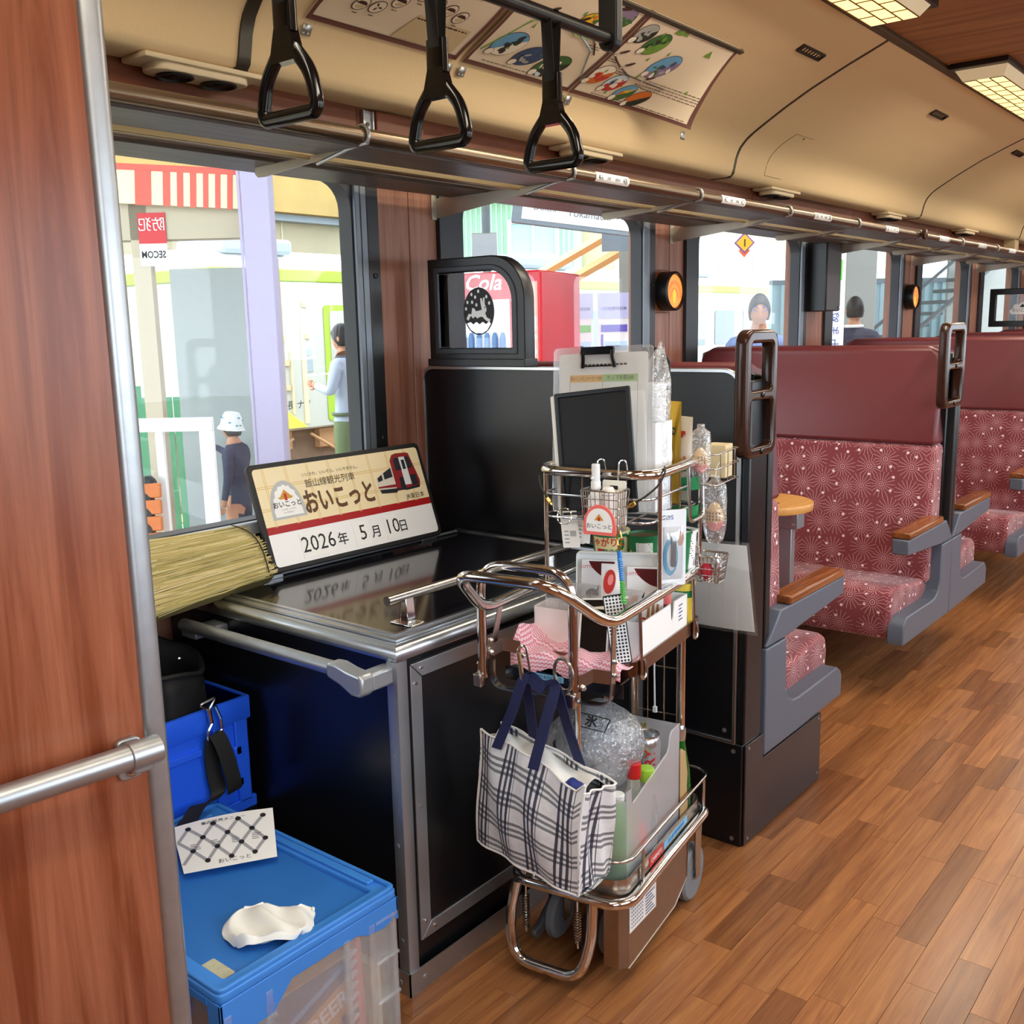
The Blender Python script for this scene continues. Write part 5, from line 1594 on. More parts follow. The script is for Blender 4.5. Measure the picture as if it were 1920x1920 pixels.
for pts in ([(-.295, .672, -.085), (-.288, .700, -.060), (-.262, .716, -.035), (-.226, .712, -.025)], [(-.082, .672, -.085), (-.050, .690, -.055), (-.012, .690, -.05)]):
    m = MB(); P = [Vector((p[0], p[2], p[1])) for p in pts]
    def fn(u, v):
        n = len(P) - 1; x = v * n; k = min(n - 1, int(x)); p = P[k].lerp(P[k + 1], x - k); return p + Vector((0, 0, (u - .5) * .026))
    m.slab(fn, 1, (len(P) - 1) * 2, .003)
    t.part('clamp_bracket', m, 'steel_dull', smooth=20)
for p in ((-.289, -.088, .655), (-.076, -.095, .650)):
    m = MB(); m.box(p[0] - .010, p[0] + .010, p[1] - .008, p[1] + .008, p[2] - .016, p[2] + .012); t.part('clamp_shoe', m, 'steel_dull', bevel=.003)
m = MB()
for p in ((-.275, -.058, .705), (-.275, -.058, .730), (-.062, -.070, .668), (-.006, -.048, .722), (-.006, -.048, .695), (-.212, -.035, .70)): m.lathe([(.006, 0), (.006, .004), (.003, .007), (0, .007)], frame(p, (1, 0, 0), (0, 0, 1)), 8)
t.part('bolts', m, 'steel')
for u, v in ((.0, .055), (.0, .35), (-.262, .16), (-.262, .35)):
    s = 1 if u == 0 else -1
    m = MB()
    m.tube(fil([(u, v, .805), (u + s * .004, v, .675), (u + s * .004, v, .655), (u + s * .004, v + .022, .655), (u + s * .004, v + .022, .675), (u, v + .022, .69)], .012, 3), .004, seg=8)
    t.part('side_support', m, 'steel_wire', smooth=60)
# stickers on the lower tray side
m = MB(); m.box(-.0058, -.005, .205, .345, .214, .230); s1 = t.part('blue_sticker', m, 'label_blue', smooth=0)
m = MB(); m.box(-.0058, -.005, .122, .198, .210, .234); s2 = t.part('red_sticker', m, 'red', smooth=0)
FS = Matrix(((0, 0, 1, -.0045), (1, 0, 0, 0), (0, 1, 0, 0), (0, 0, 0, 1)))
m = MB(); m.text('飯山線 車内販売用', .012, FS @ TR(.275, .222, 0)); t.part('sticker_lettering', m, M('dark_blue', '#1d4f9a', .5), under=s1, smooth=0)
m = MB(); m.text('CABINETS', .013, FS @ TR(.160, .222, 0), off=.0002); t.part('sticker_lettering', m, 'white', under=s2, smooth=0)
# top basket
m = MB(); m.tube(loop(-.258, .0, .112, .405, 1.055, .05, 7), .0108, True, 12)
t.part('top_rail', m, 'steel', smooth=60)
for u, v in ((-.240, .118), (.0, .155), (-.255, .39), (.0, .39)):
    m = MB(); m.tube([(u, v, .805), (u, v, 1.055)], .0048, seg=8); t.part('top_post', m, 'steel', smooth=60)
m = MB()
for z in (1.005, .957): m.tube(loop(-.252, -.006, .117, .40, z, .03, 4), .0028, True, 6)
for k in range(1, 5): m.tube([(-.252 + k * .049, .117, 1.05), (-.252 + k * .049, .117, .957), (-.252 + k * .049, .40, .957), (-.252 + k * .049, .40, 1.05)], .0022, seg=6)
for k in range(1, 5): m.tube([(-.006, .117 + k * .056, 1.05), (-.006, .117 + k * .056, .957), (-.252, .117 + k * .056, .957), (-.252, .117 + k * .056, 1.05)], .0022, seg=6)
t.part('basket_wires', m, 'steel_wire', smooth=60)
m = MB(); m.tube(fil([(.006, .30, 1.05), (.010, .30, .93), (.010, .385, .93), (.006, .385, 1.05)], .02, 4), .0042, seg=8)
t.part('side_loop', m, 'steel_wire', smooth=60)

# ================================================================== WHAT THE TROLLEY CARRIES
def quad(o, x, y):
    o, x, y = Vector(o), Vector(x), Vector(y)
    return frame(o, x - o, y - o), (x - o).length, (y - o).length
# clear document holder with clip
F, W, H = quad((-.245, .170, .960), (-.034, .170, .967), (-.294, .208, 1.296))
t = Thing('menu_clipboard', 'clear clipboard with a white price list standing in the top basket', 'clipboard', (-.15, .17, .958), TM)
m = MB(); m.prism(rrect(.004, W - .004, .004, H - .010, .006, 2), -.0025, -.0015, F); sh = t.part('price_list', m, 'white', smooth=0)
m = MB(); m.prism(rrect(0, W, 0, H, .012, 4), .001, .003, F); t.part('front_sheet', m, 'acrylic', smooth=30)
m = MB(); m.prism(rrect(-.012, W + .006, 0, H + .004, .010, 4), -.008, -.005, F); t.part('back_sheet', m, 'clear_plastic', smooth=30)
for a, b_, c_ in ((.030, .106, '#f2c88a'), (.106, .186, '#bcd8a0')):
    m = MB(); m.prism([(a, .272), (b_, .272), (b_, .287), (a, .287)], -.0014, -.0011, F); t.part('list_heading', m, M('head' + c_, c_, .7), under=sh, smooth=0)
m = MB()
m.text('おいこっとコーヒー350', .0095, F @ TR(.068, .2795, -.0008), sx=.74); m.text('カップお茶200', .0105, F @ TR(.146, .2795, -.0008), sx=.9)
for a, b_, c_, d_ in ((.030, .0306, .05, .272), (.106, .1066, .05, .272), (.1855, .186, .05, .272)): m.flat([(a, c_), (b_, c_), (b_, d_), (a, d_)], -.0009, F)
for a in range(12): m.flat([(.055 + a * .009, .306), (.062 + a * .009, .306), (.062 + a * .009, .3095), (.055 + a * .009, .3095)], -.0009, F)
t.part('lettering', m, M('grey_ink', '#4a3a34', .7), under=sh, smooth=0)
m = MB(); m.tube(fil([(.062, H - .040, .004), (.066, H - .018, .010), (.064, H - .006, .012)], .006, 3), .0045, seg=8, T=F); m.tube(fil([(.136, H - .040, .004), (.132, H - .018, .010), (.134, H - .006, .012)], .006, 3), .0045, seg=8, T=F)
m.prism(rrect(.062, .136, H - .014, H + .002, .002, 2), .006, .014, F)
m.tube([(.062, H - .037, .0045), (.136, H - .037, .0045)], .0016, seg=6, T=F)
cl = t.part('clip', m, 'black_gloss')
# black menu board
F, W, H = quad((-.205, .128, .958), (-.034, .128, .978), (-.259, .150, 1.206))
t = Thing('black_menu_board', 'plain black menu board leaning in front of the clear clipboard', 'board', (-.13, .128, .958), TM)
m = MB(); m.prism(rrect(-.012, W - .006, .002, H - .004, .003, 2), -.016, -.004, F); t.part('backing', m, 'white')
m = MB(); m.plate([rrect(0, W, 0, H, .003, 2), rrect(.010, W - .010, .010, H - .010, .002, 2)[::-1]], .008, .002, F); t.part('rim', m, 'black_satin')
m = MB(); m.prism(rrect(.008, W - .008, .008, H - .008, .003, 2), -.004, .001, F); t.part('face', m, M('board_black', '#08080a', .55, bump=.2, bscale=300))
# cups in a plastic bag
t = Thing('paper_cup_stack', 'tall stack of white paper cups in a clear bag behind the clipboard', 'cups', (-.06, .262, .958), TM)
for k in range(6):
    z = 1.098 + k * .0215
    m = MB(); m.lathe([(.0255, z - .062 if k == 0 else z), (.0305, z + .018), (.0322, z + .019), (.0322, z + .0225), (.0305, z + .0232), (.028, z - .01)] if k else [(.022, .96), (.0305, z + .018), (.0322, z + .019), (.0322, z + .0225), (.0305, z + .0232), (.028, z - .01)], TR(-.062, .262, 0), 28)
    t.part('cup', m, 'white')
m = MB()
rn = random.Random(6)
def bagfn(u, v):
    a = 2 * PI * u
    z = .962 + .345 * v
    k = 1.0 if v < .78 else max(.12, 1 - (v - .78) * 4.2)
    wob = 1 + (.10 + .22 * max(0, v - .7)) * math.sin(a * 5 + v * 9) * (.3 + v)
    tw = (v - .78) * .10 if v > .78 else 0
    return (-.062 + tw + .036 * k * wob * math.cos(a), .262 + .036 * k * wob * math.sin(a), z + .012 * math.sin(a * 3) * v)
m.grid(bagfn, 40, 22); t.part('clear_bag', m, 'film', smooth=80)
m = MB(); m.prism(rrect(-.066, -.034, .214, .218, .001, 1), .962, 1.150); m.prism([(-.034, .214), (-.026, .285), (-.029, .285), (-.037, .218)], .962, 1.150)
t.part('paper_wrap', m, M('wrap_white', '#eef0f0', .8, bump=.3, bscale=120))
F, W, H = quad((-.125, .335, .962), (-.055, .335, .962), (-.125, .345, 1.300))
m = MB(); m.prism([(0, 0), (W, 0), (W, H - .03), (W - .022, H), (0, H)], -.006, 0, F)
solo('black_clip_folder', 'black folder with a cut corner standing behind the paper cups', 'folder', m, 'black_satin', TM, bevel=.002)
# snacks on the right of the top basket
def pillow(m, F, W, H, th, n=8, seal=.0):
    for s in (1, -1):
        m.grid(lambda u, v: F @ Vector((W * u, H * v, s * th * (math.sin(PI * u) * math.sin(PI * min(1, max(0, (v - seal) / (1 - 2 * seal))))) ** .5 if 0 < u < 1 and seal < v < 1 - seal else W * 0)) if False else F @ Vector((W * u, H * v, s * th * max(0, math.sin(PI * u) * math.sin(PI * min(1, max(0, (v - seal) / (1 - 2 * seal + 1e-6))))) ** .6)), n, n)
        if s < 0:
            k = n * n
            m.f[-k:] = [f[::-1] for f in m.f[-k:]]
F, W, H = quad((-.062, .335, .965), (-.020, .315, .965), (-.052, .335, 1.186))
t = Thing('gold_snack_pouch', 'gold snack pouch standing to the right of the paper cups', 'snack', (-.04, .33, .962), TM)
m = MB(); pillow(m, F, W, H, .009, 8, .10); po = t.part('pouch', m, M('gold_foil', '#c9a23e', .28, .75), smooth=60)
m = MB(); m.flat([(.004, .150), (.036, .150), (.036, .166), (.004, .166)], .0095, F); t.part('black_band', m, 'ink', under=po, smooth=0)
m = MB(); m.text('つまみ', .012, F @ TR(.020, .158, .0100)); t.part('lettering', m, M('pale_gold', '#f0dfa0', .5), under=po, smooth=0)
m = MB(); m.flat(ell2(.022, .11, .012, .020, 14, .4), .0098, F); m.flat(ell2(.018, .085, .010, .014, 12, .2), .0099, F); t.part('nut_pictures', m, M('nut_cream', '#e8d9a8', .5), under=po, smooth=0)
F, W, H = quad((-.045, .372, .965), (-.010, .352, .965), (-.032, .372, 1.150))
t = Thing('white_snack_sleeve', 'white snack sleeve with a red mark, beside the gold pouch', 'snack', (-.03, .36, .962), TM)
m = MB(); pillow(m, F, W, H, .007, 8, .06); po = t.part('sleeve', m, 'white_gloss', smooth=60)
m = MB(); m.flat([(.004, .140), (.018, .140), (.018, .146), (.026, .146), (.026, .154), (.010, .154), (.010, .148), (.004, .148)], .0078, F); t.part('red_mark', m, 'red', under=po, smooth=0)
m = MB(); m.flat(ell2(.010, .085, .008, .011, 12), .0078, F); m.flat(ell2(.026, .090, .007, .010, 12), .0078, F); m.flat(ell2(.010, .070, .003, .006, 8), .0081, F); t.part('red_prints', m, M('print_salmon', '#d8907a', .6), under=po, smooth=0)
m = MB(); m.flat(ell2(.014, .066, .010, .004, 8), .0079, F); m.flat(ell2(.028, .070, .007, .004, 8), .0079, F); t.part('green_prints', m, 'p_leaf', under=po, smooth=0)
def charm(name, label, c, s, T=TM):
    """little pouch figure in a clear bag: pink lower half, beige upper half with slits"""
    t = Thing(name, label, 'charm', (c[0], c[1], c[2] - .06 * s), T)
    m = MB(); m.ell(c, (.021 * s, .017 * s, .034 * s), seg=20, fn=lambda v: Vector((v.x * (1 - .25 * max(0, v.z)), v.y * (1 - .25 * max(0, v.z)), v.z)))
    m.k = [(0 if sum(m.v[i].z for i in f) / len(f) > c[2] - .010 * s else 1) for f in m.f]
    bd = t.part('pouch', m, [M('felt_beige', '#e3c08c', .9), 'pink'], smooth=60)
    m = MB()
    for r_ in range(3):
        for k in range(-2, 3):
            a = -1.57 + k * .36 + .1; z = c[2] - .004 * s + r_ * .007 * s
            rr = .0212 * s
            m.box(-.0012 * s, .0012 * s, -.0006, .0006, -.0022 * s, .0022 * s, TR(c[0] + rr * math.cos(a) * .99, c[1] + .0172 * s * math.sin(a) * .99, z) @ RZ(math.degrees(a) + 90))
    t.part('slits', m, 'p_brown', under=bd, smooth=0)
    m = MB()
    def fn(u, v):
        a = 2 * PI * u
        k = .55 + .45 * math.sin(PI * min(1, max(0, (v - .02) * 1.0))) ** .6 if v < .92 else .35
        if v < .05: k = .35
        return (c[0] + .028 * s * k * math.cos(a) * (1 + .07 * math.sin(5 * a + 7 * v)), c[1] + .022 * s * k * math.sin(a), c[2] - .062 * s + .155 * s * v)
    m.grid(fn, 24, 16); t.part('clear_bag', m, 'film', smooth=80)
    return t
charm('bagged_charm', 'pink charm in a clear bag inside the side rack, beside the white sleeve', (.006, .372, 1.055), .85)
cb = charm('bagged_charm', 'pink and beige pouch charm in a clear bag, hanging below the side rack', (.022, .425, .922), 1.0)
m = MB(); m.tube(fil([(.022, .425, 1.01), (.024, .428, 1.035), (.030, .43, 1.045)], .01), .001, seg=5); cb.part('hanging_thread', m, 'white')
t = Thing('side_wire_rack', 'small wire rack hooked on the right of the top basket', 'rack', (.02, .44, .99), TM)
m = MB()
for z in (1.068, 1.036, 1.000): m.tube(fil([(.004, .375, z), (.042, .375, z), (.042, .53, z), (-.02, .53, z)], .008, 3), .0017, seg=6)
for u, v in ((.042, .40), (.042, .45), (.042, .50), (.02, .53)): m.tube([(u, v, 1.068), (u, v, 1.000), (.0, v, 1.000)], .0012, seg=5)
m.tube([(.004, .375, 1.068), (.004, .375, 1.0)], .0017, seg=6)
t.part('wires', m, 'steel_wire', smooth=60)
m = MB(); m.box(-.018, .030, .470, .520, 1.003, 1.078); solo('cream_carton', 'small cream carton in the far corner of the side wire rack', 'carton', m, M('carton_cream', '#d9c79c', .7), TM, bevel=.002)
# wire basket hooked on the front of the top rail
t = Thing('front_wire_basket', 'small wire mesh basket hooked on the front of the top rail', 'basket', (-.083, .08, .945), TM)
def wbasket(t, u0, u1, v0, v1, z0, z1, n=8, k=6, taper=.006):
    m = MB(); m.tube(loop(u0, u1, v0, v1, z1, .006, 2), .0022, True, 6); t.part('rim', m, 'steel_dull')
    m = MB()
    for j in range(k):
        s = j / (k - 1); d = taper * (1 - s)
        m.tube(loop(u0 + d, u1 - d, v0 + d, v1 - d, z0 + (z1 - z0) * s, .005, 2), .0009, True, 4)
    for i in range(n + 1):
        s = i / n; a, b_ = u0 + taper + (u1 - u0 - 2 * taper) * s, u0 + (u1 - u0) * s
        m.tube([(b_, v0, z1), (a, v0 + taper, z0), (a, v1 - taper, z0), (b_, v1, z1)], .0009, seg=4)
    for i in range(1, 5):
        s = i / 5; a, b_ = v0 + taper + (v1 - v0 - 2 * taper) * s, v0 + (v1 - v0) * s
        m.tube([(u0, b_, z1), (u0 + taper, a, z0), (u1 - taper, a, z0), (u1, b_, z1)], .0009, seg=4)
    t.part('mesh', m, 'steel_wire', smooth=0)
wbasket(t, -.124, -.042, .048, .100, .945, 1.030)
for u in (-.107, -.060):
    m = MB(); m.tube(fil([(u - .007, .100, 1.028), (u - .004, .100, 1.085), (u + .004, .112, 1.085), (u + .007, .122, 1.045)], .008, 4), .0018, seg=6)
    t.part('hook', m, 'steel_wire')
t = Thing('spray_bottle', 'small white spray bottle standing in the front wire basket', 'bottle', (-.103, .074, .948), TM)
m = MB(); m.lathe([(.0, .948), (.0155, .948), (.0165, .952), (.0165, 1.010), (.012, 1.022), (.0085, 1.026), (.0085, 1.030)], TR(-.103, .074, 0), 20); t.part('body', m, 'white_gloss')
m = MB(); m.lathe([(.010, 1.030), (.010, 1.044), (.008, 1.046)], TR(-.103, .074, 0), 20); m.tube([(-.103, .074, 1.052), (-.106, .060, 1.053)], .0025, seg=8); t.part('nozzle', m, 'white')
m = MB(); m.lathe([(.0088, 1.042), (.0085, 1.078), (.007, 1.080), (0, 1.080)], TR(-.103, .074, 0), 20); t.part('cap', m, M('cap_clear', '#e8ecec', .2))
t = Thing('cream_bottle', 'short rounded white bottle next to the spray bottle in the wire basket', 'bottle', (-.074, .070, .948), TM)
m = MB(); m.lathe([(0, .948), (.0125, .948), (.0135, .953), (.0135, 1.020), (.013, 1.030), (.009, 1.036), (0, 1.037)], TR(-.074, .070, 0), 20); t.part('body', m, M('bottle_cream', '#efe9e2', .35))
m = MB(); m.lathe([(.0138, 1.020), (.0138, 1.021), (.013, 1.021)], TR(-.074, .070, 0), 20); t.part('cap_seam', m, 'grey_paint')
m = MB(); m.prism(rrect(-.096, -.046, .955, 1.046, .004, 3), .090, .0945, axis='y'); m.slot = 1; m.prism(rrect(-.080, -.062, 1.028, 1.036, .002, 2), .0893, .0900, axis='y')
solo('card_holder', 'cream card holder with a slot at the back of the wire basket', 'holder', m, [M('holder_cream', '#e9e6da', .4), 'ink'], TM, smooth=0)
t = Thing('name_badge', 'pink rimmed round-topped badge with the train name on the wire basket', 'badge', (-.08, .046, .943), TM)
FB = Matrix(((1, 0, 0, -.081), (0, 0, -1, .0445), (0, 1, 0, .943), (0, 0, 0, 1)))
dm = lambda a, h: [(-a, 0), (-a - .002, .012)] + [(-(a + .001) * math.cos(PI * k / 16), .018 + (h - .018) * math.sin(PI * k / 16)) for k in range(17)] + [(a + .002, .012), (a, 0)]
m = MB(); m.plate([dm(.034, .061)], .004, .001, FB); bd = t.part('base', m, M('badge_pink', '#ee6f66', .45))
m = MB(); m.flat([(p[0], p[1] + .007) for p in dm(.027, .047)], .0026, FB); t.part('face', m, 'white', under=bd, smooth=0)
m = MB(); m.text('おいこっと', .0115, FB @ TR(0, .018, .0032)); t.part('lettering', m, 'ink', under=bd, smooth=0)
m = MB(); m.flat([(-.010, .030), (.010, .030), (0, .043)], .0032, FB); t.part('roof_emblem', m, 'logo_gold', under=bd, smooth=0)
m = MB(); m.flat([(-.002, .036), (.002, .036), (.002, .029), (-.002, .029)], .0036, FB); t.part('red_dot', m, 'red', under=bd, smooth=0)
# cords, key ring, coil
for lab, pts in (('black elastic cord with a brass end, on the left post of the trolley', [(-.250, .108, 1.045), (-.246, .103, 1.022), (-.228, .100, 1.000)]), ('black elastic cord with a brass end, slung from the right of the top rail', [(.006, .165, 1.068), (.014, .150, 1.060), (.010, .125, 1.035), (-.010, .104, 1.015), (-.028, .098, 1.003)])):
    t = Thing('elastic_cord', lab, 'cord', pts[-1], TM)
    m = MB(); m.tube(fil(pts, .015, 3), .0022, seg=6); t.part('cord', m, 'black_rubber')
    a, b_ = Vector(pts[-2]), Vector(pts[-1]); d = (b_ - a).normalized()
    m = MB(); m.lathe([(.0025, 0), (.005, .002), (.005, .012), (.003, .014), (.003, .019), (0, .020)], frame(b_, d.orthogonal(), d.cross(d.orthogonal())), 10); t.part('brass_end', m, 'brass')
t = Thing('key_ring', 'steel key ring with white price tags hanging under the top basket', 'ring', (-.19, .1, .945), TM)
m = MB(); m.tube([(-.190 + .0165 * math.cos(a), .104 + .004 * math.sin(a), .962 + .0165 * math.sin(a)) for a in [2 * PI * k / 24 for k in range(24)]], .0013, True, 6); t.part('ring', m, 'steel')
for i, (u, v, z, w, h, rz) in enumerate([(-.192, .125, .890, .040, .078, 6), (-.168, .132, .905, .034, .068, -5), (-.178, .138, .898, .03, .07, 2)]):
    m = MB(); m.prism(rrect(0, w, 0, h, .002, 2), -.0004, .0004, TR(u - .012, v, z) @ RX(90) @ RZ(rz)); tg = t.part('price_tag', m, 'paper', smooth=0)
    m = MB(); FT = TR(u - .012, v, z) @ RX(90) @ RZ(rz)
    for k in range(9): m.flat([(w * .5 + k * .0016, .024), (w * .5 + k * .0016 + .0009, .024), (w * .5 + k * .0016 + .0009, .036), (w * .5 + k * .0016, .036)], .0008, FT)
    for k in range(4): m.flat([(.006, .010 + k * .008), (w * .42, .010 + k * .008), (w * .42, .012 + k * .008), (.006, .012 + k * .008)], .0008, FT)
    t.part('tag_print', m, M('grey_ink2', '#8a8a90', .7), under=tg, smooth=0)
t = Thing('coil_strap', 'blue to green spiral plastic strap hanging from the wire basket', 'strap', (-.03, .045, .81), TM)
pa, pb_ = Vector((-.040, .046, .915)), Vector((-.026, .040, .812))
for part_, a0, a1, c_ in (('upper_coil', .12, .55, '#2b8fe0'), ('lower_coil', .55, 1, '#46c24a')):
    m = MB(); m.tube([pa.lerp(pb_, a0 + (a1 - a0) * k / 90) + Vector((.0042 * math.cos(k * .7), .0042 * math.sin(k * .7), 0)) for k in range(91)], .0016, seg=5); t.part(part_, m, M('coil' + c_, c_, .25), smooth=60)
m = MB(); m.tube([pa, pa.lerp(pb_, .14)], .0048, seg=8); t.part('sleeve', m, M('coil_top', '#1f78c8', .3))
m = MB(); m.tube(fil([(-.040, .046, .955), (-.045, .046, .940), (-.042, .046, .925), (-.036, .046, .925), (-.034, .046, .94), (-.038, .046, .955)], .004, 2), .0016, True, 6); m.tube([(-.040, .046, .925), (-.040, .046, .912)], .0035, seg=8); t.part('clasp', m, 'brass')
# middle tier: a carton to lift the cups, cups, packs
m = MB(); m.box(-.225, -.058, .262, .390, .668, .806); solo('white_carton', 'plain white carton on the middle tray carrying the snack cups', 'carton', m, 'white', TM, bevel=.002)
def cup(name, label, u, v, z, r0, r1, h, body, art=None, lid=None, group=None, base=None):
    t = Thing(name, label, 'cup', (u, v, z), TM, group)
    m = MB(); m.lathe([(0, z), (r0, z), (r1, z + h), (r1 + .0025, z + h), (r1 + .0025, z + h + .004), (r1 - .001, z + h + .005), (r1 - .002, z + h - .001), (0, z + h - .001)], TR(u, v, 0), 32); b_ = t.part('body', m, body)
    def on(x, y, e=.0006):
        rr = r0 + (r1 - r0) * y / h + e; a = -PI / 2 + x / rr
        return (u + rr * math.cos(a), v + rr * math.sin(a), z + y)
    for nm, mat, mk in (art or []):
        q = MB(); mk(q); q.remap(lambda p: on(p.x, p.y, .0006 + p.z)); t.part(nm, q, mat, under=b_, smooth=0)
    if lid:
        m = MB(); m.lathe([(r1 - .003, z + h), (0, z + h + .0008)], TR(u, v, 0), 28); t.part('lid_film', m, lid)
    return t
def jaga(m_): m_.text('じゃがりこ', .022, TR(.004, .078, .0006), off=.0005, sx=.9)
def jaga2(m_): m_.text('サラダ', .013, TR(.018, .058, .0006), off=.0003)
def band(y0, y1, x0=-.06, x1=.06, n=14):
    def f(m_):
        for k in range(n): m_.flat([(x0 + (x1 - x0) * k / n, y0), (x0 + (x1 - x0) * (k + 1) / n, y0), (x0 + (x1 - x0) * (k + 1) / n, y1), (x0 + (x1 - x0) * k / n, y1)], 0)
    return f
def both(*fs):
    def f(m_):
        for g_ in fs: g_(m_)
    return f
def blob(x, y, rx, ry, z=.0003, rot=0): return lambda m_: m_.flat(ell2(x, y, rx, ry, 14, rot), z)
M('cup_green', '#167a45', .35); M('cup_cream', '#f0e3a8', .5); M('orange_red', '#d8451e', .5)
cup('snack_cup', 'cream and green snack cup with red and orange lettering behind the white card', -.158, .262, .807, .032, .040, .098, 'cup_cream',
    [('green_areas', 'cup_green', both(band(.090, .097), blob(-.036, .065, .008, .03, .0003), blob(.042, .075, .008, .014, .0003))), ('red_lettering', 'orange_red', jaga), ('red_panel', 'red', band(.044, .064, -.016, .004, 4)), ('green_lettering', 'cup_green', jaga2)], 'frosted')
def lab(m_):
    for k in range(9): m_.flat([(.002, .030 + k * .0055), (.034 - (k % 3) * .003, .030 + k * .0055), (.034 - (k % 3) * .003, .032 + k * .0055), (.002, .032 + k * .0055)], .0006)
for u, v, l in ((-.092, .288, 'green noodle cup with a white ingredients label, to the right of the snack cup'), (-.040, .345, 'second green noodle cup, half behind the right post of the trolley')):
    cup('noodle_cup', l, u, v, .807, .028, .036, .088, 'cup_green', [('white_label', 'paper', band(.026, .078, -.002, .036, 6)), ('label_print', 'grey_ink2', lab), ('yellow_strip', 'p_yellow', band(.012, .060, -.020, -.014, 2))], M('lid_brown', '#8a6a4a', .3), 'green noodle cups')
cup('snack_cup', 'green and white snack cup behind the hanging blister pack at the far right', -.030, .370, .807, .024, .029, .088, 'white', [('green_band', 'cup_green', band(.185, .214)), ('green_stripe', 'cup_green', band(.115, .150)), ('blue_print', 'cal_blue', lab)], 'frosted')
cup('snack_cup', 'yellow and green snack cup low at the right corner of the middle tray', -.028, .362, .669, .021, .026, .108, M('cup_yellow', '#efd24a', .45), [('green_areas', 'cup_green', both(band(.080, .096), blob(.012, .03, .008, .022))), ('red_areas', 'red', both(blob(-.010, .055, .008, .02), blob(.004, .02, .008, .01, .0005))), ('lettering', 'white', lambda m_: m_.text('じゃ', .02, TR(-.004, .06, .0010), off=.0004))], 'frosted')
# hanging blister packs
F, W, H = quad((-.020, .205, .808), (.022, .245, .808), (-.022, .200, .970))
t = Thing('blister_pack', 'hanging white and blue blister pack at the right post of the trolley', 'pack', (0, .22, .81), TM)
m = MB(); m.prism(rrect(0, W, 0, H, .003, 2), -.001, 0, F); bd = t.part('card', m, M('card_white', '#eef2f6', .4))
m = MB(); m.plate([ell2(W * .40, H * .38, .017, .040, 20), ell2(W * .46, H * .38, .011, .030, 20)[::-1]], .0006, 0, F @ TR(0, 0, .0006)); t.part('blue_loop', m, M('loop_blue', '#3fb0dc', .35), under=bd, smooth=0)
m = MB(); m.prism(rrect(W * .42, W * .60, H * .25, H * .66, .004, 3), 0, .006, F); t.part('tool', m, 'black_satin', under=bd, bevel=.001)
m = MB(); m.flat(ell2(W * .78, H * .62, .008, .016, 14), .0008, F); t.part('skin_picture', m, M('picture_skin', '#c99a80', .6), under=bd, smooth=0)
m = MB(); m.text('SOS', .014, F @ TR(W * .3, H * .9, .0008)); m.text('スマート', .008, F @ TR(W * .2, H * .45, .0009) @ RZ(80)); t.part('lettering', m, 'dark_blue', under=bd, smooth=0)
m = MB(); m.grid(lambda u, v: F @ Vector((W * (.1 + .8 * u), H * (.08 + .7 * v), .012 * (math.sin(PI * u) * math.sin(PI * v)) ** .4)), 10, 10); t.part('bubble', m, 'clear_plastic', under=bd, smooth=60)
# white backing tray with two snack boxes
F, W, H = quad((-.206, .185, .690), (-.012, .245, .690), (-.206, .200, .868))
t = Thing('white_plastic_tray', 'white plastic tray standing upright behind the snack boxes on the middle tier', 'tray', (-.11, .21, .669), TM)
m = MB(); m.prism(rrect(0, W, -.018, H, .010, 4), -.005, -.002, F); t.part('base', m, 'white')
m = MB(); m.plate([rrect(0, W, -.018, H, .010, 4), rrect(.004, W - .004, -.014, H - .004, .008, 4)[::-1]], .014, .002, F @ TR(0, 0, .003)); t.part('rim', m, 'white')
def snackbox(label, x, y, w, h, tz):
    t = Thing('snack_box', label, 'snack', tuple(F @ Vector((x + w / 2, y, tz))), TM, 'white snack boxes')
    G_ = F @ TR(x, y, tz)
    m = MB(); m.prism(rrect(0, w, 0, h, .003, 2), 0, .010, G_); bx = t.part('box', m, 'white_gloss', bevel=.001)
    G2 = G_ @ TR(0, 0, .0104)
    m = MB(); m.flat([(w * .20, h * .98)] + [(w * (.20 + .72 * k / 10), h * (.98 - .26 * math.sin(PI * k / 20) ** .7)) for k in range(1, 11)] + [(w * .92, h * .98)], 0, G2); t.part('maroon_swoosh', m, M('maroon', '#5a1418', .3), under=bx, smooth=0)
    m = MB(); m.flat(ell2(w * .30, h * .52, .014, .012, 18), 0, G2); m.flat([(w * .40, h * .56), (w * .50, h * .66), (w * .44, h * .46)], .0001, G2); t.part('black_bubble', m, 'ink', under=bx, smooth=0)
    m = MB(); m.text('ト', .012, G2 @ TR(w * .30, h * .52, .0003)); t.part('gold_letter', m, 'logo_gold', under=bx, smooth=0)
    m = MB(); m.plate([ell2(w * .46, h * .22, .009, .009, 16), ell2(w * .46, h * .22, .005, .005, 12)[::-1]], .0004, 0, G2 @ TR(0, 0, .0003)); t.part('red_ring', m, 'red', under=bx, smooth=0)
    m = MB(); m.text('LOTTE', .009, G2 @ TR(w * .16, h * .90, .0002)); t.part('red_lettering', m, 'red', under=bx, smooth=0)
    m = MB()
    for k in range(3): m.tube([G2 @ Vector((w * (.56 + k * .12), h * .12, .001)), G2 @ Vector((w * (.62 + k * .12), h * .48, .001))], .0028, seg=6)
    t.part('biscuit_sticks', m, M('biscuit', '#a8683a', .5), under=bx, smooth=40)
snackbox('white snack box with a maroon swoosh, on the left of the upright tray', .014, .008, .078, .155, .010)
snackbox('white snack box with a maroon swoosh, on the right of the upright tray', .112, .000, .078, .150, .010)
F2, W2, H2 = quad((-.130, .150, .775), (-.090, .158, .775), (-.124, .160, .856))
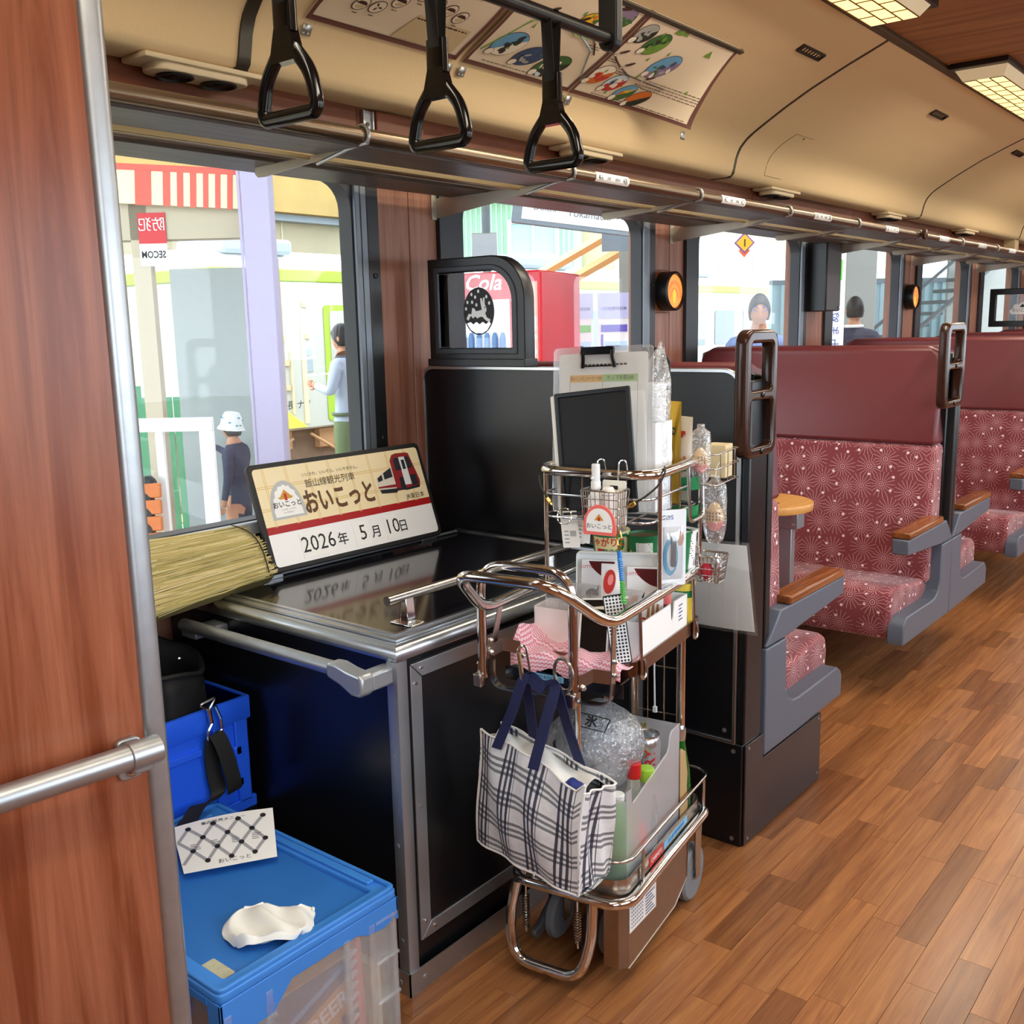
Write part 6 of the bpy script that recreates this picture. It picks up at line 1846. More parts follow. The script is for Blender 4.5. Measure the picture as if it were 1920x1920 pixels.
t = Thing('red_picture_packet', 'small white packet with a crimson picture in front of the left snack box', 'snack', (-.11, .15, .77), TM)
m = MB(); pillow(m, F2, W2, H2, .006, 8, .06); po = t.part('packet', m, 'white_gloss', smooth=60)
m = MB(); m.flat(ell2(W2 * .48, H2 * .55, .013, .026, 18, -.15), .0068, F2); t.part('crimson_picture', m, 'p_crimson', under=po, smooth=0)
m = MB(); m.flat(ell2(W2 * .54, H2 * .60, .006, .012, 12, -.2), .0072, F2); t.part('pink_picture', m, 'pink', under=po, smooth=0)
t = Thing('clear_box', 'low clear plastic box in front of the snack boxes, with packets inside', 'box', (-.12, .13, .72), TM)
m = MB(); m.plate([rrect(-.205, -.045, .098, .176, .006, 3), rrect(-.2035, -.0465, .0995, .1745, .005, 3)[::-1]], .07, 0, TR(0, 0, .768)); m.prism(rrect(-.205, -.045, .098, .176, .006, 3), .732, .734); t.part('body', m, 'clear_plastic')
m = MB(); m.box(-.195, -.055, .105, .168, .669, .731); t.part('stand', m, 'white', bevel=.002)
m = MB(); m.box(-.140, -.118, .115, .160, .735, .765); t.part('red_packet', m, 'p_crimson', bevel=.004)
# open white box on the left, box with a slot on the right
t = Thing('open_white_box', 'open pinkish white box at the left front of the middle tray', 'box', (-.2, .09, .669), TM)
m = MB(); m.plate([rrect(-.252, -.142, .075, .150, .006, 3), rrect(-.250, -.144, .077, .148, .005, 3)[::-1]], .098, 0, TR(0, 0, .720)); m.prism(rrect(-.252, -.142, .075, .150, .006, 3), .671, .674); t.part('body', m, M('box_pinkish', '#f1e6e4', .45))
m = MB(); m.prism(rrect(-.236, -.16, .69, .785, .002, 2), .10, .101, axis='y'); m.prism(rrect(-.236, -.16, .69, .780, .002, 2), .112, .113, axis='y'); t.part('cards', m, 'clear_plastic')
t = Thing('slotted_white_box', 'long white box with a U-shaped slot at the right of the middle tray', 'box', (-.02, .2, .669), TM)
prof = [(.075, .671), (.33, .671), (.33, .764), (.255, .764), (.250, .730), (.243, .722), (.236, .730), (.231, .764), (.075, .764)]
m = MB(); m.prism(prof, -.008, -.005, axis='x'); m.box(-.060, -.057, .075, .20, .671, .764); m.box(-.060, -.005, .075, .078, .671, .764); m.box(-.060, -.005, .327, .33, .671, .764); m.box(-.06, -.005, .075, .33, .669, .672)
bx = t.part('body', m, 'white', smooth=30)
m = MB()
for k in range(5): m.box(-.0046, -.0044, .278, .300 - (k % 2) * .006, .715 + k * .008, .718 + k * .008)
t.part('print', m, 'cal_blue', under=bx, smooth=0)
t = Thing('red_tube', 'red capped tube standing in the slotted white box', 'tube', (-.018, .243, .70), TM)
m = MB(); m.lathe([(0, .673), (.008, .673), (.008, .765), (.006, .768)], TR(-.020, .243, 0), 14); t.part('body', m, M('dark_red', '#8c2028', .35))
m = MB(); m.lathe([(.0105, .762), (.0115, .765), (.0115, .782), (.010, .786), (0, .786)], TR(-.020, .243, 0), 14); t.part('cap', m, M('salmon', '#e0706c', .4))
# leaning tablet, card, perforated pad
F3, W3, H3 = quad((-.122, .022, .700), (-.062, .028, .706), (-.100, .072, .800))
t = Thing('leaning_tablet', 'dark tablet with a white edge leaning on the pink cloth', 'tablet', (-.09, .03, .698), TM)
m = MB(); m.prism(rrect(0, W3, 0, H3, .004, 3), -.010, -.001, F3); t.part('casing', m, 'white')
m = MB(); m.prism(rrect(.005, W3, .004, H3 - .004, .003, 2), -.001, .0006, F3); t.part('screen', m, M('screen_brown', '#1c1512', .15))
F4, W4, H4 = quad((-.118, .062, .786), (-.060, .050, .792), (-.106, .125, .800))
t = Thing('logo_card', 'cream card with a round swirl mark lying across the boxes', 'card', (-.09, .09, .785), TM)
m = MB(); m.prism(rrect(0, W4, 0, H4, .002, 2), -.0012, 0, F4); cd = t.part('card', m, M('cream_card', '#efe9d8', .6), smooth=0)
m = MB(); m.plate([ell2(W4 * .5, H4 * .55, .015, .011, 24), ell2(W4 * .5, H4 * .55, .0138, .0098, 24)[::-1]], .0003, 0, F4 @ TR(0, 0, .0003)); m.text('みの', .011, F4 @ TR(W4 * .5, H4 * .55, .0004)); t.part('mark', m, M('grey_print', '#7a7a78', .6), under=cd, smooth=0)
F5, W5, H5 = quad((-.036, .004, .694), (.000, .020, .700), (.002, .055, .815))
t = Thing('perforated_pad', 'white and black perforated pad leaning at the right front of the tray', 'pad', (-.02, .03, .692), TM)
m = MB(); m.prism(rrect(0, W5, 0, H5, .003, 2), -.005, -.001, F5); t.part('backing', m, 'black_satin')
q = MB(); q.flat(rrect(.002, W5 - .002, .003, H5 - .003, .003, 2), .0, F5)
o = t.part('face', q, 'perforated', smooth=0)
ul = o.data.uv_layers.new(name='UVMap')
for lp in o.data.loops:
    pt = F5.inverted() @ (o.data.vertices[lp.vertex_index].co + t.o); ul.data[lp.index].uv = (pt.x, pt.y)
# pink chevron cloth
rn = random.Random(8)
def pc(u, v):
    x = -.250 + .244 * u
    s = v
    y = -.016 + .150 * max(0, s - .18)
    z = .702 - .032 * max(0, .18 - s) / .18 + .010 * math.sin(u * 9 + s * 4) * min(1, s * 2) + .006 * math.sin(u * 21 + s * 7)
    if s > .55: z += .010 * math.sin(u * 6)
    if u < .14: z += .035 * (1 - u / .14) * (s > .12) * min(1, (s - .12) * 4)
    return (x, y - .010 * (s < .18) - .004 * math.sin(u * 13), max(z, .668 if y > .03 else .660))
m = MB(); m.slab(pc, 44, 16, .002)
solo('pink_cloth', 'pink and white chevron cloth spread over the front of the middle tray', 'cloth', m, 'chevron_cloth', TM, smooth=80, uv=True)
# basket at the right back
t = Thing('rear_wire_basket', 'small wire basket on the right rail with a red pouch inside', 'basket', (.02, .42, .777), TM)
wbasket(t, -.010, .050, .385, .440, .778, .838, 6, 5)
m = MB(); m.tube(fil([(.0, .385, .836), (.0, .378, .862), (-.006, .372, .862), (-.006, .366, .82)], .006), .0018, seg=6); t.part('hook', m, 'steel_wire')
t = Thing('red_pouch', 'red pouch with silver wrappers lying in the rear wire basket', 'pouch', (.018, .41, .782), TM)
m = MB(); m.ell((.012, .405, .800), (.014, .016, .018), seg=12, fn=lambda v: v * (1 + .12 * math.sin(7 * v.x + 5 * v.z))); t.part('pouch', m, M('rose_red', '#c8203c', .5), smooth=60)
m = MB(); m.ell((.032, .412, .812), (.012, .016, .024), seg=12, fn=lambda v: v * (1 + .2 * math.sin(9 * v.x + 8 * v.z))); t.part('wrappers', m, M('foil', '#d8dade', .2, .8), smooth=30)

# ---- tote bag on hooks
t = Thing('checked_tote', 'white tote bag with navy checks hanging from the front of the trolley', 'bag', (-.14, -.11, .29), TM)
FL, FR, BR, BL_ = Vector((-.287, -.088, 0)), Vector((.000, -.198, 0)), Vector((.022, -.102, 0)), Vector((-.268, -.036, 0))
def lo(p, dx=0): return Vector((p.x + dx, p.y, 0))
def panel(a, b_, zt0, zt1, zb0, zb1, bulge, sag=0, dx=-.022, notch=None):
    def f(u, v):
        top, bot = a.lerp(b_, u), a.lerp(b_, u) + Vector((dx, .012, 0))
        n = (b_ - a).normalized().cross(Vector((0, 0, 1)))
        p = bot.lerp(top, v)
        zt = zt0 + (zt1 - zt0) * u - sag * math.sin(PI * u) + (notch(u) if notch else 0)
        zb = zb0 + (zb1 - zb0) * u
        p = p + n * (bulge * math.sin(PI * u) ** .8 * math.sin(PI * min(1, v * .9 + .08)) + .004 * math.sin(u * 17 + v * 6))
        return Vector((p.x, p.y, zb + (zt - zb) * v))
    return f
ft = panel(FL, FR, .548, .545, .292, .305, .022, .002, notch=lambda u: -.030 * max(0, (u - .55) / .45) * (1 if u < .98 else .3))
rt = panel(FR, BR, .520, .505, .305, .312, -.014)
bk = panel(BR, BL_, .505, .548, .312, .296, .004)
lf = panel(BL_, FL, .536, .540, .296, .292, .012, .010)
def uvsheet(name, f, w, h, u0=0, off=0):
    m = MB(); m.slab(f, 18, 16, .0016); 
    o = t.part(name, m, 'tote_cloth', smooth=70)
    ul = o.data.uv_layers.new(name='UVMap')
    n1 = 19 * 17
    for lp in o.data.loops:
        k = lp.vertex_index % n1; i_, j_ = k % 19, k // 19
        ul.data[lp.index].uv = (u0 + w * i_ / 18, off + h * j_ / 16 + .004 * math.sin(i_ * .5))
    return o
uvsheet('front_panel', ft, .31, .25); uvsheet('side_panel', rt, .10, .2, .31); uvsheet('back_panel', bk, .30, .22, .41); uvsheet('side_panel', lf, .06, .25, .7)
m = MB()
m.grid(lambda u, v: (lambda a, b_: a.lerp(b_, v))(ft(u, 0), bk(1 - u, 0)) + Vector((0, 0, -.010 * math.sin(PI * v))), 10, 6); o = t.part('bottom', m, 'tote_cloth', smooth=70, uv=True)
m = MB()
for f in (ft, rt, bk): m.tube([f(k / 16, 1) for k in range(17)], .0022, seg=5)
m.tube([ft(1, k / 10) for k in range(11)], .0032, seg=5); m.tube([ft(0, k / 10) for k in range(11)], .0032, seg=5)
m.tube([ft(k / 16, 0) for k in range(17)], .0028, seg=5)
t.part('seam_binding', m, M('binding_white', '#e9e9e6', .7), smooth=50)
m = MB()
rn = random.Random(12)
def lin_(u, v):
    p = (ft(.12 + .8 * u, .97)).lerp(bk(1 - (.12 + .8 * u), .97), v)
    return p + Vector((0, .004, .020 * math.sin(PI * v) * (1 - .3 * u) + .012 * math.sin(u * 11 + v * 5) * math.sin(PI * v) - .012))
m.slab(lin_, 26, 10, .0015); t.part('plastic_liner', m, M('liner_white', '#e6e6e2', .35, bump=.4, bscale=60), smooth=80)
m = MB(); m.ell(ft(.86, .93) + Vector((.012, .020, .0)), (.024, .015, .020), seg=12, fn=lambda v: v * (1 + .15 * math.sin(6 * v.x + 4 * v.z))); t.part('blue_bundle', m, M('bundle_blue', '#1f2f7a', .6), smooth=60)
hk1, hk2 = Vector((-.168, -.108, .684)), Vector((-.098, -.118, .678))
for s, (a, c) in enumerate(((ft(.20, .93), ft(.58, .93)), (bk(.70, .93), bk(.28, .93)))):
    d = Vector((0, -.004 if s == 0 else .006, 0))
    P = [a + d, a.lerp(hk1, .55) + d * .5, hk1 + Vector((0, 0, .004 + .003 * s)), hk1.lerp(hk2, .5) + Vector((0, .004, -.010)), hk2 + Vector((0, 0, .004 + .003 * s)), c.lerp(hk2, .55) + d * .5, c + d]
    m = MB(); ribbon(m, P, .028, .002, up=lambda q: Vector((.9, -.3, .1)).lerp(Vector((.2, .1, 1)), max(0, 1 - abs(q - .5) * 5)), sub=5); t.part('strap', m, 'navy', smooth=60)
t = Thing('carabiner', 'long steel carabiner holding the left strap of the checked tote', 'hook', (-.17, -.1, .67), TM)
m = MB(); P = fil([(-.176, -.100, .745), (-.190, -.100, .735), (-.178, -.106, .676), (-.164, -.106, .672), (-.158, -.104, .684), (-.170, -.100, .742)], .008, 4, True); m.tube(P, .0026, True, 8); t.part('loop', m, 'steel')
m = MB(); m.tube([(-.186, -.101, .728), (-.176, -.106, .684)], .0036, seg=8); t.part('gate', m, M('brass_pale', '#c9b07a', .25, 1))
t = Thing('steel_ring', 'large steel ring holding the right strap of the checked tote', 'ring', (-.09, -.1, .67), TM)
m = MB(); m.tube([Vector((-.084, -.104, .704)) + Vector((.026 * math.cos(a), -.012 * math.cos(a) - .006, .031 * math.sin(a))) for a in [2 * PI * k / 28 for k in range(28)]], .0035, True, 8); t.part('ring', m, 'steel_dull')

# ---- lower tier
t = Thing('file_bin', 'translucent white bin with a slanted side on the lower tray', 'bin', (-.11, .18, .19), TM)
side = [(.030, .191), (.315, .191), (.318, .462), (.275, .464), (.262, .45), (.258, .425), (.24, .412), (.060, .398), (.052, .385), (.046, .398), (.046, .418), (.028, .420)]
side = [(.030, .191), (.315, .191), (.318, .462), (.272, .462), (.260, .452), (.256, .430), (.245, .420), (.062, .385), (.055, .385), (.050, .418), (.028, .420)]
m = MB(); m.prism(side, -.018, -.0155, axis='x'); m.prism(side, -.2225, -.220, axis='x')
m.prism([(-.222, .191), (-.016, .191), (-.016, .462), (-.222, .462)], .3155, .318, axis='y'); m.prism([(-.222, .191), (-.016, .191), (-.016, .40), (-.222, .40)], .028, .0305, axis='y')
m.box(-.222, -.016, .03, .317, .190, .193)
t.part('body', m, 'frosted', smooth=30)
m = MB(); m.tube([(-.0165, p[0], p[1]) for p in side[2:]], .0018, seg=6); t.part('rim', m, 'frosted', smooth=60)
def can(label, u, v, z, body, top, art=None):
    t = Thing('beer_can', label, 'can', (u, v, z), TM, 'beer cans in the bin')
    F_ = TR(u, v, z)
    m = MB(); m.lathe([(.022, 0), (.026, .003), (.0315, .010), (.0315, .100), (.0285, .110), (.0265, .113)], F_, 28); b_ = t.part('body', m, body, smooth=40)
    m = MB(); m.lathe([(.0265, .112), (.0285, .114), (.0285, .117), (.0265, .1175), (.0245, .1145), (.0, .1145)], F_, 28); m.flat(ell2(-.004, -.004, .008, .006, 14), .1148, F_); lid_ = t.part('lid', m, top, smooth=30)
    m = MB(); m.plate([ell2(.006, .002, .010, .006, 16), ell2(.009, .002, .004, .0035, 12)[::-1]], .001, 0, F_ @ TR(0, 0, .1162)); t.part('pull_tab', m, top, under=lid_, smooth=0)
    for nm, mat, mk in (art or []):
        q = MB(); mk(q); q.remap(lambda p: (u + (.0318 + p.z) * math.cos(-PI / 2 + .25 + p.x / .0318), v + (.0318 + p.z) * math.sin(-PI / 2 + .25 + p.x / .0318), z + p.y)); t.part(nm, q, mat, under=b_, smooth=0)
    return t
M('can_silver', '#d3d6da', .22, .9); M('can_gold', '#c8b573', .25, .9)
RV = RZ(90)
can('lower silver can hidden under the silver beer can with red lettering', -.070, .262, .2135, 'can_silver', 'can_silver')
can('silver beer can with upright red lettering in the translucent bin', -.070, .262, .333, 'can_silver', 'can_silver', [('red_lettering', 'red', lambda q: q.text('DRY', .034, TR(.012, .058, 0) @ RV, off=.0006)), ('dark_lettering', 'p_crimson', lambda q: q.text('SUPER', .018, TR(-.014, .050, 0) @ RV, shear=.2, off=.0002)), ('blue_print', 'dark_blue', blob(.030, .02, .004, .01, 0))])
can('lower gold can hidden under the gold topped beer can', -.112, .282 + .02, .2135, 'can_gold', 'can_gold')
can('beer can with a gold top behind the silver can', -.118, .298, .333, 'can_gold', 'can_gold', [('blue_band', 'dark_blue', band(.03, .085, .0, .05, 8))])
t = Thing('ice_bag', 'bulging clear bag of ice printed with a character, behind the checked tote', 'bag', (-.13, .13, .30), TM)
rn = random.Random(21)
def icefn(v): return v * (1 + .035 * math.sin(7 * v.x + 3 * v.z) + .03 * math.sin(6 * v.y - 4 * v.z + 2))
m = MB()
for k in range(64):
    a, b_ = rn.uniform(0, 2 * PI), math.acos(rn.uniform(-1, 1)); q = rn.uniform(.3, .86)
    c_ = Vector((-.128 + .085 * q * math.sin(b_) * math.cos(a), .135 + .080 * q * math.sin(b_) * math.sin(a), .462 + .085 * q * math.cos(b_)))
    m.box(-.012, .012, -.012, .012, -.010, .010, Matrix.Translation(c_) @ RZ(rn.uniform(0, 90)) @ RX(rn.uniform(0, 90)))
clear('ice', '#eaf3fb', .45, .12, .15, trl=True)
t.part('ice_cubes', m, 'ice', smooth=0, kind='stuff')
m = MB(); m.ell((-.128, .135, .462), (.098, .090, .094), seg=28, fn=icefn); m.tube(fil([(-.205, .12, .50), (-.235, .10, .47), (-.23, .09, .43)], .02), [.02, .018, .015, .012, .010, .012, .010][:len(fil([(-.205, .12, .50), (-.235, .10, .47), (-.23, .09, .43)], .02))], seg=8)
clear('ice_film', '#e8f0f6', .22, .16, .12, emboss=55)
bgp = t.part('bag', m, 'ice_film', smooth=80)
m = MB(); m.box(-.20, -.06, .07, .20, .194, .37); t.part('inner_tub', m, 'frosted', bevel=.006)
FI = frame((-.118, .075, .535), (1, .12, -.05), (0, .62, .78))
m = MB(); m.plate([[(-.035, -.014), (.036, -.018), (.042, .012), (-.030, .016)], [(-.033, -.012), (.034, -.016), (.0395, .010), (-.0285, .014)][::-1]], .0006, 0, FI @ TR(0, 0, .006)); m.text('氷', .026, FI @ TR(.002, -.001, .006), off=.0008); t.part('print', m, 'ink', under=bgp, smooth=0)
def bottle(name, label, u, v, z, prof, body, capz, capr, capmat, liq=None, band_=None):
    t = Thing(name, label, 'bottle', (u, v, z), TM)
    m = MB(); m.lathe([(r_, z + h) for r_, h in prof], TR(u, v, 0), 24); b_ = t.part('body', m, body, smooth=50)
    m = MB(); m.lathe([(capr, capz[0]), (capr + .001, capz[0] + .002), (capr + .001, capz[1] - .002), (capr - .001, capz[1]), (0, capz[1])], TR(u, v, 0), 18); t.part('cap', m, capmat)
    if band_:
        m = MB(); m.lathe([(band_[0], z + band_[1]), (band_[0], z + band_[2])], TR(u, v, 0), 24); t.part('label', m, band_[3], under=b_)
    return t
clear('pet_clear', '#e0f0e0', .15, .12, .05)
M('green_tea', '#7fcf5a', .3)
bottle('green_pet_bottle', 'green plastic bottle at the near end of the translucent bin', -.052, .064, .194, [(0, 0), (.024, 0), (.028, .008), (.028, .12), (.024, .15), (.012, .175), (.012, .188)], 'green_tea', (.380, .396), .013, 'white')
bottle('red_capped_bottle', 'small bottle with a bright red cap beside the checked tote', -.040, .118, .194, [(0, 0), (.020, 0), (.024, .006), (.024, .15), (.013, .205), (.012, .220)], 'pet_clear', (.412, .446), .0145, 'red', band_=(.0245, .05, .12, 'pink'))
bottle('lime_capped_bottle', 'small bottle with a lime green cap in the translucent bin', -.034, .170, .194, [(0, 0), (.020, 0), (.0235, .006), (.0235, .14), (.014, .185), (.013, .195)], 'pet_clear', (.386, .414), .0165, M('lime', '#9ccc3a', .35), band_=(.024, .04, .11, 'frosted'))
F, W, H = quad((-.0125, .322, .194), (-.012, .372, .194), (-.014, .318, .400))
m = MB(); m.prism([(0, 0), (.045, .0), (.046, .06), (.040, .10), (.044, .13), (.030, .19), (.006, .205), (0, .2)], -.003, 0, F)
solo('cardboard_piece', 'torn brown cardboard piece standing between the bin and the green bottle', 'cardboard', m, M('cardboard', '#b99a6c', .85), TM, bevel=.0008)
m_, nt_, b_ = new_mat('green_glass')
b_.inputs['Base Color'].default_value = lin('#1f6a22'); b_.inputs['Roughness'].default_value = .06; b_.inputs['Transmission Weight'].default_value = .25
t = Thing('green_glass_bottle', 'dark green glass bottle at the far right corner of the lower tray', 'bottle', (-.040, .385, .19), TM)
ub, vb = -.040, .385
m = MB(); m.lathe([(0, .190), (.023, .190), (.026, .194), (.026, .300), (.023, .330), (.016, .365), (.0125, .39), (.012, .41)], TR(ub, vb, 0), 28); t.part('body', m, 'green_glass', smooth=50)
m = MB(); m.lathe([(.0128, .395), (.0135, .40), (.0140, .418), (.0130, .424), (0, .425)], TR(ub, vb, 0), 18); t.part('cap', m, 'can_silver')
m = MB(); m.lathe([(.0265, .215), (.0265, .285)], TR(ub, vb, 0), 28); t.part('label', m, M('label_dark', '#2c5a2c', .5))
# ================================================================== OUTSIDE THE WINDOWS
PZ = -.20
b = MB(); b.box(-7.6, -2.5, -6, 26, PZ - 1.0, PZ); struct('ground_platform', b, M('platform', '#9a978c', .9, var=.06, bscale=6), smooth=0)
b = MB(); b.box(-40, -7.6, -30, 70, -1.25, -1.15); struct('ground_trackbed', b, M('ballast', '#8a6f55', .95, var=.3, bscale=14), smooth=0)
b = MB(); b.box(-7.6, -7.3, -6, 26, PZ, PZ + .012); struct('trim_platform_edge', b, M('platform_yellow', '#d8b94a', .8), smooth=0)
b = MB(); b.box(.9, 30, -30, 60, -1.25, -1.15); struct('ground_far_side', b, 'platform', smooth=0)
# ---- the other train
TX = -10.9
t = Thing('railcar', 'cream and lime green railcar standing on the far track', 'train', (TX - 1.2, 12, -1.1))
M('car_cream', '#9b9e94', .45); M('car_lime', '#7f9e0e', .45); M('car_glass', '#4c5a5c', .15); M('under_brown', '#6f5a46', .8, var=.3, bscale=10)
m = MB(); m.box(TX - 2.5, TX, 7.62, 27, .02, 2.06); bd = t.part('body', m, 'car_cream', bevel=.03)
m = MB(); m.box(TX - 2.5, TX + .012, 7.60, 27, 2.0, 2.17); t.part('lime_band', m, 'car_lime', under=bd, bevel=.02)
m = MB(); m.prism([(TX - 2.45, 2.17), (TX - .02, 2.17), (TX - .35, 2.42), (TX - 2.1, 2.42)], 7.65, 27, axis='y'); t.part('roof', m, 'white')
for y0, y1 in ((7.9, 9.0), (13.5, 15.5), (19, 21)):
    m = MB(); m.box(TX - 1.2, TX - .12, y0, y1, 2.36, 2.56); t.part('roof_unit', m, M('unit_grey', '#7f8c94', .6), bevel=.05)
def car_rect(m, y0, y1, z0, z1, e, r=.06):
    m.prism(rrect(y0, y1, z0, z1, r, 4), TX + e - .008, TX + e, axis='x')
for y0, y1 in ((9.36, 10.35), (17.8, 18.9), (23.6, 24.6)):
    m = MB(); car_rect(m, y0, y1, .10, 1.70, .012); d = t.part('door', m, 'car_lime', under=bd, smooth=30)
    m = MB(); car_rect(m, y0 + .10, y1 - .12, .86, 1.62, .020); t.part('door_window', m, M('door_glass', '#8f8f84', .2), under=bd, smooth=30)
    m = MB(); car_rect(m, y0 - .42, y0 - .34, .10, 1.66, .010, .01); m.box(TX, TX + .03, y0 - .62, y0 - .60, .25, 1.1); t.part('door_rail', m, M('rail_tan', '#c9b48a', .5), under=bd)
for y0 in (11.0, 12.4, 13.8, 15.2, 16.4, 19.4, 20.8, 22.2):
    m = MB(); car_rect(m, y0, y0 + .95, .86, 1.62, .014); t.part('side_window', m, 'car_glass', under=bd, smooth=30)
m = MB()
for y, z in ((8.5, 1.9), (8.55, 1.62), (8.58, 1.28), (8.62, .95), (8.62, .62), (8.98, 1.72), (9.0, 1.3)): m.box(TX, TX + .03, y, y + .09, z - .05, z + .02)
t.part('lamp_brackets', m, M('bracket_tan', '#a89a78', .6), under=bd)
m = MB(); m.box(TX, TX + .006, 9.02, 9.13, .80, .98); m.box(TX, TX + .006, 9.0, 9.12, 1.02, 1.12); t.part('notice_plates', m, 'unit_grey', under=bd)
m = MB(); m.prism([(7.7, .30), (8.6, .30), (8.95, .06), (7.62, .06)], TX - .1, TX + .05, axis='x'); t.part('yellow_cowl', m, M('cowl_yellow', '#d6c83a', .5), under=bd)
m = MB(); m.box(TX - 2.3, TX - .25, 7.9, 26.6, -.75, .02); t.part('underframe', m, 'under_brown', smooth=0)
rn = random.Random(31)
m = MB()
for k in range(26):
    y = 7.9 + k * .7; m.box(TX - .5, TX - .12 - rn.random() * .1, y, y + rn.uniform(.2, .6), -.2 - rn.random() * .5, .0)
for k in range(6): m.tube([(TX - .1, 7.8 + k * 1.3, -.05), (TX - .05, 8.2 + k * 1.3, -.3), (TX - .1, 8.8 + k * 1.3, -.1)], .025, seg=6)
t.part('underfloor_boxes', m, M('under_tan', '#a58058', .8), bevel=.01)
for y in (9.2, 11.2, 23.5, 25.4):
    m = MB(); m.lathe([(0, -.06), (.42, -.06), (.43, .05), (.40, .06), (0, .06)], frame((TX - .6, y, -.73), (0, 1, 0), (0, 0, 1)), 24); t.part('wheel', m, 'under_brown')
m = MB(); m.text('長 ナノ', .13, Matrix(((0, 0, 1, TX + .003), (1, 0, 0, 8.86), (0, 1, 0, .36), (0, 0, 0, 1)))); t.part('lettering', m, 'ink', under=bd, smooth=0)
# ---- viaduct behind
m = MB(); m.box(-19, -17.5, -20, 15.8, -1.15, 3.7)
t = Thing('viaduct', 'cream concrete viaduct wall with a weathered top beam behind the far train', 'viaduct', (-18, 5, -1.15))
t.part('wall', m, M('concrete_cream', '#938b72', .9, var=.05, bscale=2), smooth=0)
m = MB(); m.box(-19, -16.9, -20, 15.8, 3.75, 5.6); t.part('beam', m, M('concrete_stained', '#86703f', .9, var=.3, bscale=1.2), smooth=0)
m = MB(); m.box(-19, -17.2, -20, 15.8, 3.62, 3.75); t.part('pipe_ledge', m, 'unit_grey', smooth=0)
m = MB()
for k in range(17): m.box(-17.51, -17.48, -18 + k * 2, -17.97 + k * 2, -1, 3.62)
t.part('panel_joints', m, M('joint_tan', '#b4ab90', .9), smooth=0)
# ---- platform canopy out of view: hung signs imply it, depth set to shade the platform
m = MB(); m.box(-6.6, -2.75, -3, 16, 3.05, 3.15)
for y in range(-2, 16, 2): m.box(-6.5, -2.78, y, y + .1, 2.93, 3.05)
struct('roof_canopy', m, M('canopy_grey', '#b9bcb8', .8), smooth=0)
# ---- kiosk front with striped awning on the platform (left of the first window)
A, Bv = Vector((-5.05, 2.65, 0)), Vector((-4.22, 3.28, 0))
dv = (Bv - A).normalized()
F = frame((A.x, A.y, PZ), dv, (0, 0, 1))
L = (Bv - A).length
t = Thing('waiting_room', 'glazed platform waiting room with cream posts under a striped awning', 'building', (A.x, A.y, PZ), I4)
M('post_cream', '#bdb59c', .6)
for x in (-.6, .16, .40, .98):
    m = MB(); m.box(x - .045, x + .045, -2.3 + 2.3, 2.28, -.06, .0, F); t.part('post', m, 'post_cream')
m = MB(); m.box(-.7, 1.0, 2.02, 2.30, -.12, .0, F); t.part('lintel', m, 'post_cream')
for a, b_ in ((-.55, .115), (.205, .355), (.445, .935)):
    m = MB(); m.box(a, b_, .05, 2.02, -.035, -.03, F); t.part('pane', m, 'glass', smooth=0)
m = MB(); m.box(.60, .78, 0, 2.0, -1.25, -1.20, F); t.part('rear_panel', m, M('rear_beige', '#cfc4ae', .8), smooth=0)
m = MB(); m.box(.10, .60, .0, 1.95, -1.25, -1.20, F); t.part('grey_wall', m, M('rear_grey', '#9aa6a4', .8), smooth=0)
m = MB(); m.box(-.7, 1.1, -.02, .0, -1.3, .02, F); t.part('floor_slab', m, 'platform', smooth=0)
t = Thing('striped_awning', 'red and cream striped awning board over the platform waiting room', 'awning', tuple(F @ Vector((0, 2.2, .1))), I4)
F = F @ TR(-.10, 0, 0)
m = MB(); m.box(-.6, .98, 2.22, 2.40, .03, .05, F @ RZ(-4)); t.part('board', m, M('awning_cream', '#f3e6bf', .7), smooth=0)
for a, w in ((-.5, .05), (-.38, .04), (-.02, .07), (.06, .035), (.13, .06), (.36, .08), (.50, .035), (.57, .03), (.635, .03), (.70, .025), (.76, .025), (.82, .025), (.88, .025)):
    m = MB(); m.box(a, a + w, 2.215, 2.39, .05, .054, F @ RZ(-4)); t.part('stripe', m, M('awning_red', '#e0685a', .7), smooth=0)
m = MB(); m.box(-.6, .98, 2.38, 2.41, .05, .056, F @ RZ(-4)); t.part('red_edge', m, 'awning_red', smooth=0)
F = F @ TR(.13, 0, 0)
t = Thing('security_sign', 'red and white security sign on the waiting room glass', 'sign', tuple(F @ Vector((.42, 1.97, .02))), I4)
m = MB(); m.box(.27, .41, 1.97, 2.12, .004, .008, F @ TR(.10, .03, 0)); t.part('red_part', m, 'red', smooth=0)
m = MB(); m.box(.27, .41, 1.86, 1.97, .004, .008, F @ TR(.10, .03, 0)); t.part('white_part', m, 'white', smooth=0)
FM = F @ TR(.44, 1.945, .009) @ Matrix.Diagonal((-1, 1, 1, 1))
m = MB(); m.text('SECOM', .048, FM, off=.001, sx=.8); t.part('mirrored_lettering', m, 'ink', smooth=0)
m = MB(); m.text('防犯', .07, F @ TR(.44, 2.09, .0095) @ Matrix.Diagonal((-1, 1, 1, 1))); t.part('red_lettering', m, 'white', smooth=0)
m = MB(); m.box(-.07, .07, -.05, .05, 0, 3.2, TR(-4.19, 3.22, PZ) @ RZ(37)); m.box(-.085, -.07, -.055, -.045, 0, 3.2, TR(-4.19, 3.22, PZ) @ RZ(37))
solo('platform_pillar', 'pale lilac square pillar seen through the first window', 'pillar', m, M('lilac', '#b4aec8', .6), bevel=.006)
FW = frame((-4.16, 2.43, PZ), (.25, .20, 0), (0, 0, 1))
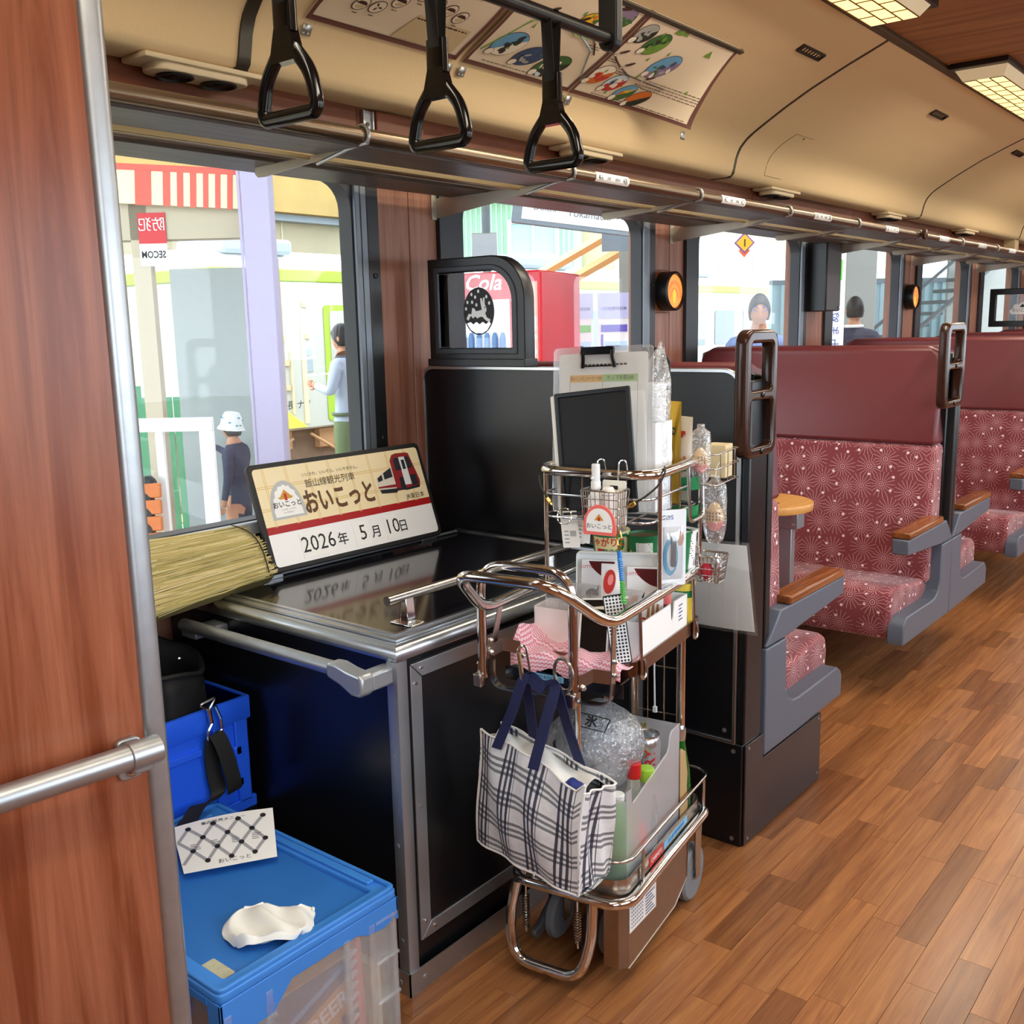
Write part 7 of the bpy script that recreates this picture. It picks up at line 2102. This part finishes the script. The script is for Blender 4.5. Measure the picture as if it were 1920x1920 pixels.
t = Thing('windbreak_frame', 'low white metal frame standing on the platform by the bench', 'railing', (-4.16, 2.43, PZ))
for a in (MB().box(-.5, .36, 1.12, 1.18, -.02, .02, FW), MB().box(.30, .36, .0, 1.12, -.02, .02, FW), MB().box(.10, .135, .0, 1.12, -.015, .015, FW), MB().box(-.10, -.065, .0, 1.12, -.015, .015, FW)):
    t.part('bar', a, 'white', bevel=.004)
m = MB(); m.box(-.4, .30, .1, 1.1, -.004, .0, FW); t.part('pane', m, 'glass', smooth=0)
t = Thing('platform_bench', 'orange wooden bench with a dark iron bracket outside the first window', 'bench', (-4.05, 2.3, PZ))
FB_ = frame((-4.22, 2.16, PZ), (.30, .30, 0), (0, 0, 1))
for k in range(4):
    m = MB(); m.box(-.9, .36, .62 + k * .072, .685 + k * .072, -.015 - k * .012, .015 - k * .012, FB_); t.part('back_slat', m, M('bench_orange', '#c8743a', .5), bevel=.006)
for k in range(4):
    m = MB(); m.box(-.9, .36, .43, .455, .03 + k * .085, .105 + k * .085, FB_); t.part('seat_slat', m, 'bench_orange', bevel=.006)
for x in (-.7, .30):
    m = MB(); m.tube(fil([FB_ @ Vector(p) for p in ((x, 0, .25), (x, .40, .22), (x, .44, .03), (x, .92, -.06), (x, .88, -.12))], .05), .028, seg=8); t.part('iron_bracket', m, M('iron', '#2f3336', .5, .3))
# green fence and grass bank seen through the glass
t = Thing('green_fence', 'green fence panel seen through the first window, behind the glass', 'fence', (-6.3, 4.1, PZ))
FG = frame((-6.55, 3.65, PZ), (.55, .6, 0), (0, 0, 1))
M('fence_green', '#3f9a68', .7)
for k in range(6):
    m = MB(); m.box(-.6 + k * .26, -.35 + k * .26, .05, 1.12, -.01, .01, FG); t.part('board', m, 'fence_green', smooth=0)
for k in range(3):
    m = MB(); m.box(-.62 + k * .8, -.58 + k * .8, .0, 1.2, -.05, -.01, FG); t.part('post', m, 'fence_green')
# ---- behind the second window
t = Thing('vending_machine', 'red drinks vending machine with upright white script, outside the second window', 'machine', (-3.6, 4.6, PZ))
FV = frame((-3.86, 4.285, PZ), (.50, .135, 0), (0, 0, 1))
m = MB(); m.box(0, .52, 0, 1.85, -.62, 0, FV); bd = t.part('body', m, M('vend_red', '#c00a1e', .35), bevel=.012)
m = MB(); m.box(.02, .335, .62, 1.70, 0, .012, FV); t.part('display', m, M('display_white', '#eef1f4', .3), under=bd)
m = MB(); m.box(.365, .50, .05, 1.79, 0, .008, FV); t.part('pink_panel', m, M('vend_pink', '#f3a090', .4), under=bd)
m = MB(); m.text('Coca-Cola', .20, FV @ TR(.430, 1.15, .0095) @ RZ(90), shear=.3, off=.003, sx=1.05); t.part('script_lettering', m, 'white', under=bd, smooth=0)
m = MB(); m.text('Cola', .12, FV @ TR(.17, 1.79, .003), shear=.3, off=.002); t.part('top_lettering', m, 'white', under=bd, smooth=0)
m = MB()
for j in range(3):
    for k in range(6): m.lathe([(0, 0), (.018, .004), (.018, .10), (.010, .13), (0, .132)], FV @ TR(.055 + k * .048, .95 + j * .22, .020) @ RX(-90), 8)
    m.box(.03, .325, .925 + j * .22, .94 + j * .22, .012, .04, FV)
t.part('sample_drinks', m, M('sample_blue', '#5a86b8', .4), under=bd)
m = MB(); m.box(.04, .31, .15, .38, 0, .015, FV); t.part('pick_up_flap', m, 'unit_grey', under=bd)
for i, (a, lab, hc) in enumerate([((-3.86, 5.29), 'left white timetable board with a green heading, outside the second window', '#6fc23a'), ((-3.68, 5.44), 'right white timetable board with a purple heading, outside the second window', '#6a5cc4')]):
    FT = frame((a[0], a[1], .65), (.165, .135, 0), (0, 0, 1))
    t = Thing('timetable_board', lab, 'board', (a[0], a[1], PZ), I4, 'platform timetable boards')
    m = MB(); m.box(0, .205, 0, .90, -.03, 0, FT); bd = t.part('panel', m, 'white', bevel=.004)
    for x in (.03, .175):
        m = MB(); m.box(x - .015, x + .015, -.85, 0, -.025, -.005, FT); t.part('leg', m, 'unit_grey')
    m = MB(); m.box(.0, .205, .74, .90, 0, .003, FT); t.part('lilac_heading', m, M('head_lilac', '#c9cdf0', .6), under=bd, smooth=0)
    m = MB(); m.box(.02, .19, .655, .70, 0, .003, FT); t.part('route_heading', m, M('route%d' % i, hc, .6), under=bd, smooth=0)
    m = MB()
    for k in range(5): m.box(.045, .19, .10 + k * .11, .155 + k * .11, 0, .003, FT)
    t.part('pale_rows', m, M('rows_blue', '#bcdcf2', .6), under=bd, smooth=0)
    m = MB(); m.box(.02, .035, .08, .64, 0, .003, FT); t.part('side_bar', m, 'route%d' % i, under=bd, smooth=0)
    m = MB(); m.text('十日町駅時刻表', .024, FT @ TR(.103, .80, .004))
    for k in range(9): m.flat([(.05, .12 + k * .055), (.10 + .02 * (k % 3), .12 + k * .055), (.10 + .02 * (k % 3), .13 + k * .055), (.05, .13 + k * .055)], .004, FT)
    t.part('lettering', m, M('print_violet', '#4a4a80', .7), under=bd, smooth=0)
FS_ = frame((-3.63, 4.545, 1.935), (.52, .385, -.092), (0, 0, 1))
t = Thing('station_sign', 'white hanging station name sign with Latin lettering, outside the second window', 'sign', (-3.3, 4.75, 1.9))
m = MB(); m.box(-.02, .78, -.01, .20, -.06, 0, FS_); bd = t.part('frame', m, 'unit_grey', bevel=.004)
m = MB(); m.box(.035, .78, .015, .19, 0, .004, FS_); t.part('face', m, 'white', under=bd, smooth=0)
m = MB(); m.box(.05, .78, .155, .165, .004, .006, FS_); t.part('green_line', m, 'car_lime', under=bd, smooth=0)
m = MB(); m.text('Doichi', .048, FS_ @ TR(.16, .085, .006)); m.text('Tōkamachi', .055, FS_ @ TR(.41, .075, .006)); m.text('Uonuma-Nakajō', .044, FS_ @ TR(.70, .085, .006)); t.part('lettering', m, M('sign_grey', '#6a6e72', .7), under=bd, smooth=0)
m = MB()
for x in (.05, .70): m.tube([FS_ @ Vector((x, .2, -.03)), FS_ @ Vector((x, 1.12, -.03))], .012, seg=8)
t.part('hanger', m, 'unit_grey')
# buildings over there
t = Thing('green_house', 'pale green ribbed metal house with a sliding window, far behind the second window', 'building', (-10.5, 12, -1.15))
FH = frame((-17.5, 17.7, -2.555), (.84, .54, 0), (0, 0, 1)) @ Matrix.Scale(1.6, 4)
m = MB(); m.box(0, 2.6, .75, 5.2, -1, 0, FH); t.part('wall', m, M('house_green', '#8fb89a', .7), smooth=0)
m = MB()
for k in range(34): m.box(k * .076, k * .076 + .03, .75, 5.2, 0, .03, FH)
t.part('ribs', m, 'house_green', smooth=0, kind='stuff')
m = MB(); m.plate([rrect(1.55, 2.30, 3.42, 3.98, .01, 1), rrect(1.60, 2.25, 3.47, 3.93, .01, 1)[::-1]], .08, 0, FH @ TR(0, 0, .06)); m.box(1.91, 1.94, 3.45, 3.95, .03, .08, FH); w_ = t.part('window', m, 'white')
m = MB(); m.box(1.60, 2.25, 3.47, 3.93, .04, .05, FH); t.part('pane', m, M('house_glass', '#7f9a98', .15), under=w_, smooth=0)
m = MB(); m.box(-.1, 2.7, 4.3, 4.5, -.1, .35, FH); t.part('eaves', m, M('eaves_cream', '#e6d8b0', .7), smooth=0)
t = Thing('stair_roof', 'orange steel beams of a footbridge stair, far behind the second window', 'roof', (-7, 10.3, PZ))
m = MB()
for dz in (0, -.28): m.tube([(-7.9, 9.7, 1.75 + dz), (-6.75, 10.5, 2.50 + dz)], .06, seg=4)
m.tube([(-6.75, 10.5, 2.5), (-6.2, 10.9, 2.5)], .06, seg=4)
t.part('beams', m, M('beam_orange', '#d9a06a', .6), smooth=0)
m = MB(); m.box(-.05, .05, -.05, .05, -.2, 2.5, TR(-6.7, 10.55, 0)); t.part('post', m, 'beam_orange')
t = Thing('lamp_post', 'thin grey platform post with a small metal box', 'post', (-5.35, 6.33, PZ))
m = MB(); m.tube([(-5.35, 6.33, PZ), (-5.35, 6.33, 3.2)], .035, seg=10); t.part('pole', m, 'unit_grey')
m = MB(); m.box(-.10, .10, -.07, .07, 1.85, 2.08, TR(-5.31, 6.26, 0) @ RZ(38)); t.part('switch_box', m, M('box_grey', '#b4bcc0', .4, .5), bevel=.006)
m = MB(); m.box(-4.1, -3.8, 6.0, 6.2, PZ, 3.0, TR(.15, .1, 0)); solo('concrete_post', 'pale concrete post at the right side of the second window', 'post', m, M('concrete_pale', '#a3a59e', .9), bevel=.01)
m = MB(); m.box(-.17, .17, -.01, .01, 1.82, 1.96, TR(-3.63, 5.72, 0) @ RZ(38)); m.slot = 1; m.box(.06, .12, -.014, -.010, 1.82, 1.96, TR(-3.63, 5.72, 0) @ RZ(38))
t = Thing('exit_sign_board', 'small grey hanging board with a green square outside the second window', 'sign', (-3.63, 5.72, 1.82))
t.part('board', m, ['unit_grey', M('bright_green', '#57d03a', .5)], smooth=0)
m = MB(); m.tube([(-3.63, 5.72, 1.96), (-3.63, 5.72, 3.055)], .01, seg=6); t.part('hanger', m, 'unit_grey')
# ---- behind the third window: yellow diamond, cream house
t = Thing('platform_number_sign', 'yellow diamond sign with the number one, hanging outside the third window', 'sign', (-2.80, 5.70, 1.75))
FD = frame((-2.80, 5.705, 1.815), (.776, .631, 0), (0, 0, 1))
m = MB(); m.plate([[(0, -.062), (.062, 0), (0, .062), (-.062, 0)]], .012, 0, FD); t.part('border', m, M('sign_violet', '#8a5a9a', .6), smooth=0)
m = MB(); m.plate([[(0, -.050), (.050, 0), (0, .050), (-.050, 0)]], .016, 0, FD); t.part('yellow_face', m, M('sign_yellow', '#f2b82e', .6), smooth=0)
m = MB(); m.plate([[(0, -.085), (.035, -.045), (0, -.015), (-.035, -.045)]], .008, 0, FD); t.part('red_tip', m, M('sign_salmon', '#e0664a', .6), smooth=0)
m = MB(); m.text('1', .06, FD @ TR(0, -.003, .0095), off=.001); t.part('number', m, 'p_brown', smooth=0)
m = MB(); m.tube([FD @ Vector((0, .06, 0)), FD @ Vector((0, 1.24, 0))], .005, seg=6); t.part('hanger', m, 'unit_grey')
t = Thing('cream_house', 'cream apartment house with small windows above the far train', 'building', (-14, 22, -1.15))
m = MB(); m.box(-22, -14, 21.5, 42, -1.15, 7.0); bd = t.part('wall', m, M('house_cream', '#c2b898', .8), smooth=0)
for k in range(6):
    m = MB(); m.box(-13.99, -13.95, 22.5 + k * 2.2, 23.5 + k * 2.2, 2.6, 3.5); t.part('window', m, M('window_blue', '#a6bcc4', .2), smooth=0)
m = MB()
for k in range(9): m.lathe([(0, 0), (.08, 0), (.08, .03), (0, .03)], frame((-13.97, 22.2 + k * .9, 4.2), (0, 1, 0), (0, 0, 1)), 10)
t.part('vent_caps', m, M('vent_brown', '#b09a78', .7))
t = Thing('control_cabinet', 'grey framed notice cabinet outside the third window', 'cabinet', (-4.2, 7.2, PZ))
FC = frame((-4.55, 7.05, PZ), (.776, .631, 0), (0, 0, 1))
m = MB(); m.plate([rrect(0, .42, .95, 1.72, .01, 2), rrect(.035, .385, .985, 1.685, .01, 2)[::-1]], .08, 0, FC); t.part('frame', m, 'unit_grey')
m = MB(); m.box(.035, .385, .985, 1.685, -.03, -.02, FC); t.part('back', m, M('notice_beige', '#d5cdb6', .7), smooth=0)
for a in ((.06, .18, 1.4, 1.62), (.22, .36, 1.35, 1.6), (.08, .2, 1.1, 1.3), (.24, .34, 1.05, 1.28)):
    m = MB(); m.box(a[0], a[1], a[2], a[3], -.02, -.016, FC); t.part('notice', m, 'white', smooth=0)
m = MB(); m.box(.16, .26, 0, .95, -.03, .03, FC); t.part('leg', m, 'unit_grey')
# ---- behind the fourth, fifth, sixth windows
t = Thing('station_banner', 'upright white station banner with blue letters outside the fourth window', 'sign', (-3.12, 8.0, PZ))
FN = frame((-3.19, 7.955, PZ), (.776, .631, 0), (0, 0, 1))
m = MB(); m.box(0, .155, 0, 2.3, -.05, 0, FN); bd = t.part('board', m, 'white', bevel=.004)
m = MB()
for k, ch in enumerate('うおぬま中条'): m.text(ch, .085, FN @ TR(.085, 1.78 - k * .105, .002) @ RZ(90))
t.part('lettering', m, 'dark_blue', under=bd, smooth=0)
m = MB(); m.box(.10, .125, 1.86, 2.02, 0, .003, FN); t.part('green_bar', m, 'bright_green', under=bd, smooth=0)
m = MB(); m.box(-.16, .16, -.3, .3, 0, 4.2, TR(-4.1, 10.95, PZ) @ RZ(38)); solo('concrete_column', 'wide grey concrete column outside the fourth window', 'pillar', m, 'concrete_pale', bevel=.01)
t = Thing('blue_wall', 'pale blue corrugated wall behind the fourth to sixth windows', 'wall', (-4, 14, PZ))
FK = frame((-5.6, 12.2, PZ), (.70, .714, 0), (0, 0, 1))
m = MB(); m.box(0, 6.5, 0, 2.0, -.1, 0, FK); t.part('lower_sheet', m, M('sheet_blue', '#a9c3cb', .7), smooth=0)
m = MB(); m.box(0, 6.5, 2.0, 2.06, -.1, .03, FK); t.part('rail', m, 'unit_grey', smooth=0)
m = MB()
for k in range(54): m.box(k * .12, k * .12 + .05, 0, 2.0, 0, .02, FK)
t.part('ribs', m, 'sheet_blue', smooth=0, kind='stuff')
t = Thing('footbridge_stair', 'dark grey stair flight outside the fourth and fifth windows', 'stair', (-3.6, 12.0, PZ))
FST = frame((-4.35, 11.55, PZ), (.70, .714, 0), (0, 0, 1))
for k in range(11):
    m = MB(); m.box(k * .16, k * .16 + .18, .8 + k * .13, .84 + k * .13, -.5, .0, FST); t.part('step', m, M('stair_grey', '#5a6062', .8), smooth=0)
m = MB(); m.tube([FST @ Vector((0, .75, .02)), FST @ Vector((1.8, 2.2, .02))], .03, seg=4); m.tube([FST @ Vector((0, 1.2, .02)), FST @ Vector((1.8, 2.65, .02))], .02, seg=4); t.part('stringer', m, 'stair_grey', smooth=0)
m = MB(); m.box(1.5, 3.0, 0, 2.6, -.6, -.55, FST); t.part('end_wall', m, M('block_grey', '#8f9692', .9), smooth=0)

# ================================================================== PEOPLE
def skinmesh(verts, edges, radii, sub=1):
    me = D.meshes.new('tmp'); me.from_pydata(verts, edges, [])
    o = D.objects.new('tmp', me); COL.objects.link(o)
    md = o.modifiers.new('s', 'SKIN'); md.use_smooth_shade = True
    for i, r in enumerate(radii):
        sv = me.skin_vertices[0].data[i]; sv.radius = r if isinstance(r, tuple) else (r, r); sv.use_root = (i == 0)
    s = o.modifiers.new('u', 'SUBSURF'); s.levels = sub; s.render_levels = sub
    dg = bpy.context.evaluated_depsgraph_get()
    ev = D.meshes.new_from_object(o.evaluated_get(dg))
    vs, fs = [v.co.copy() for v in ev.vertices], [tuple(p.vertices) for p in ev.polygons]
    D.objects.remove(o); D.meshes.remove(me); D.meshes.remove(ev)
    return vs, fs
M('skin', '#c08a6a', .6); M('hair', '#1d1714', .6); M('lips', '#b86a60', .6); M('eye', '#1a1412', .3)
def person(label, loc, yaw, h, mats, arms, hair='short', female=False, extra=None, head_turn=0):
    """figure facing -y, one continuous body; mats = skin, top, bottom, shoes; arms = (elbow, wrist) per side in body units"""
    t = Thing('person', label, 'person', (0, 0, 0), TR(*loc) @ RZ(yaw))
    sw = .098 if female else .112
    V = [(0, 0, .525), (0, 0, .60), (0, .004, .69), (0, .006, .775), (0, .002, .825), (0, -.006, .865), (0, -.010, .90)]
    Rr = [(.088, .062), (.080, .058), (.088, .062), (.090, .060), (.036, .036), (.032, .034), (.036, .036)]
    E = [(i, i + 1) for i in range(6)]
    hands = []
    for s, (el, wr) in zip((-1, 1), arms):
        k = len(V)
        V += [(s * sw, .004, .800), el, wr, tuple(Vector(wr) + (Vector(wr) - Vector(el)).normalized() * .045)]
        Rr += [(.038, .038), (.028, .028), (.020, .018), (.019, .011)]
        E += [(3, k), (k, k + 1), (k + 1, k + 2), (k + 2, k + 3)]
        hands.append((Vector(wr), (Vector(wr) - Vector(el)).normalized(), s))
    for s in (-1, 1):
        k = len(V)
        V += [(s * .052, 0, .49), (s * .056, -.004, .275), (s * .058, .012, .045), (s * .062, -.075, .020)]
        Rr += [(.060, .062), (.044, .044), (.026, .028), (.026, .020)]
        E += [(0, k), (k, k + 1), (k + 1, k + 2), (k + 2, k + 3)]
    vs, fs = skinmesh(V, E, Rr)
    m = MB(); m.add([v * h for v in vs], fs)
    # head, grown onto the neck
    ht = RZ(head_turn)
    hc = Vector((0, -.014, .932))
    def hd(v):
        x, y, z = v
        k = 1 - .22 * max(0, -z) ** 1.3
        x *= k
        if y < 0:
            y += -.16 * math.exp(-((x / .14) ** 2 + ((z + .08) / .16) ** 2)) + .05 * math.exp(-(((abs(x) - .36) / .16) ** 2 + ((z - .10) / .12) ** 2))
            y += -.05 * math.exp(-((x / .3) ** 2 + ((z + .72) / .2) ** 2)) - .03 * math.exp(-((x / .25) ** 2 + ((z + .40) / .09) ** 2))
        return Vector((x, y, z))
    HT = TR(*(hc * h)) @ ht
    m.ell((0, 0, 0), (.043 * h, .054 * h, .068 * h), HT, 24, hd)
    for s in (-1, 1): m.ell((s * .043 * h, .004 * h, -.004 * h), (.006 * h, .011 * h, .017 * h), HT, 8)
    for wr, d, s in hands:
        sd = d.cross(Vector((1, 0, 0))); sd = sd.normalized() if sd.length > .1 else Vector((0, 1, 0))
        pl = wr + d * .050
        for f in range(4):
            o_ = pl + sd * (-.014 + f * .0095)
            ln = (.036, .042, .040, .030)[f]
            m.tube([(o_) * h, (o_ + d * ln * .5 + Vector((0, -.003, 0))) * h, (o_ + d * ln * .9 + Vector((-s * .006, -.006, 0))) * h], [.0048 * h, .0045 * h, .0036 * h], seg=6)
        o_ = wr + d * .018 + sd * -.016
        m.tube([o_ * h, (o_ + d * .020 + sd * -.012) * h, (o_ + d * .036 + sd * -.012) * h], [.0058 * h, .0052 * h, .004 * h], seg=6)
    def slot(c):
        c = c / h
        for wr, d, s in hands:
            if (c - wr).dot(d) > -.004 and (c - wr).length < .13: return 0
        if c.z > .845: return 0
        if c.z < .038: return 3
        arm = abs(c.x) > sw + .012 or any((c - Vector(e_)).length < .05 for e_, _ in arms)
        if not arm and c.z < .535: return 2
        return 1
    m.k = [slot(sum((m.v[i] for i in f), Vector()) / len(f)) for f in m.f]
    bd = t.part('body', m, mats, smooth=70)
    m = MB()
    for s in (-1, 1): m.ell((s * .0165 * h, -.0455 * h, .006 * h), (.0055 * h, .003 * h, .0028 * h), HT, 8)
    t.part('eyes', m, 'eye', under=bd)
    m = MB(); m.ell((0, -.0505 * h, -.030 * h), (.012 * h, .004 * h, .0032 * h), HT, 8); t.part('mouth', m, 'lips', under=bd)
    m = MB()
    for s in (-1, 1): m.ell((s * .017 * h, -.0485 * h, .0175 * h), (.010 * h, .003 * h, .0018 * h), HT, 8)
    t.part('eyebrows', m, 'hair', under=bd)
    m = MB()
    def hr(u, v):
        a = 2 * PI * u; f = .5 - .5 * math.cos(a + PI / 2 + PI)       # 1 at the face side
        front = max(0, -math.sin(a))
        low = (-.55 if hair == 'short' else -.95) * (1 - front) + .40 * front
        th = math.asin(low) + (PI / 2 - math.asin(low)) * v if abs(low) < 1 else -PI / 2 + PI * v
        k = 1.10 + .03 * math.sin(a * 9)
        return HT @ (Vector((.043 * k * math.cos(th) * math.cos(a), .056 * k * math.cos(th) * math.sin(a) + .002, .071 * 1.06 * math.sin(th))) * h)
    m.grid(hr, 30, 10); o = t.part('hair', m, 'hair', smooth=80); md = o.modifiers.new('thick', 'SOLIDIFY'); md.thickness = .006 * h
    if extra: extra(t, m, HT, h, bd)
    return t
def arms_down(s=.112): return [((-s - .03, .012, .655), (-s - .035, -.012, .53)), ((s + .03, .012, .655), (s + .035, -.012, .53))]
def ex_staff(t, m, HT, h, bd):
    m = MB(); m.ell((0, .05 * h, -.005 * h), (.028 * h, .03 * h, .03 * h), HT, 12); t.part('hair_bun', m, 'hair')
    m = MB(); m.box(-.15 * h, .05 * h, -.205 * h, -.16 * h, .742 * h, .746 * h, RX(0)); t.part('held_paper', m, 'white')
    m = MB(); m.tube([(.092 * h * math.cos(a), .066 * h * math.sin(a), .547 * h) for a in [2 * PI * k / 24 for k in range(24)]], .010 * h, True, 6); t.part('belt', m, M('belt_khaki', '#5f6a4e', .7))
M('shirt_white', '#b9c4d8', .8); M('trousers_green', '#76835f', .85); M('shoe_dark', '#2a2624', .6); M('suit_navy', '#2e3142', .8); M('jacket_blue', '#7f96c8', .8); M('child_navy', '#2c3350', .85)
person('woman in a white shirt and green trousers looking down, outside the first window', (-6.30, 5.62, PZ), -70, 1.60, ['skin', 'shirt_white', 'trousers_green', 'shoe_dark'],
       [((-.135, -.01, .655), (-.150, -.03, .53)), ((.128, -.02, .66), (.06, -.14, .69))], 'short', True, ex_staff)
def ex_child(t, m, HT, h, bd):
    m = MB(); m.lathe([(.078 * h, -.004 * h), (.062 * h, .020 * h), (.056 * h, .060 * h), (.040 * h, .090 * h), (0, .098 * h)], HT @ RX(-8), 24); t.part('sun_hat', m, M('hat_white', '#e9f2f4', .8))
    m = MB(); rn = random.Random(4)
    for k in range(12):
        a, z = rn.uniform(0, 6.28), rn.uniform(.02, .07); r_ = .061 - .18 * max(0, z - .03)
        m.ell((r_ * h * math.cos(a), r_ * h * math.sin(a), z * h), (.009 * h, .009 * h, .005 * h), HT @ RX(-8), 6)
    t.part('hat_print', m, M('hat_teal', '#4f9ab0', .8))
t = person('child in a navy top and patterned sun hat reaching out, outside the first window', (-5.08, 3.62, PZ), -62, 1.06, ['skin', 'child_navy', 'child_navy', 'shoe_dark'],
       [((-.16, -.09, .75), (-.20, -.22, .80)), ((.128, .01, .66), (.13, -.02, .54))], 'short', True, ex_child, -8)
def ex_glasses(t, m, HT, h, bd):
    m = MB()
    for s in (-1, 1): m.tube([HT @ (Vector((s * .0175 + .013 * math.cos(a), -.052, .006 + .010 * math.sin(a))) * h) for a in [2 * PI * k / 16 for k in range(16)]], .0016 * h, True, 6)
    for s in (-1, 1): m.tube([HT @ (Vector((s * .030, -.050, .008)) * h), HT @ (Vector((s * .045, .0, .008)) * h)], .0015 * h, seg=6)
    m.tube([HT @ (Vector((-.005, -.053, .008)) * h), HT @ (Vector((.005, -.053, .008)) * h)], .0015 * h, seg=6)
    t.part('glasses', m, M('glasses_blue', '#4a55a8', .3))
    m = MB(); m.tube(fil([Vector((.07, -.02, .83)) * h, Vector((.075, -.055, .78)) * h, Vector((.05, -.075, .68)) * h, Vector((-.09, -.05, .56)) * h], .03), .008 * h, seg=6); t.part('bag_strap', m, 'suit_navy')
person('man with glasses in a pale blue jacket looking in, outside the third window', (-3.42, 7.24, PZ), 28, 1.75, ['skin', 'jacket_blue', 'suit_navy', 'shoe_dark'], arms_down(), 'short', False, ex_glasses)
def ex_suit(t, m, HT, h, bd):
    m = MB(); m.tube([(.043 * h * math.cos(a), .002 * h + .043 * h * math.sin(a), .845 * h) for a in [2 * PI * k / 20 for k in range(20)]], .009 * h, True, 6); t.part('collar', m, 'white')
person('man in a dark suit seen from behind, outside the fourth window', (-3.60, 9.70, PZ), 195, 1.76, ['skin', 'suit_navy', 'suit_navy', 'shoe_dark'], arms_down(), 'short', False, ex_suit, 20)
